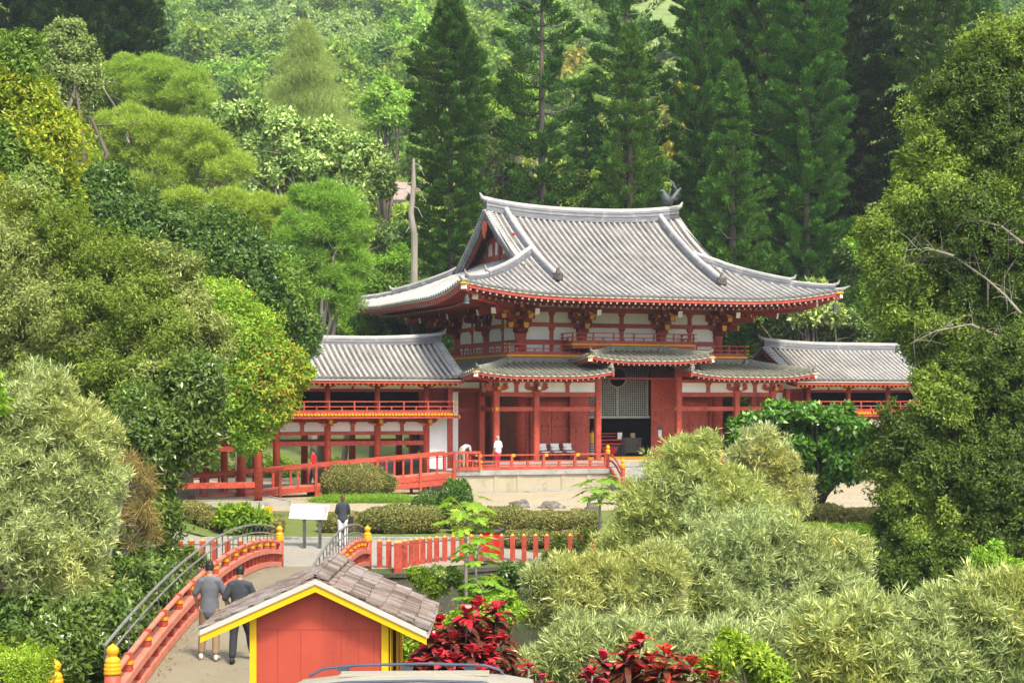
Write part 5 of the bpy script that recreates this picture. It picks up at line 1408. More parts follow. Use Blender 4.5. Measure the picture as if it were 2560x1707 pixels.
k = MB(); q = Vector((p.x+.21, 55.55, G(p.x, 55.6)))
k.prism([(q.x-.06, q.y, q.z+.74), (q.x+.14, q.y, q.z+.70), (q.x+.13, q.y, q.z+.96), (q.x+.0, q.y, q.z+.98)], (0, .1, 0)); k.tube([(q.x+.02, q.y+.05, q.z+.95), (q.x-.02, q.y+.02, q.z+1.15), (q.x-.1, q.y, q.z+1.33)], .012, 5)
k.build('shoulder_bag', M['black'], label='black shoulder bag hanging at the hip of the person by the board', cat='bag')
w_ = H2W(-.25, -.95, 1.28)
person('person with grey hair, white shirt and bright pink trousers at the temple railing', w_, TH+.4, 1.62, M['whitecloth'], M['pinkcloth'], M['hairgrey'], shoe=M['shoewhite'], feet=((-.08, 0), (.08, .05)), sleeve='short', hairlen=.28, build=1.0)
w_ = H2W(-9.7, -1.3, .74)
person('person in a red top walking on the ramp under the left wing', w_, 1.3, 1.62, M['redcloth'], M['charcoal'], M['hairblack'], feet=((-.08, -.15), (.08, .2)))
w_ = H2W(6.35, 2.5, FL+.01)
person('person in a yellow top and striped skirt raising both hands in the dark doorway', w_, .2, 1.58, M['yellowcloth'], M['stripes'], M['hairblack'], skirt=True, arms={'L': ((-.28, .05, 1.45), (-.2, .12, 1.68)), 'R': ((.3, .05, 1.45), (.34, .1, 1.70))}, feet=((-.07, 0), (.08, .03)), shirt_len=-.02)
w_ = H2W(-1.75, .2, 1.27)
person('person in a pale grey shirt and tan shorts bending forward beside the temple', w_, TH-1.2, 1.68, M['palegrey'], M['tan'], M['hairblack'], spine=[(0, 0, .98), (0, .12, 1.08), (0, .28, 1.15), (0, .38, 1.16), (0, .45, 1.14), (0, .51, 1.11)],
       arms={'L': ((-.2, .42, .92), (-.1, .5, .72)), 'R': ((.2, .42, .92), (.1, .5, .72))}, feet=((-.1, -.05), (.1, .05)))

# ------------------------------------------------------------------ things on the temple platform
def chair():
    t = thing('folding_chair', '', 'chair', (0, 0, 0), 0, 'white backed chairs outside the temple doors')
    k = MB(); k.prism([(-.25, .22, .52), (.25, .22, .52), (.24, .30, .86), (-.24, .30, .86)], (0, .03, 0)); k.build('backrest', M['white'], t, bevel=.008)
    k = MB(); k.box(-.24, .24, -.2, .2, .42, .46); k.build('seat', M['white'], t, bevel=.008)
    for sx in (-.23, .23):
        k = MB(); k.tube([(sx, .32, .84), (sx, -.2, 0)], .014, 6); k.build('leg', M['black'], t)
        k = MB(); k.tube([(sx*.95, -.2, .44), (sx*.95, .25, 0)], .014, 6); k.tube([(sx, -.18, .66), (sx, .26, .66)], .014, 6); k.build('leg', M['black'], t)
    return t
ch = chair()
CH = ['left chair of the three white ones outside the temple doors', 'middle chair of the three white ones outside the temple doors', 'right chair of the three white ones outside the temple doors']
for i, u in enumerate((3.15, 3.85, 4.55)):
    o = ch if i == 0 else copy_tree(ch)
    o.location = H2W(u, 1.35, FL+.002); o.rotation_euler = (0, 0, TH); o['label'] = CH[i]
w_ = H2W(7.45, 2.7, FL)
t = thing('altar_table', 'red and black altar table with a red half disc in the doorway', 'table', w_, TH)
k = MB(); k.box(-.75, .75, 0, .5, 0, .75, 0); k.box(-.8, .8, -.04, .55, .95, 1.02, 1); k.box(-.8, .8, -.04, .5, .752, .82, 1); k.box(-.75, -.68, 0, .06, .82, .95, 1); k.box(.68, .75, 0, .06, .82, .95, 1)
k.prism([(.45*math.cos(PI+PI*i/12), -.012, .62+.45*math.sin(PI+PI*i/12)) for i in range(13)], (0, .01, 0), 1)
for z in (1.15, 1.3): k.box(-.75, .7, .2, .28, z, z+.05, 2)
k.build('table', [M['black'], M['redbright'], M['red']], t)
k = MB(); k.box(.45, .72, 0, .03, 1.03, 1.38); k.build('paper', M['white'], t)
w_ = H2W(8.75, 2.6, FL)
t = thing('wooden_cabinet', 'brown wooden stand at the right of the dark doorway', 'stand', w_, TH)
k = MB(); k.box(-.5, .5, 0, .35, .3, 1.05); k.box(-.6, .6, -.03, .4, 1.05, 1.1)
for x in (-.48, .44): k.box(x, x+.05, 0, .05, 0, .3)
k.box(-.62, -.56, 0, .05, 0, 1.2); k.build('cabinet', M['barkdark'], t)
k = MB(); k.box(-.1, .15, .05, .2, 1.101, 1.35); k.build('paper_stack', M['tan'], t)
w_ = H2W(7.6, -1.2, 1.27)
t = thing('rope_barrier', 'thin dark stand holding a yellow rope across the temple steps', 'barrier', w_, TH)
k = MB(); k.tube([(.2, 0, -.9), (.2, 0, .25)], .03, 8, 0); k.lathe([(.14, -.02), (.14, .0)], (.2, 0, 0), 12, 0)
rope = [(-2.1, -.3, .5), (-1.2, -.15, .38), (.2, 0, .30), (1.4, -.15, .20), (2.4, -.3, .42)]
k.tube([(2.2+.0, -.1, .0) , (2.2, -.1, .02)], .01, 4, 0)
k.build('stand', M['metal'], t)
k = MB(); k.tube(rope, .025, 6); k.build('rope', M['rope'], t)
# house between the trees behind the temple
HYh = 190
a_ = D(905, 410, HYh); b_ = D(975, 412, HYh)
t = thing('far_house', 'small white house with a brown shingled roof among the trees', 'house', (a_.x, HYh, a_.z-9))
x0, x1 = a_.x-.5, b_.x+3; zt, ze_, zb = D(905, 412, HYh).z, D(905, 462, HYh).z, D(905, 510, HYh).z
k = MB(); k.prism([(x0, HYh, ze_), (x1, HYh, ze_), (x1, HYh+4, zt), (x0, HYh+4, zt)], (0, 0, .2)); k.prism([(x0, HYh+8, ze_), (x1, HYh+8, ze_), (x1, HYh+4, zt), (x0, HYh+4, zt)], (0, 0, .2)); bld(k, 'roof', M['shingle'], t)
k = MB(); k.box(x0+.7, x1-.7, HYh+.7, HYh+7.3, zb-6, ze_+.2); k.prism([(x0+.7, HYh+.7, ze_+.2), (x0+.7, HYh+7.3, ze_+.2), (x0+.7, HYh+4, zt)], (.2, 0, 0)); bld(k, 'wall', M['cream'], t)
k = MB(); k.box(x0-.05, x1, HYh-.1, HYh, ze_-.25, ze_+.1); bld(k, 'gutter', M['metal'], t)
k = MB(); k.box(x0+1, x0+2.0, HYh+.64, HYh+.69, zb+.5, ze_-.6); bld(k, 'window', M['glass'], t)
# ------------------------------------------------------------------ vegetation
def unit(rng, n):
    v = rng.normal(size=(n, 3)); return v/np.linalg.norm(v, axis=1, keepdims=True)
def norm(v): return v/np.maximum(np.linalg.norm(v, axis=-1, keepdims=True), 1e-9)
def sublobes(rng, lobes, k=12, f=(.28, .48), spread=1.0, upb=.25, flat=1.0):
    """clumps scattered over the surface of each lobe -> (m,4) centres and radii plus outward direction"""
    out = []
    for c in lobes:
        c = list(c); p = np.array(c[:3]); r = np.array(c[3:6]) if len(c) >= 6 else np.array([c[3]]*3)
        kk = k
        d = unit(rng, kk); d[:, 2] += upb; d = norm(d)
        rad = rng.uniform(*f, kk)*r.mean()
        pos = p+d*(r*spread*rng.uniform(.72, 1.16, kk)[:, None]-rad[:, None]*.55)
        out.append(np.concatenate([pos, rad[:, None], d], 1))
    return np.concatenate(out)
def leaves(rng, pos, axis, L, W, wob=.5, face=None, curve=0):
    """diamond leaves at pos, long axis along axis; face: preferred leaf normal"""
    n = len(pos)
    ax = norm(axis+rng.normal(size=(n, 3))*wob)
    ref = unit(rng, n) if face is None else norm(face+rng.normal(size=(n, 3))*.55)
    sd = norm(np.cross(ax, ref)); 
    l = (L*rng.uniform(.7, 1.3, n))[:, None]; w_ = (W*rng.uniform(.7, 1.3, n))[:, None]
    q = np.stack([pos, pos+ax*l*.45+sd*w_*.5, pos+ax*l, pos+ax*l*.45-sd*w_*.5], 1)
    if curve: q[:, 2, 2] -= curve*l[:, 0]
    return q
def cloud(rng, subs, n, L, W, tuft=0, wob=.5, inner=.25, droop=0, flat=1.0, mode='leaf', core=None):
    """leaf quads spread through clumps; tuft > 0 groups narrow leaves in fans"""
    wgt = subs[:, 3]**2; wgt = wgt/wgt.sum()
    m = n//tuft if tuft else n
    i = rng.choice(len(subs), m, p=wgt)
    d = unit(rng, m); d[:, 2] = d[:, 2]*.9+.18; d = norm(d)
    r = subs[i, 3]*(1-.55*rng.random(m)**1.6)*rng.uniform(.85, 1.12, m)
    deep = rng.random(m) < inner; r[deep] *= rng.random(deep.sum())
    st = rng.random(m) < .14; r[st] *= rng.uniform(1.0, 1.45, st.sum())
    off = d*r[:, None]; off[:, 2] *= flat
    p = subs[i, :3]+off
    out = norm(d*.8+subs[i, 4:7]*.5)
    if tuft:
        p = np.repeat(p, tuft, 0); out = np.repeat(out, tuft, 0)
        ax = norm(out*.5+unit(rng, len(p))*.85+np.array([0, 0, .35])); ax[:, 2] -= droop
        p = p+ax*(.15*L)
        return leaves(rng, p, ax, L, W, .12)
    ax = norm(np.cross(out, unit(rng, m))+out*.25); ax[:, 2] -= droop
    return leaves(rng, p, ax, L, W, wob, face=out+np.array([0, 0, .5]))
def fbm(rng, oct_=((.9, 1.), (1.9, .6), (4.1, .38), (8.5, .22))):
    W_ = [(unit(rng, 5)*f*rng.uniform(.7, 1.3, (5, 1)), rng.random(5)*6.28, a_) for f, a_ in oct_]
    def f(P):
        o_ = 0
        for k_, ph, a_ in W_: o_ = o_+a_*np.sin(P@k_.T+ph).sum(1)/2.2
        return o_
    return f
def field(rng, lob, n, L, W, tuft=0, droop=0, wob=.5, scale=1.0, amp=.20, holes=.9, depth=.5, up=.5):
    """leaves on a rough, noise-shaped crown surface with hollows, not on round clumps"""
    wgt = lob[:, 3]**2; wgt = wgt/wgt.sum(); m = n//tuft if tuft else n
    Rm = float(lob[:, 3].mean()); q0 = scale/Rm
    g1 = fbm(rng, ((3.4*q0, 1.), (5.5*q0, .5))); g2 = fbm(rng, ((8.5*q0, 1.), (13*q0, .6))); f0 = fbm(rng, ((1.2*q0, 1.),)); f2 = fbm(rng, ((4.5*q0, 1.), (9*q0, .8)))
    f1 = lambda P: 1.5*np.minimum(np.abs(g1(P)), 1.1)+.75*np.minimum(np.abs(g2(P)), 1.1)+.35*f0(P)-1.25
    m2 = int(m*1.5); i = rng.choice(len(lob), m2, p=wgt); d = unit(rng, m2); d[:, 2] = d[:, 2]*.9+.15; d = norm(d)
    R = lob[i, 3:6]; surf = lob[i, :3]+d*R; nz = f1(surf)
    rr = (1+amp*nz)*(1-depth*rng.random(m2)**2.4)*rng.uniform(.94, 1.05, m2); st = rng.random(m2) < .10; rr[st] *= rng.uniform(1.0, 1.22, st.sum())
    p = lob[i, :3]+d*R*rr[:, None]; keep = f2(p)+rng.normal(size=m2)*.35 < holes
    p = p[keep][:m]; d = d[keep][:m]
    if tuft:
        p = np.repeat(p, tuft, 0); d = np.repeat(d, tuft, 0); ax = norm(d*.35+unit(rng, len(p))*.9+np.array([0, 0, up])); ax[:, 2] -= droop
        return leaves(rng, p+ax*(.12*L)+rng.normal(size=p.shape)*L*.14, ax, L, W, .15)
    ax = norm(np.cross(d, unit(rng, len(p)))+d*.25); ax[:, 2] -= droop
    return leaves(rng, p, ax, L, W, wob, face=d+np.array([0, 0, .5]))
def limbs(root, base, targets, r0, mat, forks=2, rng=None, name='trunk', wig=.12, split=None, twigs=0):
    """tapered trunk with limbs reaching to the target points, local coordinates"""
    k = MB(); base = Vector(base); T = [Vector(t) for t in targets]
    cen = sum(T, Vector())/len(T)
    h_ = cen.z-base.z; sp = Vector((base.x+(cen.x-base.x)*.4, base.y+(cen.y-base.y)*.4, base.z+h_*(split if split else .4)))
    q = []
    for i in range(6):
        t = i/5; p = base.lerp(sp, t)+Vector((rng.normal()*wig*r0, rng.normal()*wig*r0, 0)) if i else base; q.append(p)
    k.tube(q, [r0*(1.25-.55*i/5) for i in range(6)], 9)
    for t_ in T:
        m_ = sp.lerp(t_, .5)+Vector((rng.normal()*.12*h_*.3, rng.normal()*.12*h_*.3, h_*.06)); a_ = q[-1-int(rng.integers(0, 2))]
        pts = [a_, a_.lerp(m_, .5)+Vector((rng.normal()*.05*h_*.3, rng.normal()*.05*h_*.3, 0)), m_, m_.lerp(t_, .5)+Vector((rng.normal()*.04*h_*.3, 0, rng.normal()*.04*h_*.3)), t_]
        k.tube(pts, [r0*.55, r0*.42, r0*.32, r0*.2, r0*.07], 7)
        for _ in range(twigs):
            s0 = pts[int(rng.integers(2, 4))].lerp(pts[4], rng.random()*.6); L = (t_-s0).length*rng.uniform(.5, 1.0)+.3
            dd = Vector(unit(rng, 1)[0]); dd.z = abs(dd.z)*.6
            k.tube([s0, s0+dd*L*.5+Vector((0, 0, .05*L)), s0+dd*L], [r0*.14, r0*.09, r0*.03], 5)
    return k.build(name, mat, root, smooth=True)
GR = 'broadleaf trees round the temple garden'
def tree(name, label, lobes, mat, seed, n, L, W, cat='tree', group=None, base=None, bark='bark', r0=None, k=12, f=(.28, .48), tuft=0, inner=.25, droop=0, flat=1.0, wob=.5, upb=.25, trunk=True, twigs=1, second=None, split=None, maxlimbs=14, ff=0.0, holes=.9, amp=.20, fscale=1.0):
    rng = np.random.default_rng(seed)
    lob = np.array([[*l[:3], *(l[3:6] if len(l) >= 6 else [l[3]]*3)] for l in lobes], float)
    if base is None:
        w8 = lob[:, 3]**2; c = (lob[:, :3]*w8[:, None]).sum(0)/w8.sum(); base = (c[0], c[1])
    bz = G(base[0], base[1]); B = np.array([base[0], base[1], bz])
    root = thing(name, label, cat, tuple(B), 0, group)
    lob[:, :3] -= B
    sub = sublobes(rng, lob, k, f, upb=upb)
    lowlim = .05
    q = cloud(rng, sub, max(40, int(n*(1-ff))), L, W, tuft, wob, inner, droop, flat)
    if ff: q = np.concatenate([q, field(rng, lob, int(n*ff), L, W, tuft, droop, wob, fscale, amp, holes)])
    q = q[(q[:, :, 2].min(1) > lowlim)]
    if second:
        mats = [mat, second[0]]; sel = np.zeros(len(sub), bool)
    me = quads_mesh('crown', q, mat)
    if second:       # some clumps carry leaves of another colour
        me.materials.append(second[0])
        pick = second[1](q[:, 0, :]+B)
        me.polygons.foreach_set('material_index', pick.astype(np.int32))
    cr = link_mesh('crown' if trunk else 'foliage', me, root)
    if trunk:
        idx = rng.permutation(len(sub))[:maxlimbs]
        tg = [tuple(sub[i, :3]) for i in idx]
        rr = r0 or max(.05, .017*max(1., lob[:, 2].max()))
        limbs(root, (0, 0, -.1), tg, rr, M[bark], rng=rng, twigs=twigs, split=split)
    return root
def LB(Y, items, dep=1.0, K_=K):
    """lobes: (x, y, r) in photo display pixels at distance Y (optional 4th: distance offset)"""
    out = []
    for it in items:
        yy = Y+(it[3] if len(it) > 3 else 0); p = D(it[0], it[1], yy); r = it[2]*1.05*K_*yy/F
        out.append((p.x, p.y, p.z, r, r*dep, r))
    return out

# leaf colours
FO = {}
FO['olive'] = foliage('olive_leaves', (.08, .13, .032), (.05, .095, .024), (.14, .19, .065), .35, .05)
FO['olivegrey'] = foliage('olive_grey_leaves', (.12, .165, .085), (.085, .13, .06), (.22, .26, .15), .5, .08)
FO['pale'] = foliage('pale_narrow_leaves', (.185, .228, .19), (.115, .152, .10), (.33, .37, .33), .45, .06, third=.5)
FO['paleyel'] = foliage('pale_yellow_green_leaves', (.21, .24, .145), (.14, .168, .085), (.35, .355, .23), .5, .05, third=.55)
FO['glossy'] = foliage('dark_glossy_leaves', (.035, .075, .02), (.05, .09, .025), (.09, .14, .05), .5, .16, .3, .3)
FO['mango'] = foliage('dark_green_leaves', (.03, .065, .018), (.045, .08, .02), (.08, .12, .035), .4, .10, .35, .4)
FO['yellow'] = foliage('yellow_green_leaves', (.17, .21, .03), (.12, .17, .03), (.25, .24, .05), .45, .04)
FO['orange'] = foliage('orange_tinged_leaves', (.27, .20, .045), (.20, .22, .05), (.36, .23, .08), .6, .04)
FO['lime'] = foliage('bright_green_leaves', (.12, .21, .035), (.09, .165, .03), (.19, .27, .065), .5, .06)
FO['feather'] = foliage('feathery_green_leaves', (.16, .25, .075), (.13, .21, .06), (.22, .30, .11), .25, .02, .5)
FO['feather2'] = foliage('bright_feathery_leaves', (.13, .225, .065), (.10, .18, .055), (.18, .27, .09), .3, .02, .5)
FO['kukui'] = foliage('silvery_green_leaves', (.17, .24, .12), (.07, .13, .045), (.34, .40, .26), .5, .10, .4, third=.55)
FO['casu'] = foliage('wispy_grey_green_needles', (.17, .23, .13), (.13, .19, .10), (.20, .25, .15), .2, .01, .5)
FO['pine'] = foliage('dark_pine_needles', (.024, .066, .02), (.032, .078, .022), (.055, .11, .035), .25, .03, .3, third=.7)
FO['pinelight'] = foliage('mid_green_pine_needles', (.042, .098, .026), (.032, .08, .024), (.07, .135, .04), .25, .03, .35, third=.7)
FO['pinedeep'] = foliage('deep_green_pine_needles', (.012, .035, .018), (.016, .042, .018), (.028, .06, .024), .25, .03, .3, third=.7)
FO['right'] = foliage('warm_green_leaves', (.105, .165, .042), (.07, .122, .03), (.17, .22, .065), .4, .06, .42)
FO['rightdark'] = foliage('shaded_green_leaves', (.038, .072, .018), (.026, .052, .014), (.075, .115, .03), .4, .06, .4)  # dark copy of the warm leaves, deep shade put into the colour
FO['tuli'] = foliage('orange_flowering_crown', (.17, .145, .06), (.12, .17, .055), (.20, .18, .08), .15, .02)
FO['grey'] = foliage('grey_green_crown', (.15, .20, .12), (.12, .17, .10), (.20, .25, .15), .15, .02)
FO['hedge'] = foliage('clipped_hedge_leaves', (.095, .11, .055), (.12, .115, .065), (.18, .16, .11), .9, .06, .3)
FO['papaya'] = foliage('papaya_leaves', (.10, .20, .03), (.08, .16, .028), (.17, .25, .05), .8, .08, .5)
FO['ti'] = foliage('crimson_ti_leaves', (.24, .010, .022), (.10, .012, .018), (.36, .05, .07), .9, .14, .4, .3, third=.55)
FO['tidark'] = foliage('dark_maroon_ti_leaves', (.045, .014, .014), (.035, .022, .014), (.08, .02, .02), 1.2, .14, .3, .3)
FO['brown'] = foliage('dry_brown_twigs', (.14, .115, .075), (.11, .09, .055), (.19, .16, .11), .6, .02, .1)
FO['grass'] = foliage('grass_blades', (.10, .18, .03), (.14, .21, .045), (.20, .25, .07), .5, .03, .5)
FO['magn'] = foliage('big_glossy_leaves', (.055, .125, .02), (.04, .10, .018), (.12, .21, .045), .5, .20, .35, .28)

def yellow_zone(p0, rad):
    c = [(np.array(q), r) for q, r in zip(p0, rad)]
    def f(P):
        out = np.zeros(len(P), bool)
        for q, r in c: out |= (np.linalg.norm((P-q)*np.array([1, .5, 1]), axis=1) < r)
        rng = np.random.default_rng(5); return out & (rng.random(len(P)) < .8)
    return f

def mixf(seed, th=0.0):
    def f(P): return (np.sin(P[:, 0]*1.9+seed)+np.sin(P[:, 2]*2.3+P[:, 0]+seed*2)+np.sin(P[:, 1]*1.7)*.7+np.random.default_rng(seed).normal(size=len(P))*.8) > th
    return f
FO['gold'] = foliage('golden_green_leaves', (.22, .22, .06), (.18, .21, .06), (.28, .24, .08), .2, .02)
# --- left bank
tree('broadleaf_tree', 'tall yellow green broadleaf tree filling the upper left edge', LB(60, [(40,130,60),(20,210,85),(70,265,70),(110,330,75),(110,410,60),(20,330,100),(50,460,110),(130,480,60),(60,560,100,3)]), FO['yellow'], 11, 60000, .19, .085, group=GR,
     second=(FO['olive'], lambda P: (np.sin(P[:, 0]*.9+P[:, 2]*1.3)+np.sin(P[:, 2]*.7+2)+.6*np.sin(P[:, 1]) > .15)), base=(-19.5, 61), ff=.6, amp=.24)
tree('broadleaf_tree', 'huge olive green tree with drooping leafy shoots in the left middle', LB(47, [(60,560,120),(70,700,130),(200,700,120),(330,740,120),(300,660,80),(370,690,90),(420,780,110),(250,830,130),(100,820,120),(420,640,55),(340,850,110,-1),(160,600,70,1),(0,620,120)]), FO['olivegrey'], 12, 260000, .13, .038, group=GR,
     second=(FO['olive'], lambda P: (np.sin(P[:, 0]*1.1+1)+np.sin(P[:, 2]*1.5+P[:, 0])+.6*np.sin(P[:, 1]*2) > -.2)), droop=.5, base=(-11.6, 46.5), twigs=2, k=28, f=(.12, .30), ff=.6, amp=.38, holes=.35)
tree('broadleaf_tree', 'bright yellow and orange leaved tree hanging over the left wing roof', LB(66, [(500,740,80),(560,790,80),(620,840,70),(560,880,80),(640,900,45),(600,950,55),(520,930,70),(570,1010,40),(690,860,30),(470,700,50)]), FO['lime'], 13, 70000, .17, .07, group=GR,
     second=(FO['orange'], lambda P: ((np.sin(P[:, 0]*1.3)+np.sin(P[:, 2]*1.2+P[:, 0]*.5))*.5+(P[:, 0]+11.5)*.35+(P[:, 2]-8.)*.12+1.3*np.random.default_rng(2).normal(size=len(P))) > 2.0), base=(-13.5, 66), r0=.16, twigs=0, ff=.65, amp=.24)
tree('broadleaf_tree', 'dark glossy leaved tree low on the left bank beside the bridge', LB(41, [(440,900,80),(380,1000,85),(445,975,55),(325,1100,85),(310,1210,100),(350,1170,50),(335,1300,80),(380,1380,80,-3),(260,1400,120,-4),(130,1400,120,-5),(200,1480,110,-6),(330,1470,75,-5),(60,1320,90,-4),(190,1310,90,-4),(260,1300,80,-2),(120,1500,90,-7),(230,1220,70,-1),(40,1420,100,-5),(340,960,80)]), FO['glossy'], 14, 170000, .15, .055, group=GR,
     second=(FO['olive'], lambda P: (np.sin(P[:, 0]*1.4+2)+np.sin(P[:, 2]*1.7+P[:, 0]) > .9)), k=18, f=(.2, .4), ff=.6, amp=.22, base=(-9.2, 39), twigs=2)
tree('pale_shrub', 'large pale grey green shrub with narrow leaves at the left edge', LB(29, [(90,950,85),(180,1010,85),(60,1080,110),(190,1110,80),(90,1210,100),(200,1190,60),(0,980,90),(20,1270,80),(160,1270,70),(-40,1130,110)]), FO['pale'], 15, 170000, .135, .020, 'shrub', tuft=11, k=40, f=(.08, .32), second=(FO['paleyel'], lambda P: mixf(15, .9)(P)), ff=.6, amp=.34, fscale=1.5, holes=.5, base=(-10.5, 29), twigs=2, group='pale narrow leaved shrubs')
tree('dry_shrub', 'tangle of dry brown twigs beside the pale shrub on the left bank', LB(37, [(300,1130,60),(330,1210,50),(280,1080,40)]), FO['brown'], 16, 5000, .3, .012, 'shrub', k=10, inner=.8, wob=1.2, bark='barkpale', twigs=5, base=(-9.6, 37))
# clipped hedge bottom left, in front
def hedge(name, label, boxes, mat, seed, n, L, W, cat='hedge', group=None, e_=None):
    e_ = e_ or {'hedge': .8, 'bush': 1.0}.get(cat, .9)
    if name == 'clipped_hedge': e_ = .5
    rng = np.random.default_rng(seed); Q = []
    bx0 = boxes[0]; root_loc = (bx0[0], bx0[1], G(bx0[0], bx0[1]))
    V = np.array([b[3]*b[4]*1. for b in boxes]); V = V/V.sum()
    k = MB()
    for b, v in zip(boxes, V):
        x, y, z, rx, ry, rz_ = b; m = int(n*v*2.2)
        d = unit(rng, m); d2 = np.sign(d)*np.abs(d)**e_; d2 = d2/(np.maximum(np.abs(d2).max(1, keepdims=True), .75) if e_ < .7 else 1.0)*(1.0 if e_ < .7 else 1.04)
        bump = 1+.07*np.sin(d2[:, 0]*7+x)+.05*np.sin(d2[:, 1]*8+2)+.04*np.sin(d2[:, 0]*17+x*3)
        p = np.array([x, y, z])+d2*np.array([rx, ry, rz_])*(bump*(1-.22*rng.random(m)**2+.09*rng.random(m)**6))[:, None]
        keep = p[:, 2] > G(x, y)-.02; p = p[keep]; d = d[keep]
        Q.append(leaves(rng, p, norm(np.cross(d, unit(rng, len(p)))+d*.5), L, W, .5, face=d))
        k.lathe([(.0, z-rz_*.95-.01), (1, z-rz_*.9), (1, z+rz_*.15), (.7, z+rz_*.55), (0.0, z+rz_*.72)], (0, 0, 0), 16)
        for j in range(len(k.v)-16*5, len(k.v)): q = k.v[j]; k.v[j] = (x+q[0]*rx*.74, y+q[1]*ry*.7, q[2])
    Q = np.concatenate(Q)-np.array(root_loc)
    t = thing(name, label, cat, root_loc, 0, group)
    link_mesh('foliage', quads_mesh('foliage', Q, mat), t)
    bld(k, 'core', M['hedgecore'], t)
    return t
M['hedgecore'] = surface('shade_dark_hedge_core', (.03, .035, .015), (.02, .026, .012), 3, .95)  # filler solid; shade inside the hedge is put into its dark colour
p = D(20, 1545, 22)
hedge('clipped_hedge', 'clipped box hedge at the bottom left corner', [(p.x, 22, p.z-.25, .44, .5, .5)], FO['lime'], 17, 16000, .035, .02)

# --- trees behind the left wing
tree('broadleaf_tree', 'dense dark green tree with leathery leaves behind the olive tree', LB(76, [(230,450,70),(240,520,90),(330,560,100),(420,560,75),(500,580,80),(560,620,90),(620,690,95),(660,750,65),(690,780,40),(480,700,90),(400,640,90),(180,440,40)]), FO['mango'], 21, 100000, .22, .10, group=GR,
     second=(FO['olive'], lambda P: (np.sin(P[:, 0]*.8+2)+np.sin(P[:, 2]*1.1+P[:, 0]) > 1.1)), base=(-14.5, 77), k=16, f=(.22, .42), ff=.6, fscale=.8)
tree('broadleaf_tree', 'round topped grey green tree in front of the dark pines at upper left', LB(96, [(150,90,45),(120,130,50),(180,140,55),(150,190,65),(205,190,35),(100,180,35),(150,250,60)]), FO['olivegrey'], 22, 30000, .22, .10, group=GR, k=16)
def feather(label, Y, items, mat, seed, n, base=None, L=.3, W=.035):
    """layered feathery crowns: flat domed clumps on fine pale branches"""
    return tree('feathery_tree', label, LB(Y, items), mat, seed, n, L, W, group='feathery trees left of the temple', k=16, f=(.30, .5), tuft=5, flat=.55, upb=.7, inner=.12, bark='barkpale', base=base, twigs=2, split=.55)
feather('wide yellow green feathery tree right of the round grey green tree', 122, [(240,195,45),(300,175,50),(370,180,50),(430,210,50),(465,240,35),(250,235,50),(330,235,60),(410,260,55),(300,280,45),(215,220,35)], FO['feather'], 23, 80000)
feather('broad feathery tree with pale forked trunks in the left middle distance', 104, [(220,310,50),(290,310,60),(360,330,65),(440,340,65),(510,380,60),(545,400,40),(460,410,70),(380,410,70),(300,390,60),(230,380,50),(400,455,50)], FO['feather'], 24, 90000)
feather('low feathery tree just left of the bright one beside the tall pine', 94, [(420,480,45),(520,480,40),(570,490,55),(620,500,50),(600,540,50),(540,530,40)], FO['feather'], 25, 45000)
feather('bright green feathery tree behind the left end of the temple roof', 91, [(680,640,50),(730,700,50),(790,690,50),(650,560,40),(820,620,40),(700,480,50),(760,480,60),(800,520,50),(720,550,60),(790,580,45),(740,620,50),(690,590,45),(760,660,50)], FO['feather2'], 26, 90000)
tree('broadleaf_tree', 'silvery leaved tree with bare white branches left of the tall pine', LB(114, [(540,270,40),(590,290,50),(660,320,60),(730,350,60),(800,370,60),(860,400,50),(720,410,60),(640,400,60),(810,450,55),(840,520,40),(600,360,40),(900,560,45)]), FO['kukui'], 27, 60000, .34, .17, group=GR, bark='barkpale', twigs=3, maxlimbs=20, k=14)
tree('broadleaf_tree', 'bushy green tree between the dead trunk and the temple roof corner', LB(103, [(830,640,50),(900,620,50),(870,690,60),(800,720,60),(940,740,60),(870,760,55),(960,680,40),(790,780,50),(740,740,45)]), FO['lime'], 28, 60000, .22, .08, group=GR, second=(FO['olive'], lambda P: np.sin(P[:, 0]*.9)+np.sin(P[:, 2]*1.3+P[:, 0]) > -.1))
tree('broadleaf_tree', 'small tree growing in front of the far house', LB(128, [(860,545,30),(840,570,35),(915,590,40),(960,590,50),(870,600,40)]), FO['kukui'], 29, 22000, .26, .13, group=GR, second=(FO['lime'], lambda P: np.sin(P[:, 0]*.7)+np.sin(P[:, 2]*1.3) > 0))
tree('broadleaf_tree', 'round olive tree far up behind the silvery tree', LB(165, [(880,230,45),(920,250,40),(850,260,35),(890,290,50)]), FO['feather'], 30, 14000, .4, .2, group=GR)
tree('broadleaf_tree', 'bright green domed tree between the two left pines', LB(150, [(1120,230,45),(1160,220,45),(1200,240,45),(1150,280,50),(1210,290,40)]), FO['lime'], 31, 18000, .35, .16, group=GR)
tree('broadleaf_tree', 'thin silvery tree with crossing branches between the two left pines', LB(118, [(1110,300,35),(1150,340,40),(1120,380,40),(1170,410,40),(1110,440,30),(1160,460,35)]), FO['kukui'], 32, 13000, .3, .13, group=GR, bark='barkpale', twigs=4, maxlimbs=18)
tree('broadleaf_tree', 'golden yellow tree seen between the pines right of the roof ridge', LB(160, [(1560,250,40),(1590,220,35),(1570,330,45),(1600,300,40),(1790,260,60),(1850,290,40),(1760,330,40),(1700,280,40)]), FO['gold'], 33, 22000, .4, .18, group=GR)
tree('broadleaf_tree', 'grey green tree on the slope right of the middle pines', LB(230, [(1540,150,50),(1560,200,45),(1545,110,40)]), FO['grey'], 34, 9000, .55, .3, group=GR)
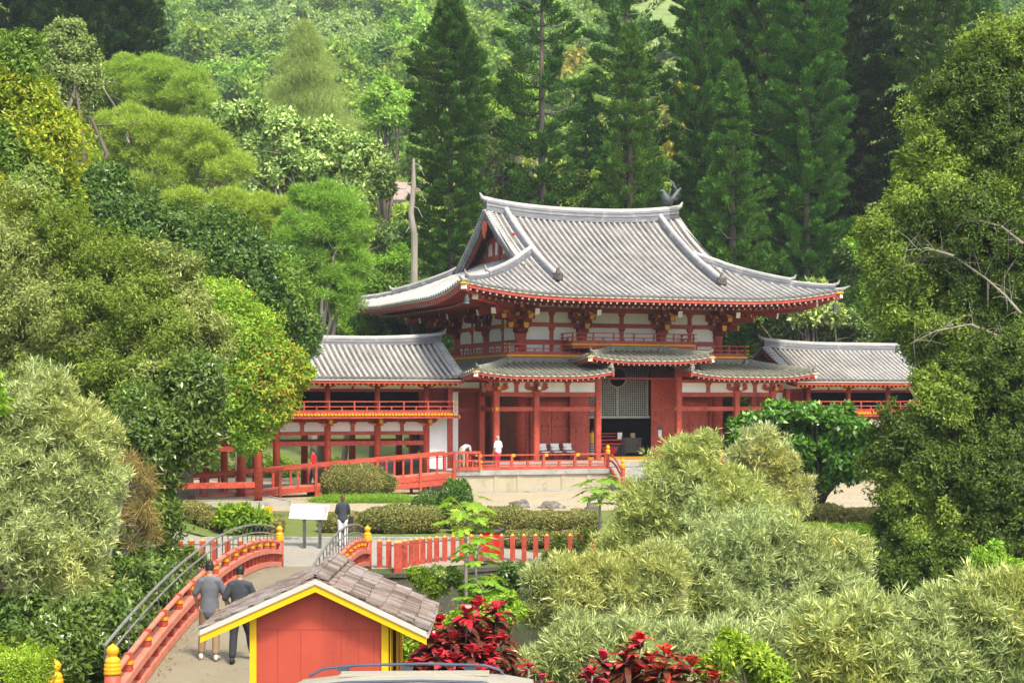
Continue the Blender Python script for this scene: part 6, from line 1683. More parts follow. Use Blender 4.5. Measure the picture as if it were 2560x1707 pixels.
# casuarina
def casuarina():
    rng = np.random.default_rng(35); Y = 150
    b0 = D(700, 330, Y); top = D(695, 55, Y); z0 = G(b0.x, Y)
    H = top.z-z0; root = thing('wispy_tree', 'tall wispy grey green tree with drooping needles above the feathery trees', 'tree', (b0.x, Y, z0))
    n = 70000; t = rng.random(n)**.75; R = (.4+5.6*np.minimum(1, t*1.25)**.85)*(1-.25*(t > .85))
    ang = rng.random(n)*2*PI; lay = .66+.24*np.sin(t*30+ang*2+np.sin(ang*3))+.22*np.sin(ang*4+t*9)+.1*rng.normal(size=n)
    r = R*np.sqrt(rng.random(n))*lay; zb = b0.z-z0-1.5
    p = np.stack([r*np.cos(ang), r*np.sin(ang), H-t*(H-zb)-r*.12], 1)
    ax = np.stack([np.cos(ang)*.35, np.sin(ang)*.35, rng.uniform(-1.1, .9, n)], 1)
    link_mesh('crown', quads_mesh('crown', leaves(rng, p, ax, .75, .03, .3), FO['casu']), root)
    k = MB(); k.tube([(0, 0, 0), (.1, 0, H*.5), (0, 0, H*.96)], [.4, .22, .03], 8)
    for i in range(26):
        z = H*.25+H*.68*i/26; a_ = i*2.4; L = 4.2*(1-i/28); k.tube([(0, 0, z), (L*.5*math.cos(a_), L*.5*math.sin(a_), z+L*.35), (L*math.cos(a_), L*math.sin(a_), z+L*.5)], [.09, .05, .02], 5)
    k.build('trunk', M['barkpale'], root)
casuarina()
# dead pale trunk
p0, p1 = D(948, 620, 101), D(946, 365, 101)
t = thing('dead_trunk', 'bare pale dead trunk standing left of the tall pine', 'tree', (p0.x, 101, G(p0.x, 101)))
k = MB(); z0 = G(p0.x, 101); rg_ = np.random.default_rng(3)
k.tube([(p0.x, 101, z0), (p0.x+.1, 101, p0.z+2), (p0.x-.1, 101, (p0.z+p1.z)/2), (p0.x+.05, 101, p1.z-1.6), (p1.x+.1, 101, p1.z)], [.26, .2, .17, .15, .08], 9)
for i in range(5):
    z = p0.z+(p1.z-p0.z)*(.4+.13*i+.04*(i % 3)); sg = 1 if i in (1, 2, 4) else -1; L_ = .5+.5*((i*37) % 5)/4
    k.tube([(p0.x, 101, z), (p0.x+sg*.4*L_, 100.9, z-.1), (p0.x+sg*.8*L_, 100.7, z-.9*L_)], [.05, .03, .015], 5)
bld(k, 'trunk', M['barkpale'], t)

# --- tall pines
def pine_mesh(seed, H, R, bare=.0, dense=1.0, taper=.18, gap=.78, topfull=False, upc=.35):
    rng = np.random.default_rng(seed); k = MB(); Q = []
    k.tube([(0, 0, 0), (.05, 0, H*.35), (-.04, .03, H*.7), (0, 0, H)], [.42, .33, .2, .03], 9)
    z = H*.04; wi = 0
    while z < H-.25:
        u = (H-z)/H
        Rz = R*min(1, (u/taper)**.75)*(1+.10*math.sin(z*.6+seed))*rng.uniform(.85, 1.1)
        nb = 7 if dense > .8 else 5
        a0 = rng.random()*6.28
        for b in range(nb):
            if rng.random() > dense: continue
            a_ = a0+2*PI*b/nb+rng.normal()*.12; L = Rz*rng.uniform(.72, 1.08)
            dx, dy = math.cos(a_), math.sin(a_); el = upc*rng.uniform(.5, 1.2)
            pts = [Vector((0, 0, z)), Vector((dx*L*.4, dy*L*.4, z-.03*L+el*.1*L)), Vector((dx*L*.75, dy*L*.75, z+el*.28*L)), Vector((dx*L, dy*L, z+el*.6*L))]
            isb = rng.random() < bare*min(1, u*1.6)
            if L > .8: k.tube(pts, [.035+.012*L, .03, .022, .008], 5, 1 if isb else 0)
            s0 = .5 if isb else .06
            m = int((145 if not isb else 26)*max(.5, L)); s = s0+(1-s0)*rng.random(m)**.7
            P4 = np.array([list(q) for q in pts]); seg = np.clip(s*3, 0, 2.999); i0 = seg.astype(int); f_ = (seg-i0)[:, None]
            pos = P4[i0]*(1-f_)+P4[i0+1]*f_
            tan = norm(P4[i0+1]-P4[i0]); rad = norm(np.cross(tan, unit(rng, m)))
            tr = .08+.26*np.sin(np.clip((s-s0)/(1-s0), 0, 1)*PI*.8+.35)**.8*(.75+.5*rng.random(m))
            rad[:, 2] = rad[:, 2]*.75+.12
            pos2 = pos+rad*(tr*rng.random(m)**.6)[:, None]
            Q.append(leaves(rng, pos2, tan*.7+rad*.8+np.array([0, 0, .35]), .34, .085, .22))
        z += gap*1.1*rng.uniform(.8, 1.2)*(1 if u > .12 else .6)
    Q = np.concatenate(Q)
    trunk = MB.build(k, 'trunk', [M['barkdark'], M['barkpale']], None, smooth=True)
    col.objects.unlink(trunk); me = trunk.data; bpy.data.objects.remove(trunk)
    return me, Q
PM = {}
def pinev(key, mat, *a_, **kw):
    me, Q = pine_mesh(*a_, **kw); PM[key] = (me, quads_mesh('needles', Q, mat))
pinev('full', FO['pine'], 41, 36, 3.6, dense=1.0, bare=.05)
pinev('open', FO['pine'], 42, 40, 3.7, dense=.8, bare=.3, gap=1.0, upc=.55)
pinev('slim', FO['pinelight'], 43, 26, 3.1, dense=1.0, bare=.25, taper=.45)
pinev('mid', FO['pinelight'], 44, 38, 3.6, dense=1.0, bare=.1, gap=.9, upc=.5)
pinev('dark', FO['pinedeep'], 45, 36, 3.9, dense=1.0, bare=.0, gap=.8)
def pine(label, x, Y, key, top=None, s=None, rot=0, sy=1.0, wide=1.0):
    b = D(x, 600, Y); z0 = G(b.x, Y); H0 = {'full': 36, 'open': 40, 'slim': 26, 'mid': 38, 'dark': 36}[key]
    if top is not None: s = (D(x, top, Y).z-z0)/H0
    t = thing('tall_pine', label, 'pine tree', (b.x, Y, z0), rot, 'tall pines behind the temple')
    for nm, me in (('trunk', PM[key][0]), ('needles', PM[key][1])):
        o = link_mesh(nm, me, t); o.scale = (s*wide*.86, s*wide*.86, s)
PINES = [('tall narrow pine left of the temple roof, its tip at the frame top', 1035, 108, 'full', -25, 1.05),
 ('sparse open pine with bare side branches above the roof ridge left half', 1245, 113, 'open', -170, 1.15),
 ('shorter slim pine with a green tip below the frame top, above the ridge', 1447, 112, 'slim', 52, 1.0),
 ('open pine rising behind the shorter slim pine', 1437, 124, 'open', -150, 1.15),
 ('tall pine directly right of the bird on the roof ridge', 1612, 115, 'mid', -150, .85),
 ('pine with a full green top in front of its taller neighbours right of the ridge', 1682, 108, 'slim', 140, 1.1),
 ('dark tall pine behind the full topped pine right of the ridge', 1668, 122, 'full', -160, 1.05),
 ('tall pine between the full topped pine and the open one at right', 1752, 120, 'mid', -160, .9),
 ('open pine with bare grey side branches over the right half of the roof', 1852, 110, 'mid', -170, 1.1),
 ('darkest dense pine left of the big tree on the right', 1975, 113, 'dark', -170, 1.1),
 ('dark trunked pine rising over the big tree on the right', 2156, 108, 'full', -180, .95),
 ('slim distant pine near the upper right corner', 2262, 135, 'slim', -60, .9),
 ('pine filling the gap behind the pair over the right roof', 1920, 126, 'dark', -100, 1.0),
 ('pine standing behind the ridge between the sparse and the shorter pine', 1345, 128, 'slim', 200, 1.0),
 ('dark pine at the far upper left corner', 25, 128, 'dark', -150, 1.1),
 ('second dark pine from the upper left corner', 105, 130, 'dark', -160, 1.05),
 ('dark pine in the middle of the upper left group', 180, 124, 'dark', -150, 1.1),
 ('dark pine fourth from the left in the upper left group', 248, 132, 'dark', -120, 1.0),
 ('right hand dark pine of the upper left group', 308, 126, 'dark', -90, .95)]
for i, (lb, x, Y, key, top, wd) in enumerate(PINES): pine(lb, x, Y, key, top, rot=i*1.3, wide=wd)
# understory behind the hall
def under(label, Y, items, mat, seed, n, L=.26, W=.12, second=None, group=GR):
    tree('understory_tree', label, LB(Y, items), mat, seed, n, L, W, group='understory trees behind the temple', twigs=1, k=14, second=second)
dk2 = (FO['rightdark'], lambda P: np.sin(P[:, 0]*.8)+np.sin(P[:, 2]*1.4+P[:, 0]) > -.3)
under('dark leafy tree under the pines, just right of the upper roof corner', 106, [(1960,600,50),(1990,650,50),(2010,720,55),(1950,740,45),(2040,690,50)], FO['lime'], 51, 26000, second=dk2)
under('dark shrubby tree behind the right wing ridge', 104, [(1750,730,45),(1810,740,45),(1870,740,45),(1930,760,45),(1860,700,40),(1980,780,40)], FO['glossy'], 52, 26000)
under('broad leaved tree with pale leaves below the right roof corner', 103, [(1830,700,30),(1870,680,32),(1900,710,35),(1850,730,30)], FO['kukui'], 53, 9000, .4, .22)
under('low dark tree hidden between the pine bases right of the ridge', 118, [(1640,560,60),(1720,580,60),(1800,590,60),(1880,600,60),(1700,640,60),(1800,650,60),(1600,480,45)], FO['rightdark'], 54, 34000)
under('low green tree behind the ridge, under the sparse pine', 120, [(1180,440,45),(1250,450,40),(1320,440,40),(1380,440,45),(1100,480,45),(1500,450,50)], FO['lime'], 55, 24000, second=dk2)
under('bushy tree behind the left wing roof ridge', 101, [(700,700,50),(760,760,45),(830,770,40),(900,780,40),(980,770,35),(690,780,50)], FO['lime'], 56, 26000, .2, .08, second=dk2)
under('leafy tree behind the right end of the right wing', 102, [(2100,780,60),(2180,760,60),(2260,740,70),(2100,700,60),(2330,800,60)], FO['rightdark'], 57, 26000)
# shrubs on the slope seen under the left wing
for i, (x, y, r, lb) in enumerate([(560,1060,40,'shrub seen under the left wing behind the first bay'), (640,1085,35,'shrub seen under the left wing beside the red topped person'), (480,1080,45,'shrub seen under the far left end of the wing'), (760,1080,26,'spiky shrub seen under the middle of the left wing')]):
    tree('garden_shrub', lb, LB(101, [(x, y, r), (x+r*.9, y+8, r*.7)]), FO['lime' if i % 2 else 'olive'], 60+i, 6000, .16, .07, 'shrub', trunk=False, group='shrubs behind the left wing')

# --- right side
tree('broadleaf_tree', 'very large warm green tree with bare grey branches filling the right side', LB(54, [(2365,110,70),(2350,200,80),(2370,300,80),(2370,480,90),(2380,620,80),(2380,760,80),(2050,600,50),(2130,780,60),(2330,560,80),(2330,330,90),(2180,560,70),(2060,480,40),(2330,720,80),(2180,660,80),(2290,130,75),(2230,220,80),(2310,260,90),(2170,310,80),(2260,360,100),(2130,400,70),(2120,480,80),(2200,480,110),(2330,430,90),(2060,550,65),(2010,530,40),(2130,600,90),(2250,600,110),(2060,650,60),(2120,720,90),(2230,740,100),(2330,650,90),(2330,800,90),(2190,830,80),(2240,880,90)]), FO['right'], 71, 480000, .125, .055, group=GR,
     second=(FO['rightdark'], lambda P: (np.sin(P[:, 0]*.9+1)+np.sin(P[:, 2]*1.3+P[:, 0]*.6)+.5*np.sin(P[:, 1]) > .35)), k=30, f=(.12, .30), ff=.6, amp=.38, holes=.35, base=(18, 56), bark='barkpale', twigs=5, maxlimbs=40, inner=.25, r0=.22)
tree('broadleaf_tree', 'shaded dark green tree low on the right behind the pale shrubs', LB(51, [(2200,900,90),(2300,860,90),(2170,940,60),(2080,1190,60),(2120,1230,70),(2220,1250,70),(2180,980,80),(2280,980,90),(2080,1010,70),(2030,1060,45),(2120,1080,80),(2230,1080,100),(2330,1100,90),(2060,1130,50),(2150,1170,70),(2290,1200,90),(2360,1240,90),(2330,930,80)]), FO['rightdark'], 72, 320000, .125, .052, group=GR,
     second=(FO['right'], lambda P: (np.sin(P[:, 0]*1.1+1)+np.sin(P[:, 2]*1.6+P[:, 0]) > .9)), k=30, f=(.12, .30), ff=.55, amp=.38, holes=.35, base=(15.5, 53), bark='barkpale', twigs=4, maxlimbs=26)
tree('garden_tree', 'round dark tree with large glossy leaves and a short forked trunk', LB(63, [(1720,990,40),(1780,985,50),(1850,980,52),(1920,985,52),(1975,1010,42),(1740,1040,50),(1810,1050,60),(1890,1050,60),(1960,1065,45),(1700,1030,30)]), FO['magn'], 73, 26000, .23, .14, group=GR, base=(D(1888, 1200, 63).x, 63), k=16, bark='barkdark', r0=.19, split=.30, maxlimbs=10, inner=.15)
rt = [o for o in col.objects if o.get('label', '').startswith('very large warm green')][0]
k = MB(); rgb = np.random.default_rng(77)
for line in ([(2345,720),(2310,680),(2265,640),(2190,588),(2130,590),(2080,612),(2040,625)], [(2190,588),(2130,570),(2080,575)], [(2350,810),(2300,775),(2240,775),(2190,830),(2165,880),(2120,905),(2080,930)], [(2300,775),(2230,745),(2150,760),(2090,790)], [(2345,980),(2290,960),(2220,985),(2150,950),(2100,985)], [(2350,560),(2300,520),(2240,505),(2190,520)], [(2350,1130),(2280,1105),(2200,1120),(2140,1160)]):
    q = [D(x, y, 52.0+.2*i) for i, (x, y) in enumerate(line)]; n_ = len(q)
    k.tube(q, [.042*(1-.75*i/(n_-1)) for i in range(n_)], 7)
    for i in range(1, n_):
        for _ in range(6):
            d = Vector(rgb.normal(size=3)); d.y *= .4; d.normalize(); b0 = q[i].lerp(q[i-1], rgb.random()); L = rgb.uniform(.4, 1.0)
            k.tube([b0, b0+d*L*.5+Vector((0, 0, .06)), b0+d*L], [.010, .007, .003], 4)
bld(k, 'bare_branches', M['barkpale'], rt)
PS = 'pale narrow leaved shrubs'
def pale(label, Y, items, seed, n, mat='pale', base=None, tw=3):
    tree('pale_shrub', label, LB(Y, items), FO[mat], seed, int(n*1.45), .185, .025, 'shrub', tuft=13, k=60, f=(.07, .26), group=PS, base=base, bark='barkpale', twigs=tw+2, inner=.06, r0=.07, maxlimbs=26, ff=.55, amp=.36, fscale=1.3, holes=.5,
         second=(FO['paleyel' if mat == 'pale' else 'pale'], mixf(seed, .7)))
pale('tallest pale shrub, its airy top in front of the temple steps', 44, [(1560,1045,30),(1620,1025,28),(1600,1080,50),(1530,1110,50),(1480,1170,55),(1600,1170,85),(1560,1230,80),(1700,1190,85),(1660,1120,40),(1460,1230,50),(1650,1270,80),(1420,1270,45)], 81, 60000, 'paleyel')
pale('pale shrub with one airy round top below the dark glossy tree', 47, [(1750,1035,42),(1700,1060,26),(1800,1070,30),(1740,1095,30),(1800,1150,40),(1760,1190,55),(1840,1130,28),(1700,1120,24)], 82, 22000, 'pale')
pale('wide pale shrub in the middle of the right foreground', 37, [(1700,1280,90),(1800,1270,75),(1880,1290,65),(1620,1340,90),(1740,1370,100),(1850,1370,95),(1930,1340,60),(1950,1275,40),(1560,1400,80),(1660,1440,90),(1790,1450,90)], 83, 85000, 'pale')
pale('pale shrub with orange tinged leaves beside the pond fence', 34, [(1240,1335,32),(1300,1340,45),(1370,1320,35),(1320,1400,65),(1420,1380,75),(1240,1400,38),(1480,1400,80),(1510,1320,60),(1400,1460,80)], 84, 60000, 'paleyel')
pale('broad pale shrub at the bottom right of centre', 29, [(1330,1500,70),(1430,1520,85),(1560,1520,80),(1660,1530,75),(1240,1545,45),(1800,1540,75),(1520,1580,80),(1350,1580,80)], 85, 60000, 'pale')
pale('pale shrub filling the bottom right corner', 27, [(1900,1490,85),(1990,1440,70),(2120,1470,80),(2230,1420,70),(2330,1450,90),(2060,1550,90),(2200,1540,90),(1900,1570,80),(2340,1370,45),(2150,1395,35),(2040,1500,60)], 86, 80000, 'pale')
tree('leafy_shrub', 'bright green shrub at the right edge behind the corner shrub', LB(36, [(2270,1290,40),(2300,1330,50),(2240,1350,40),(2330,1380,50)]), FO['lime'], 87, 14000, .12, .04, 'shrub')
tree('leafy_shrub', 'low bright lime green shrub at the bottom among the red plants', LB(24, [(1680,1500,42),(1740,1530,42),(1640,1540,30),(1780,1560,35)]), FO['lime'], 88, 9000, .10, .045, 'shrub')

# --- garden hedges, bushes
def hb(px0, px1, y, r_h, Y, ry=.8):
    a_ = S(px0, y, Y); b_ = S(px1, y, Y); return ((a_.x+b_.x)/2, Y, G((a_.x+b_.x)/2, Y)+r_h*.55, (b_.x-a_.x)/2, ry, r_h*.55)
HG = 'clipped hedges along the lawn'
hedge('garden_hedge', 'rounded clipped hedge right of the person in black and white', [hb(915, 1100, 0, .85, 60)], FO['hedge'], 91, 16000, .075, .045, group=HG)
hedge('garden_hedge', 'low clipped hedge directly behind the information board', [hb(800, 925, 0, .6, 60.5)], FO['hedge'], 92, 9000, .075, .045, group=HG)
hedge('garden_hedge', 'long uneven hedge behind the curved pond fence', [hb(1120, 1230, 0, .62, 60), hb(1205, 1330, 0, .78, 60.4), hb(1310, 1420, 0, .66, 60.2), hb(1400, 1500, 0, .7, 60)], FO['hedge'], 93, 26000, .075, .045, group=HG)
hedge('garden_hedge', 'long low hedge left of the information board', [hb(430, 520, 0, .6, 60.4), hb(500, 600, 0, .55, 60.2), hb(590, 710, 0, .5, 60.2)], FO['hedge'], 94, 20000, .075, .045, group=HG)
hedge('garden_hedge', 'dark clipped hedge at the right behind the forked tree', [hb(1950, 2120, 0, .8, 61.5), hb(2110, 2280, 0, .7, 61.5)], FO['hedge'], 95, 22000, .075, .045, group=HG)
hedge('garden_hedge', 'low hedge along the water at the right', [hb(1780, 1960, 0, .7, 55.8), hb(1950, 2200, 0, .7, 56)], FO['lime'], 96, 20000, .075, .045, group=HG)
hedge('garden_hedge', 'small hedge seen between the posts of the pond fence', [hb(1260, 1370, 0, .45, 56.2, .4), hb(1360, 1500, 0, .42, 56.2, .4)], FO['hedge'], 97, 9000, .07, .04, group=HG)
c = S(891, 1238, 78.6)
hedge('round_bush', 'large rounded bush in front of the red ramp', [(c.x, 78.6, G(c.x, 78.6)+.78, 1.62, 1.1, .80)], FO['hedge'], 98, 24000, .085, .05, 'bush')
c = S(1070, 1300, 64.5); c2 = S(1140, 1300, 62)
hedge('round_bush', 'small dark round bush left of the papaya', [(c.x, 64.5, G(c.x, 64.5)+.62, .55, .5, .55)], FO['glossy'], 99, 6000, .08, .045, 'bush')
hedge('round_bush', 'taller dark clipped bush behind the papaya', [(c2.x, 62, G(c2.x, 62)+.85, .62, .6, .85)], FO['glossy'], 100, 9000, .08, .045, 'bush')
hedge('grass_clump', 'fringe of dark mondo grass at the foot of the large rounded bush', [(S(930, 1240, 77).x, 77, G(0, 77)+.05, 2.6, .7, .22)], FO['lime'], 101, 9000, .22, .02, 'plant')
tree('leafy_shrub', 'bright green fan leaved plant left of the information board', LB(59, [(520,1185,22),(560,1190,26),(600,1195,20),(540,1210,22)]), FO['papaya'], 102, 2600, .28, .12, 'plant', trunk=False)
tree('garden_shrub', 'loose dark shrub growing in front of the pond fence posts', LB(53, [(1285,1250,22),(1330,1265,22),(1300,1290,18),(1350,1230,18),(1260,1280,14)]), FO['olive'], 103, 4500, .10, .045, 'shrub')
# ferns and plants on the pond wall
for i, (x, y, r, m_, lb) in enumerate([(985,1345,26,'lime','low green plant on the pond wall just right of the hut roof'), (1040,1330,22,'olive','dark leafy plant on the pond wall below the fence corner'), (1090,1365,26,'lime','green plant at the foot of the papayas'), (1010,1320,18,'kukui','pale leaved plant on the pond wall'), (960,1320,20,'lime','small fern at the top of the pond wall')]):
    tree('wall_plant', lb, LB(48.5, [(x, y, r), (x+r, y+10, r*.7)]), FO[m_], 110+i, 3500, .12, .05, 'plant', trunk=False, group='plants on the pond wall')
tree('bank_shrub', 'green undergrowth beside the right wall of the hut', LB(33, [(940,1480,30),(960,1520,35),(1000,1450,30),(1060,1440,35),(1110,1420,40),(1160,1400,35)]), FO['lime'], 118, 12000, .12, .05, 'shrub', trunk=False)
tree('bank_shrub', 'dark shrubs in the hollow between the pale shrubs at right', LB(47, [(2020,1310,40),(2080,1330,45),(2150,1320,45),(2200,1350,45),(2110,1280,35),(2190,1280,40)]), FO['rightdark'], 124, 26000, .12, .05, 'shrub', trunk=False)
tree('bank_shrub', 'dark undergrowth in the shade below the pond wall', LB(44, [(1150,1360,40),(1100,1400,40),(1180,1320,30),(1220,1350,40)]), FO['glossy'], 119, 9000, .12, .05, 'shrub', trunk=False)
# left bank ground cover
tree('bank_shrub', 'low ivy like growth under the left fence posts', LB(50, [(420,1290,35),(370,1270,35),(460,1290,20)]), FO['olive'], 120, 7000, .10, .05, 'shrub', trunk=False)

# --- papayas
def papaya(label, px, top, Y, s, seed, lean=0, n=17):
    """top: display pixel row of the crown centre"""
    rng = np.random.default_rng(seed); c = D(px, top, Y); z0 = G(c.x, Y); z0 = min(z0, c.z-.5)
    t = thing('papaya_plant', label, 'plant', (c.x, Y, z0), 0, 'papaya plants by the pond'); H = c.z-z0
    k = MB(); k.tube([(0, 0, 0), (lean*.5, 0, H*.5), (0, 0, H*.98)], [.055*s+.02, .05*s, .032*s], 8); k.build('trunk', M['barkpale'], t, smooth=True)
    st, lf = MB(), MB()
    for i in range(n):
        a_ = i*2.399+rng.random()*.4; el = .75-1.0*i/n; L = s*rng.uniform(.5, .72)
        d = Vector((math.cos(a_)*math.cos(el), math.sin(a_)*math.cos(el), math.sin(el)))
        p0 = Vector((0, 0, H*.97-.02*i*s)); p1 = p0+d*L*.6+Vector((0, 0, .04)); p2 = p0+d*L
        st.tube([p0, p1, p2], [.014*s, .011*s, .008*s], 5)
        hd = Vector((d.x, d.y, 0)).normalized(); sd = Vector((-hd.y, hd.x, 0)); fw = (hd*.9+Vector((0, 0, -.55+.5*rng.random()))).normalized(); nn = fw.cross(sd)
        for j in range(7):      # palmate lobes, each with side fingers
            th = (j-3)*.62; dl = fw*math.cos(th)+sd*math.sin(th); ll = s*(.47-.04*abs(j-3))*rng.uniform(.85, 1.1); ps = dl.cross(nn).normalized()
            dr = Vector((0, 0, -.10*ll))
            q = [(0, 0), (.22, .09), (.38, .09), (.5, .26), (.62, .12), (.74, .2), (.84, .08), (1, 0)]
            up_ = [p2+dl*(a2*ll)+ps*(b2*ll)+dr*a2*a2 for a2, b2 in q]; dn_ = [p2+dl*(a2*ll)-ps*(b2*ll)+dr*a2*a2 for a2, b2 in q[1:-1]][::-1]
            lf.add(up_+dn_, [tuple(range(len(up_)+len(dn_)))])
    st.build('leaf_stalks', M['stalk'], t); lf.build('leaves', FO['papaya'], t)
    k = MB()
    for i in range(5):
        a_ = i*1.3; k.lathe([(.005, -.09*s), (.035*s, -.06*s), (.045*s, 0), (.03*s, .05*s), (.004, .07*s)], (.05*s*math.cos(a_), .05*s*math.sin(a_), H*.93-.05*i*s), 8)
    k.build('fruit', FOy['fruit'], t)
M['stalk'] = surface('green_stalk', (.22, .28, .08), (.28, .28, .12), 4, .6); FOy = {'fruit': surface('green_fruit', (.30, .28, .04), (.14, .20, .04), 8, .5)}
papaya('tall papaya with a broad crown in front of the dark clipped bush', 1070, 1165, 47, 1.0, 201)
papaya('shorter papaya crown overlapping the curved pond fence', 1093, 1252, 45, .78, 202)
papaya('low papaya below the pond wall, right of the hut roof', 1110, 1345, 43, .8, 203)
papaya('papaya in front of the temple steps', 1378, 1115, 52, .95, 204)
papaya('small papaya behind the orange tinged shrub', 1330, 1318, 40, .7, 205, n=8)

# --- ti plants
def ti(label, items, Y, seed, L=.42, W=.09, nl=34):
    rng = np.random.default_rng(seed); pts = [D(x, y, Y+dy) for x, y, dy in items]
    b = pts[0]; z0 = G(b.x, Y)
    t = thing('ti_plant', label, 'plant', (b.x, Y, z0), 0, 'red leaved ti plants in the foreground')
    k = MB(); Q, Qd = [], []
    for p in pts:
        q = p-Vector((b.x, Y, z0)); k.tube([(q.x+rng.normal()*.05, q.y, min(0, q.z-.6)), (q.x+rng.normal()*.04, q.y, q.z*.5), (q.x, q.y, q.z)], [.022, .018, .014], 6)
        for lay, (n_, dst, el0, tone) in enumerate(((nl//4, 0, 1.15, 0), (nl//4, -.08, .6, 1), (nl//4, -.2, .15, 2), (nl//4, -.36, .0, 2))):
            for i in range(n_):
                a_ = rng.random()*6.28; el = el0+rng.normal()*.25; d = np.array([math.cos(a_)*math.cos(el), math.sin(a_)*math.cos(el), math.sin(el)])
                sd = norm(np.cross(d, [0, 0, 1.0])); ll = L*rng.uniform(.7, 1.15)*(.75 if lay == 0 else 1); ww = W*rng.uniform(.8, 1.2)
                P0 = np.array([q.x, q.y, q.z+dst]); prev = None
                cen = [P0+d*ll*s_-np.array([0, 0, 1])*ll*.55*s_*s_ for s_ in (0, .3, .6, .85, 1)]; wd = (.25, .9, 1.0, .6, .05)
                for m_ in range(4):
                    quad = np.array([cen[m_]-sd*ww*wd[m_]/2, cen[m_]+sd*ww*wd[m_]/2, cen[m_+1]+sd*ww*wd[m_+1]/2, cen[m_+1]-sd*ww*wd[m_+1]/2])
                    (Q if (tone == 0 or rng.random() < (.35 if tone == 1 else .12)) else Qd).append(quad)
    Qa = np.concatenate([np.array(Q), np.array(Qd)]); me = quads_mesh('leaves', Qa, [FO['ti'], FO['tidark']])
    me.polygons.foreach_set('material_index', np.concatenate([np.zeros(len(Q)), np.ones(len(Qd))]).astype(np.int32))
    link_mesh('leaves', me, t); k.build('stems', M['barkpale'], t)
ti('large clump of red and maroon ti plants right of the hut', [(1075,1410,0),(1010,1430,.3),(1040,1470,-.2),(1100,1460,.2),(1140,1400,.6),(1085,1500,-.4),(985,1455,.4),(1150,1470,.1),(1010,1510,-.5),(1060,1440,.5),(1120,1500,-.2),(975,1500,.1),(1180,1520,.0),(1040,1520,-.6),(1130,1540,-.5),(1100,1390,.8),(1000,1470,0),(960,1530,-.3),(1085,1545,-.8)], 27.5, 301, .46, .115, 54)
ti('ti plant with a bright crimson tip at the bottom, left one', [(1385,1515,0),(1360,1550,-.2)], 22, 302, .38, .09, 48)
ti('tall ti plant with a brown tip at the bottom centre right', [(1470,1475,0),(1440,1510,-.1),(1495,1520,.1),(1460,1550,0),(1420,1545,.1)], 22, 303, .42, .10, 54)
ti('ti plant at the bottom right of centre, half cut by the frame', [(1530,1500,0),(1560,1545,.1),(1590,1530,-.1),(1640,1560,-.2),(1515,1545,0)], 21.5, 304, .40, .10, 48)
ti('small ti plant beside the car roof', [(1215,1535,0),(1245,1560,-.2)], 22.5, 305, .28, .07, 26)
tree('leafy_shrub', 'small orange leaved shrub behind the bridge end', LB(64, [(612,1190,9)]), FO['orange'], 121, 500, .08, .05, 'shrub', trunk=False)
# near green leaves at the left edge
tree('leafy_shrub', 'few large bright leaves poking in at the left edge', LB(20, [(-14,920,26),(-16,880,16)]), FO['lime'], 122, 160, .14, .07, 'shrub', trunk=False)

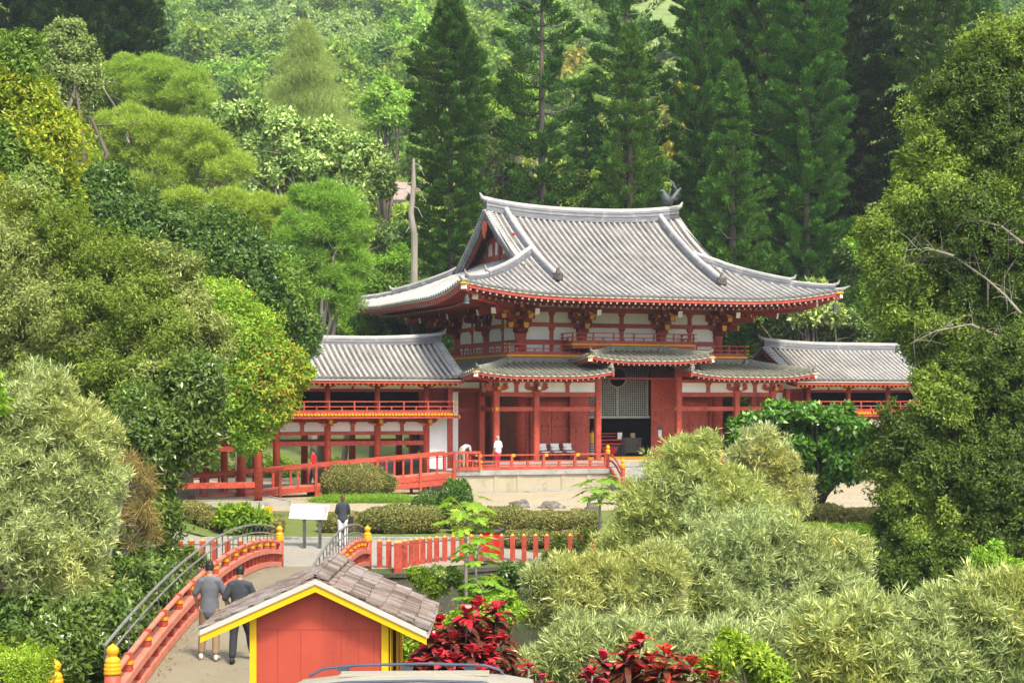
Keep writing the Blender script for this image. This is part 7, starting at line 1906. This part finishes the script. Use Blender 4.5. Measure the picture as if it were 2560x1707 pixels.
# --- forest on the hillside
def hill_forest():
    rng = np.random.default_rng(400)
    vars_ = []
    mats = [FO['hillA'], FO['hillB'], FO['hillC'], FO['grey'], FO['tuli'], FO['feather'], FO['hillA'], FO['hillB'], FO['kukui2'], FO['hillC']]
    for v in range(10):
        r2 = np.random.default_rng(500+v); lob = []
        for j in range(7): a_ = r2.random()*6.28; d = r2.random()*2.6; lob.append([d*math.cos(a_), d*math.sin(a_), 4.6+r2.random()*2.2-.25*d, r2.uniform(1.5, 2.6)])
        sub = sublobes(r2, lob, 9, (.35, .55), upb=.6)
        q = cloud(r2, sub, 1700, .60, .42, 0, .5, .05, flat=.8)
        vars_.append((q, mats[v]))
    spots = []
    rows_y = 142.
    while rows_y < 560:
        stepx = 3.3+rows_y*.003
        half = 1280*rows_y/F+8
        x = -half+rng.random()*stepx
        while x < half:
            spots.append((x+rng.normal()*.9, rows_y+rng.normal()*1.3)); x += stepx*rng.uniform(.8, 1.3)
        rows_y += 3.2+rows_y*.009
    spots.sort(key=lambda s: s[1])
    meshes = [quads_mesh('hill_tree', q, m) for q, m in vars_]
    LBL = {0: 'green crowned tree on the forested hillside', 3: 'grey green tree on the forested hillside', 4: 'orange brown flowering tree on the forested hillside', 5: 'feathery yellow green tree on the forested hillside', 8: 'silvery tree on the forested hillside'}
    rest = [[] for _ in range(10)]; cnt = 0
    for (x, y) in spots:
        patch = math.sin(x*.06+1)+math.sin(y*.035+x*.02)+.7*math.sin(x*.13+y*.05)
        c = rng.random()
        if patch > 1.25 and c < .3: v = 4
        elif patch < -1.1 and c < .6: v = 3
        else: v = int(rng.choice([0, 1, 2, 5, 6, 7, 8, 9, 3], p=[.15, .16, .15, .08, .13, .12, .06, .12, .03]))
        s = rng.choice([rng.uniform(.4, .7), rng.uniform(.6, 1.05)])*(1+.0004*y); rot = rng.random()*6.28; z = G(x, y)-2.2*s; sz = s*rng.uniform(.75, 1.25)
        vis = True
        if 1600 < 1280+F*x/y < 1790 and HY-F*(z+4-CAMZ)/y < 150: continue
        px = 1280+F*x/y; py = HY-F*(z+5-CAMZ)/y
        if py > 640 and 700 < px < 2100: vis = False
        if not vis: continue
        if cnt < 296:
            o = link_mesh('hillside_tree', meshes[v]); o.location = (x, y, z); o.rotation_euler = (0, 0, rot); o.scale = (s, s, sz); cnt += 1
            key = v if v in LBL else 0
            setp(o, LBL[key], 'tree', 'trees on the forested hillside, '+['', '', '', 'grey', 'orange', 'feathery', '', '', 'silvery', ''][v] if v in (3, 4, 5, 8) else 'green trees on the forested hillside')
        else:
            q = vars_[v][0]
            if y > 230: q = q[::2]
            cs, sn = math.cos(rot), math.sin(rot); Rm = np.array([[cs, sn, 0], [-sn, cs, 0], [0, 0, 1]])
            g = 1.3 if y > 230 else 1.0
            ctr = q.mean(1, keepdims=True); q2 = (ctr+(q-ctr)*g)*np.array([s, s, sz]); rest[v].append(q2@Rm+np.array([x, y, z]))
    allq, mi, mt = [], [], []
    for v in range(10):
        if rest[v]: qq = np.concatenate(rest[v]); allq.append(qq); mi.append(np.full(len(qq), len(mt))); mt.append(vars_[v][1])
    me = quads_mesh('forest', np.concatenate(allq), mt); me.polygons.foreach_set('material_index', np.concatenate(mi).astype(np.int32))
    print('forest spots', len(spots), 'faces', len(me.polygons))
    setp(link_mesh('forest', me), 'dense mixed forest covering the upper hillside', 'forest', None, 'stuff')
FO['hillA'] = foliage('hill_green_a', (.085, .15, .045), (.12, .17, .055), (.17, .22, .08), .12, .02)
FO['hillB'] = foliage('hill_green_b', (.115, .175, .048), (.13, .18, .05), (.18, .22, .075), .12, .02)
FO['hillC'] = foliage('hill_green_c', (.045, .095, .035), (.065, .115, .042), (.11, .155, .06), .12, .02)
FO['kukui2'] = foliage('silver_hill_leaves', (.16, .21, .12), (.11, .16, .08), (.26, .30, .20), .2, .04)
hill_forest()
# haze box
mh, nh, lh = nodes('haze_air')
pv = nh.new('ShaderNodeVolumePrincipled'); pv.inputs['Density'].default_value = HAZE; pv.inputs['Color'].default_value = (.86, .93, 1, 1); pv.inputs['Anisotropy'].default_value = .2
oh = nh.new('ShaderNodeOutputMaterial'); lh.new(pv.outputs[0], oh.inputs['Volume'])
if HAZE > 0:
    k = MB(); k.box(-440, 440, -30, 650, -4, 205); k.build('haze', mh, label='thin pale haze in the air over the valley', kind='stuff')
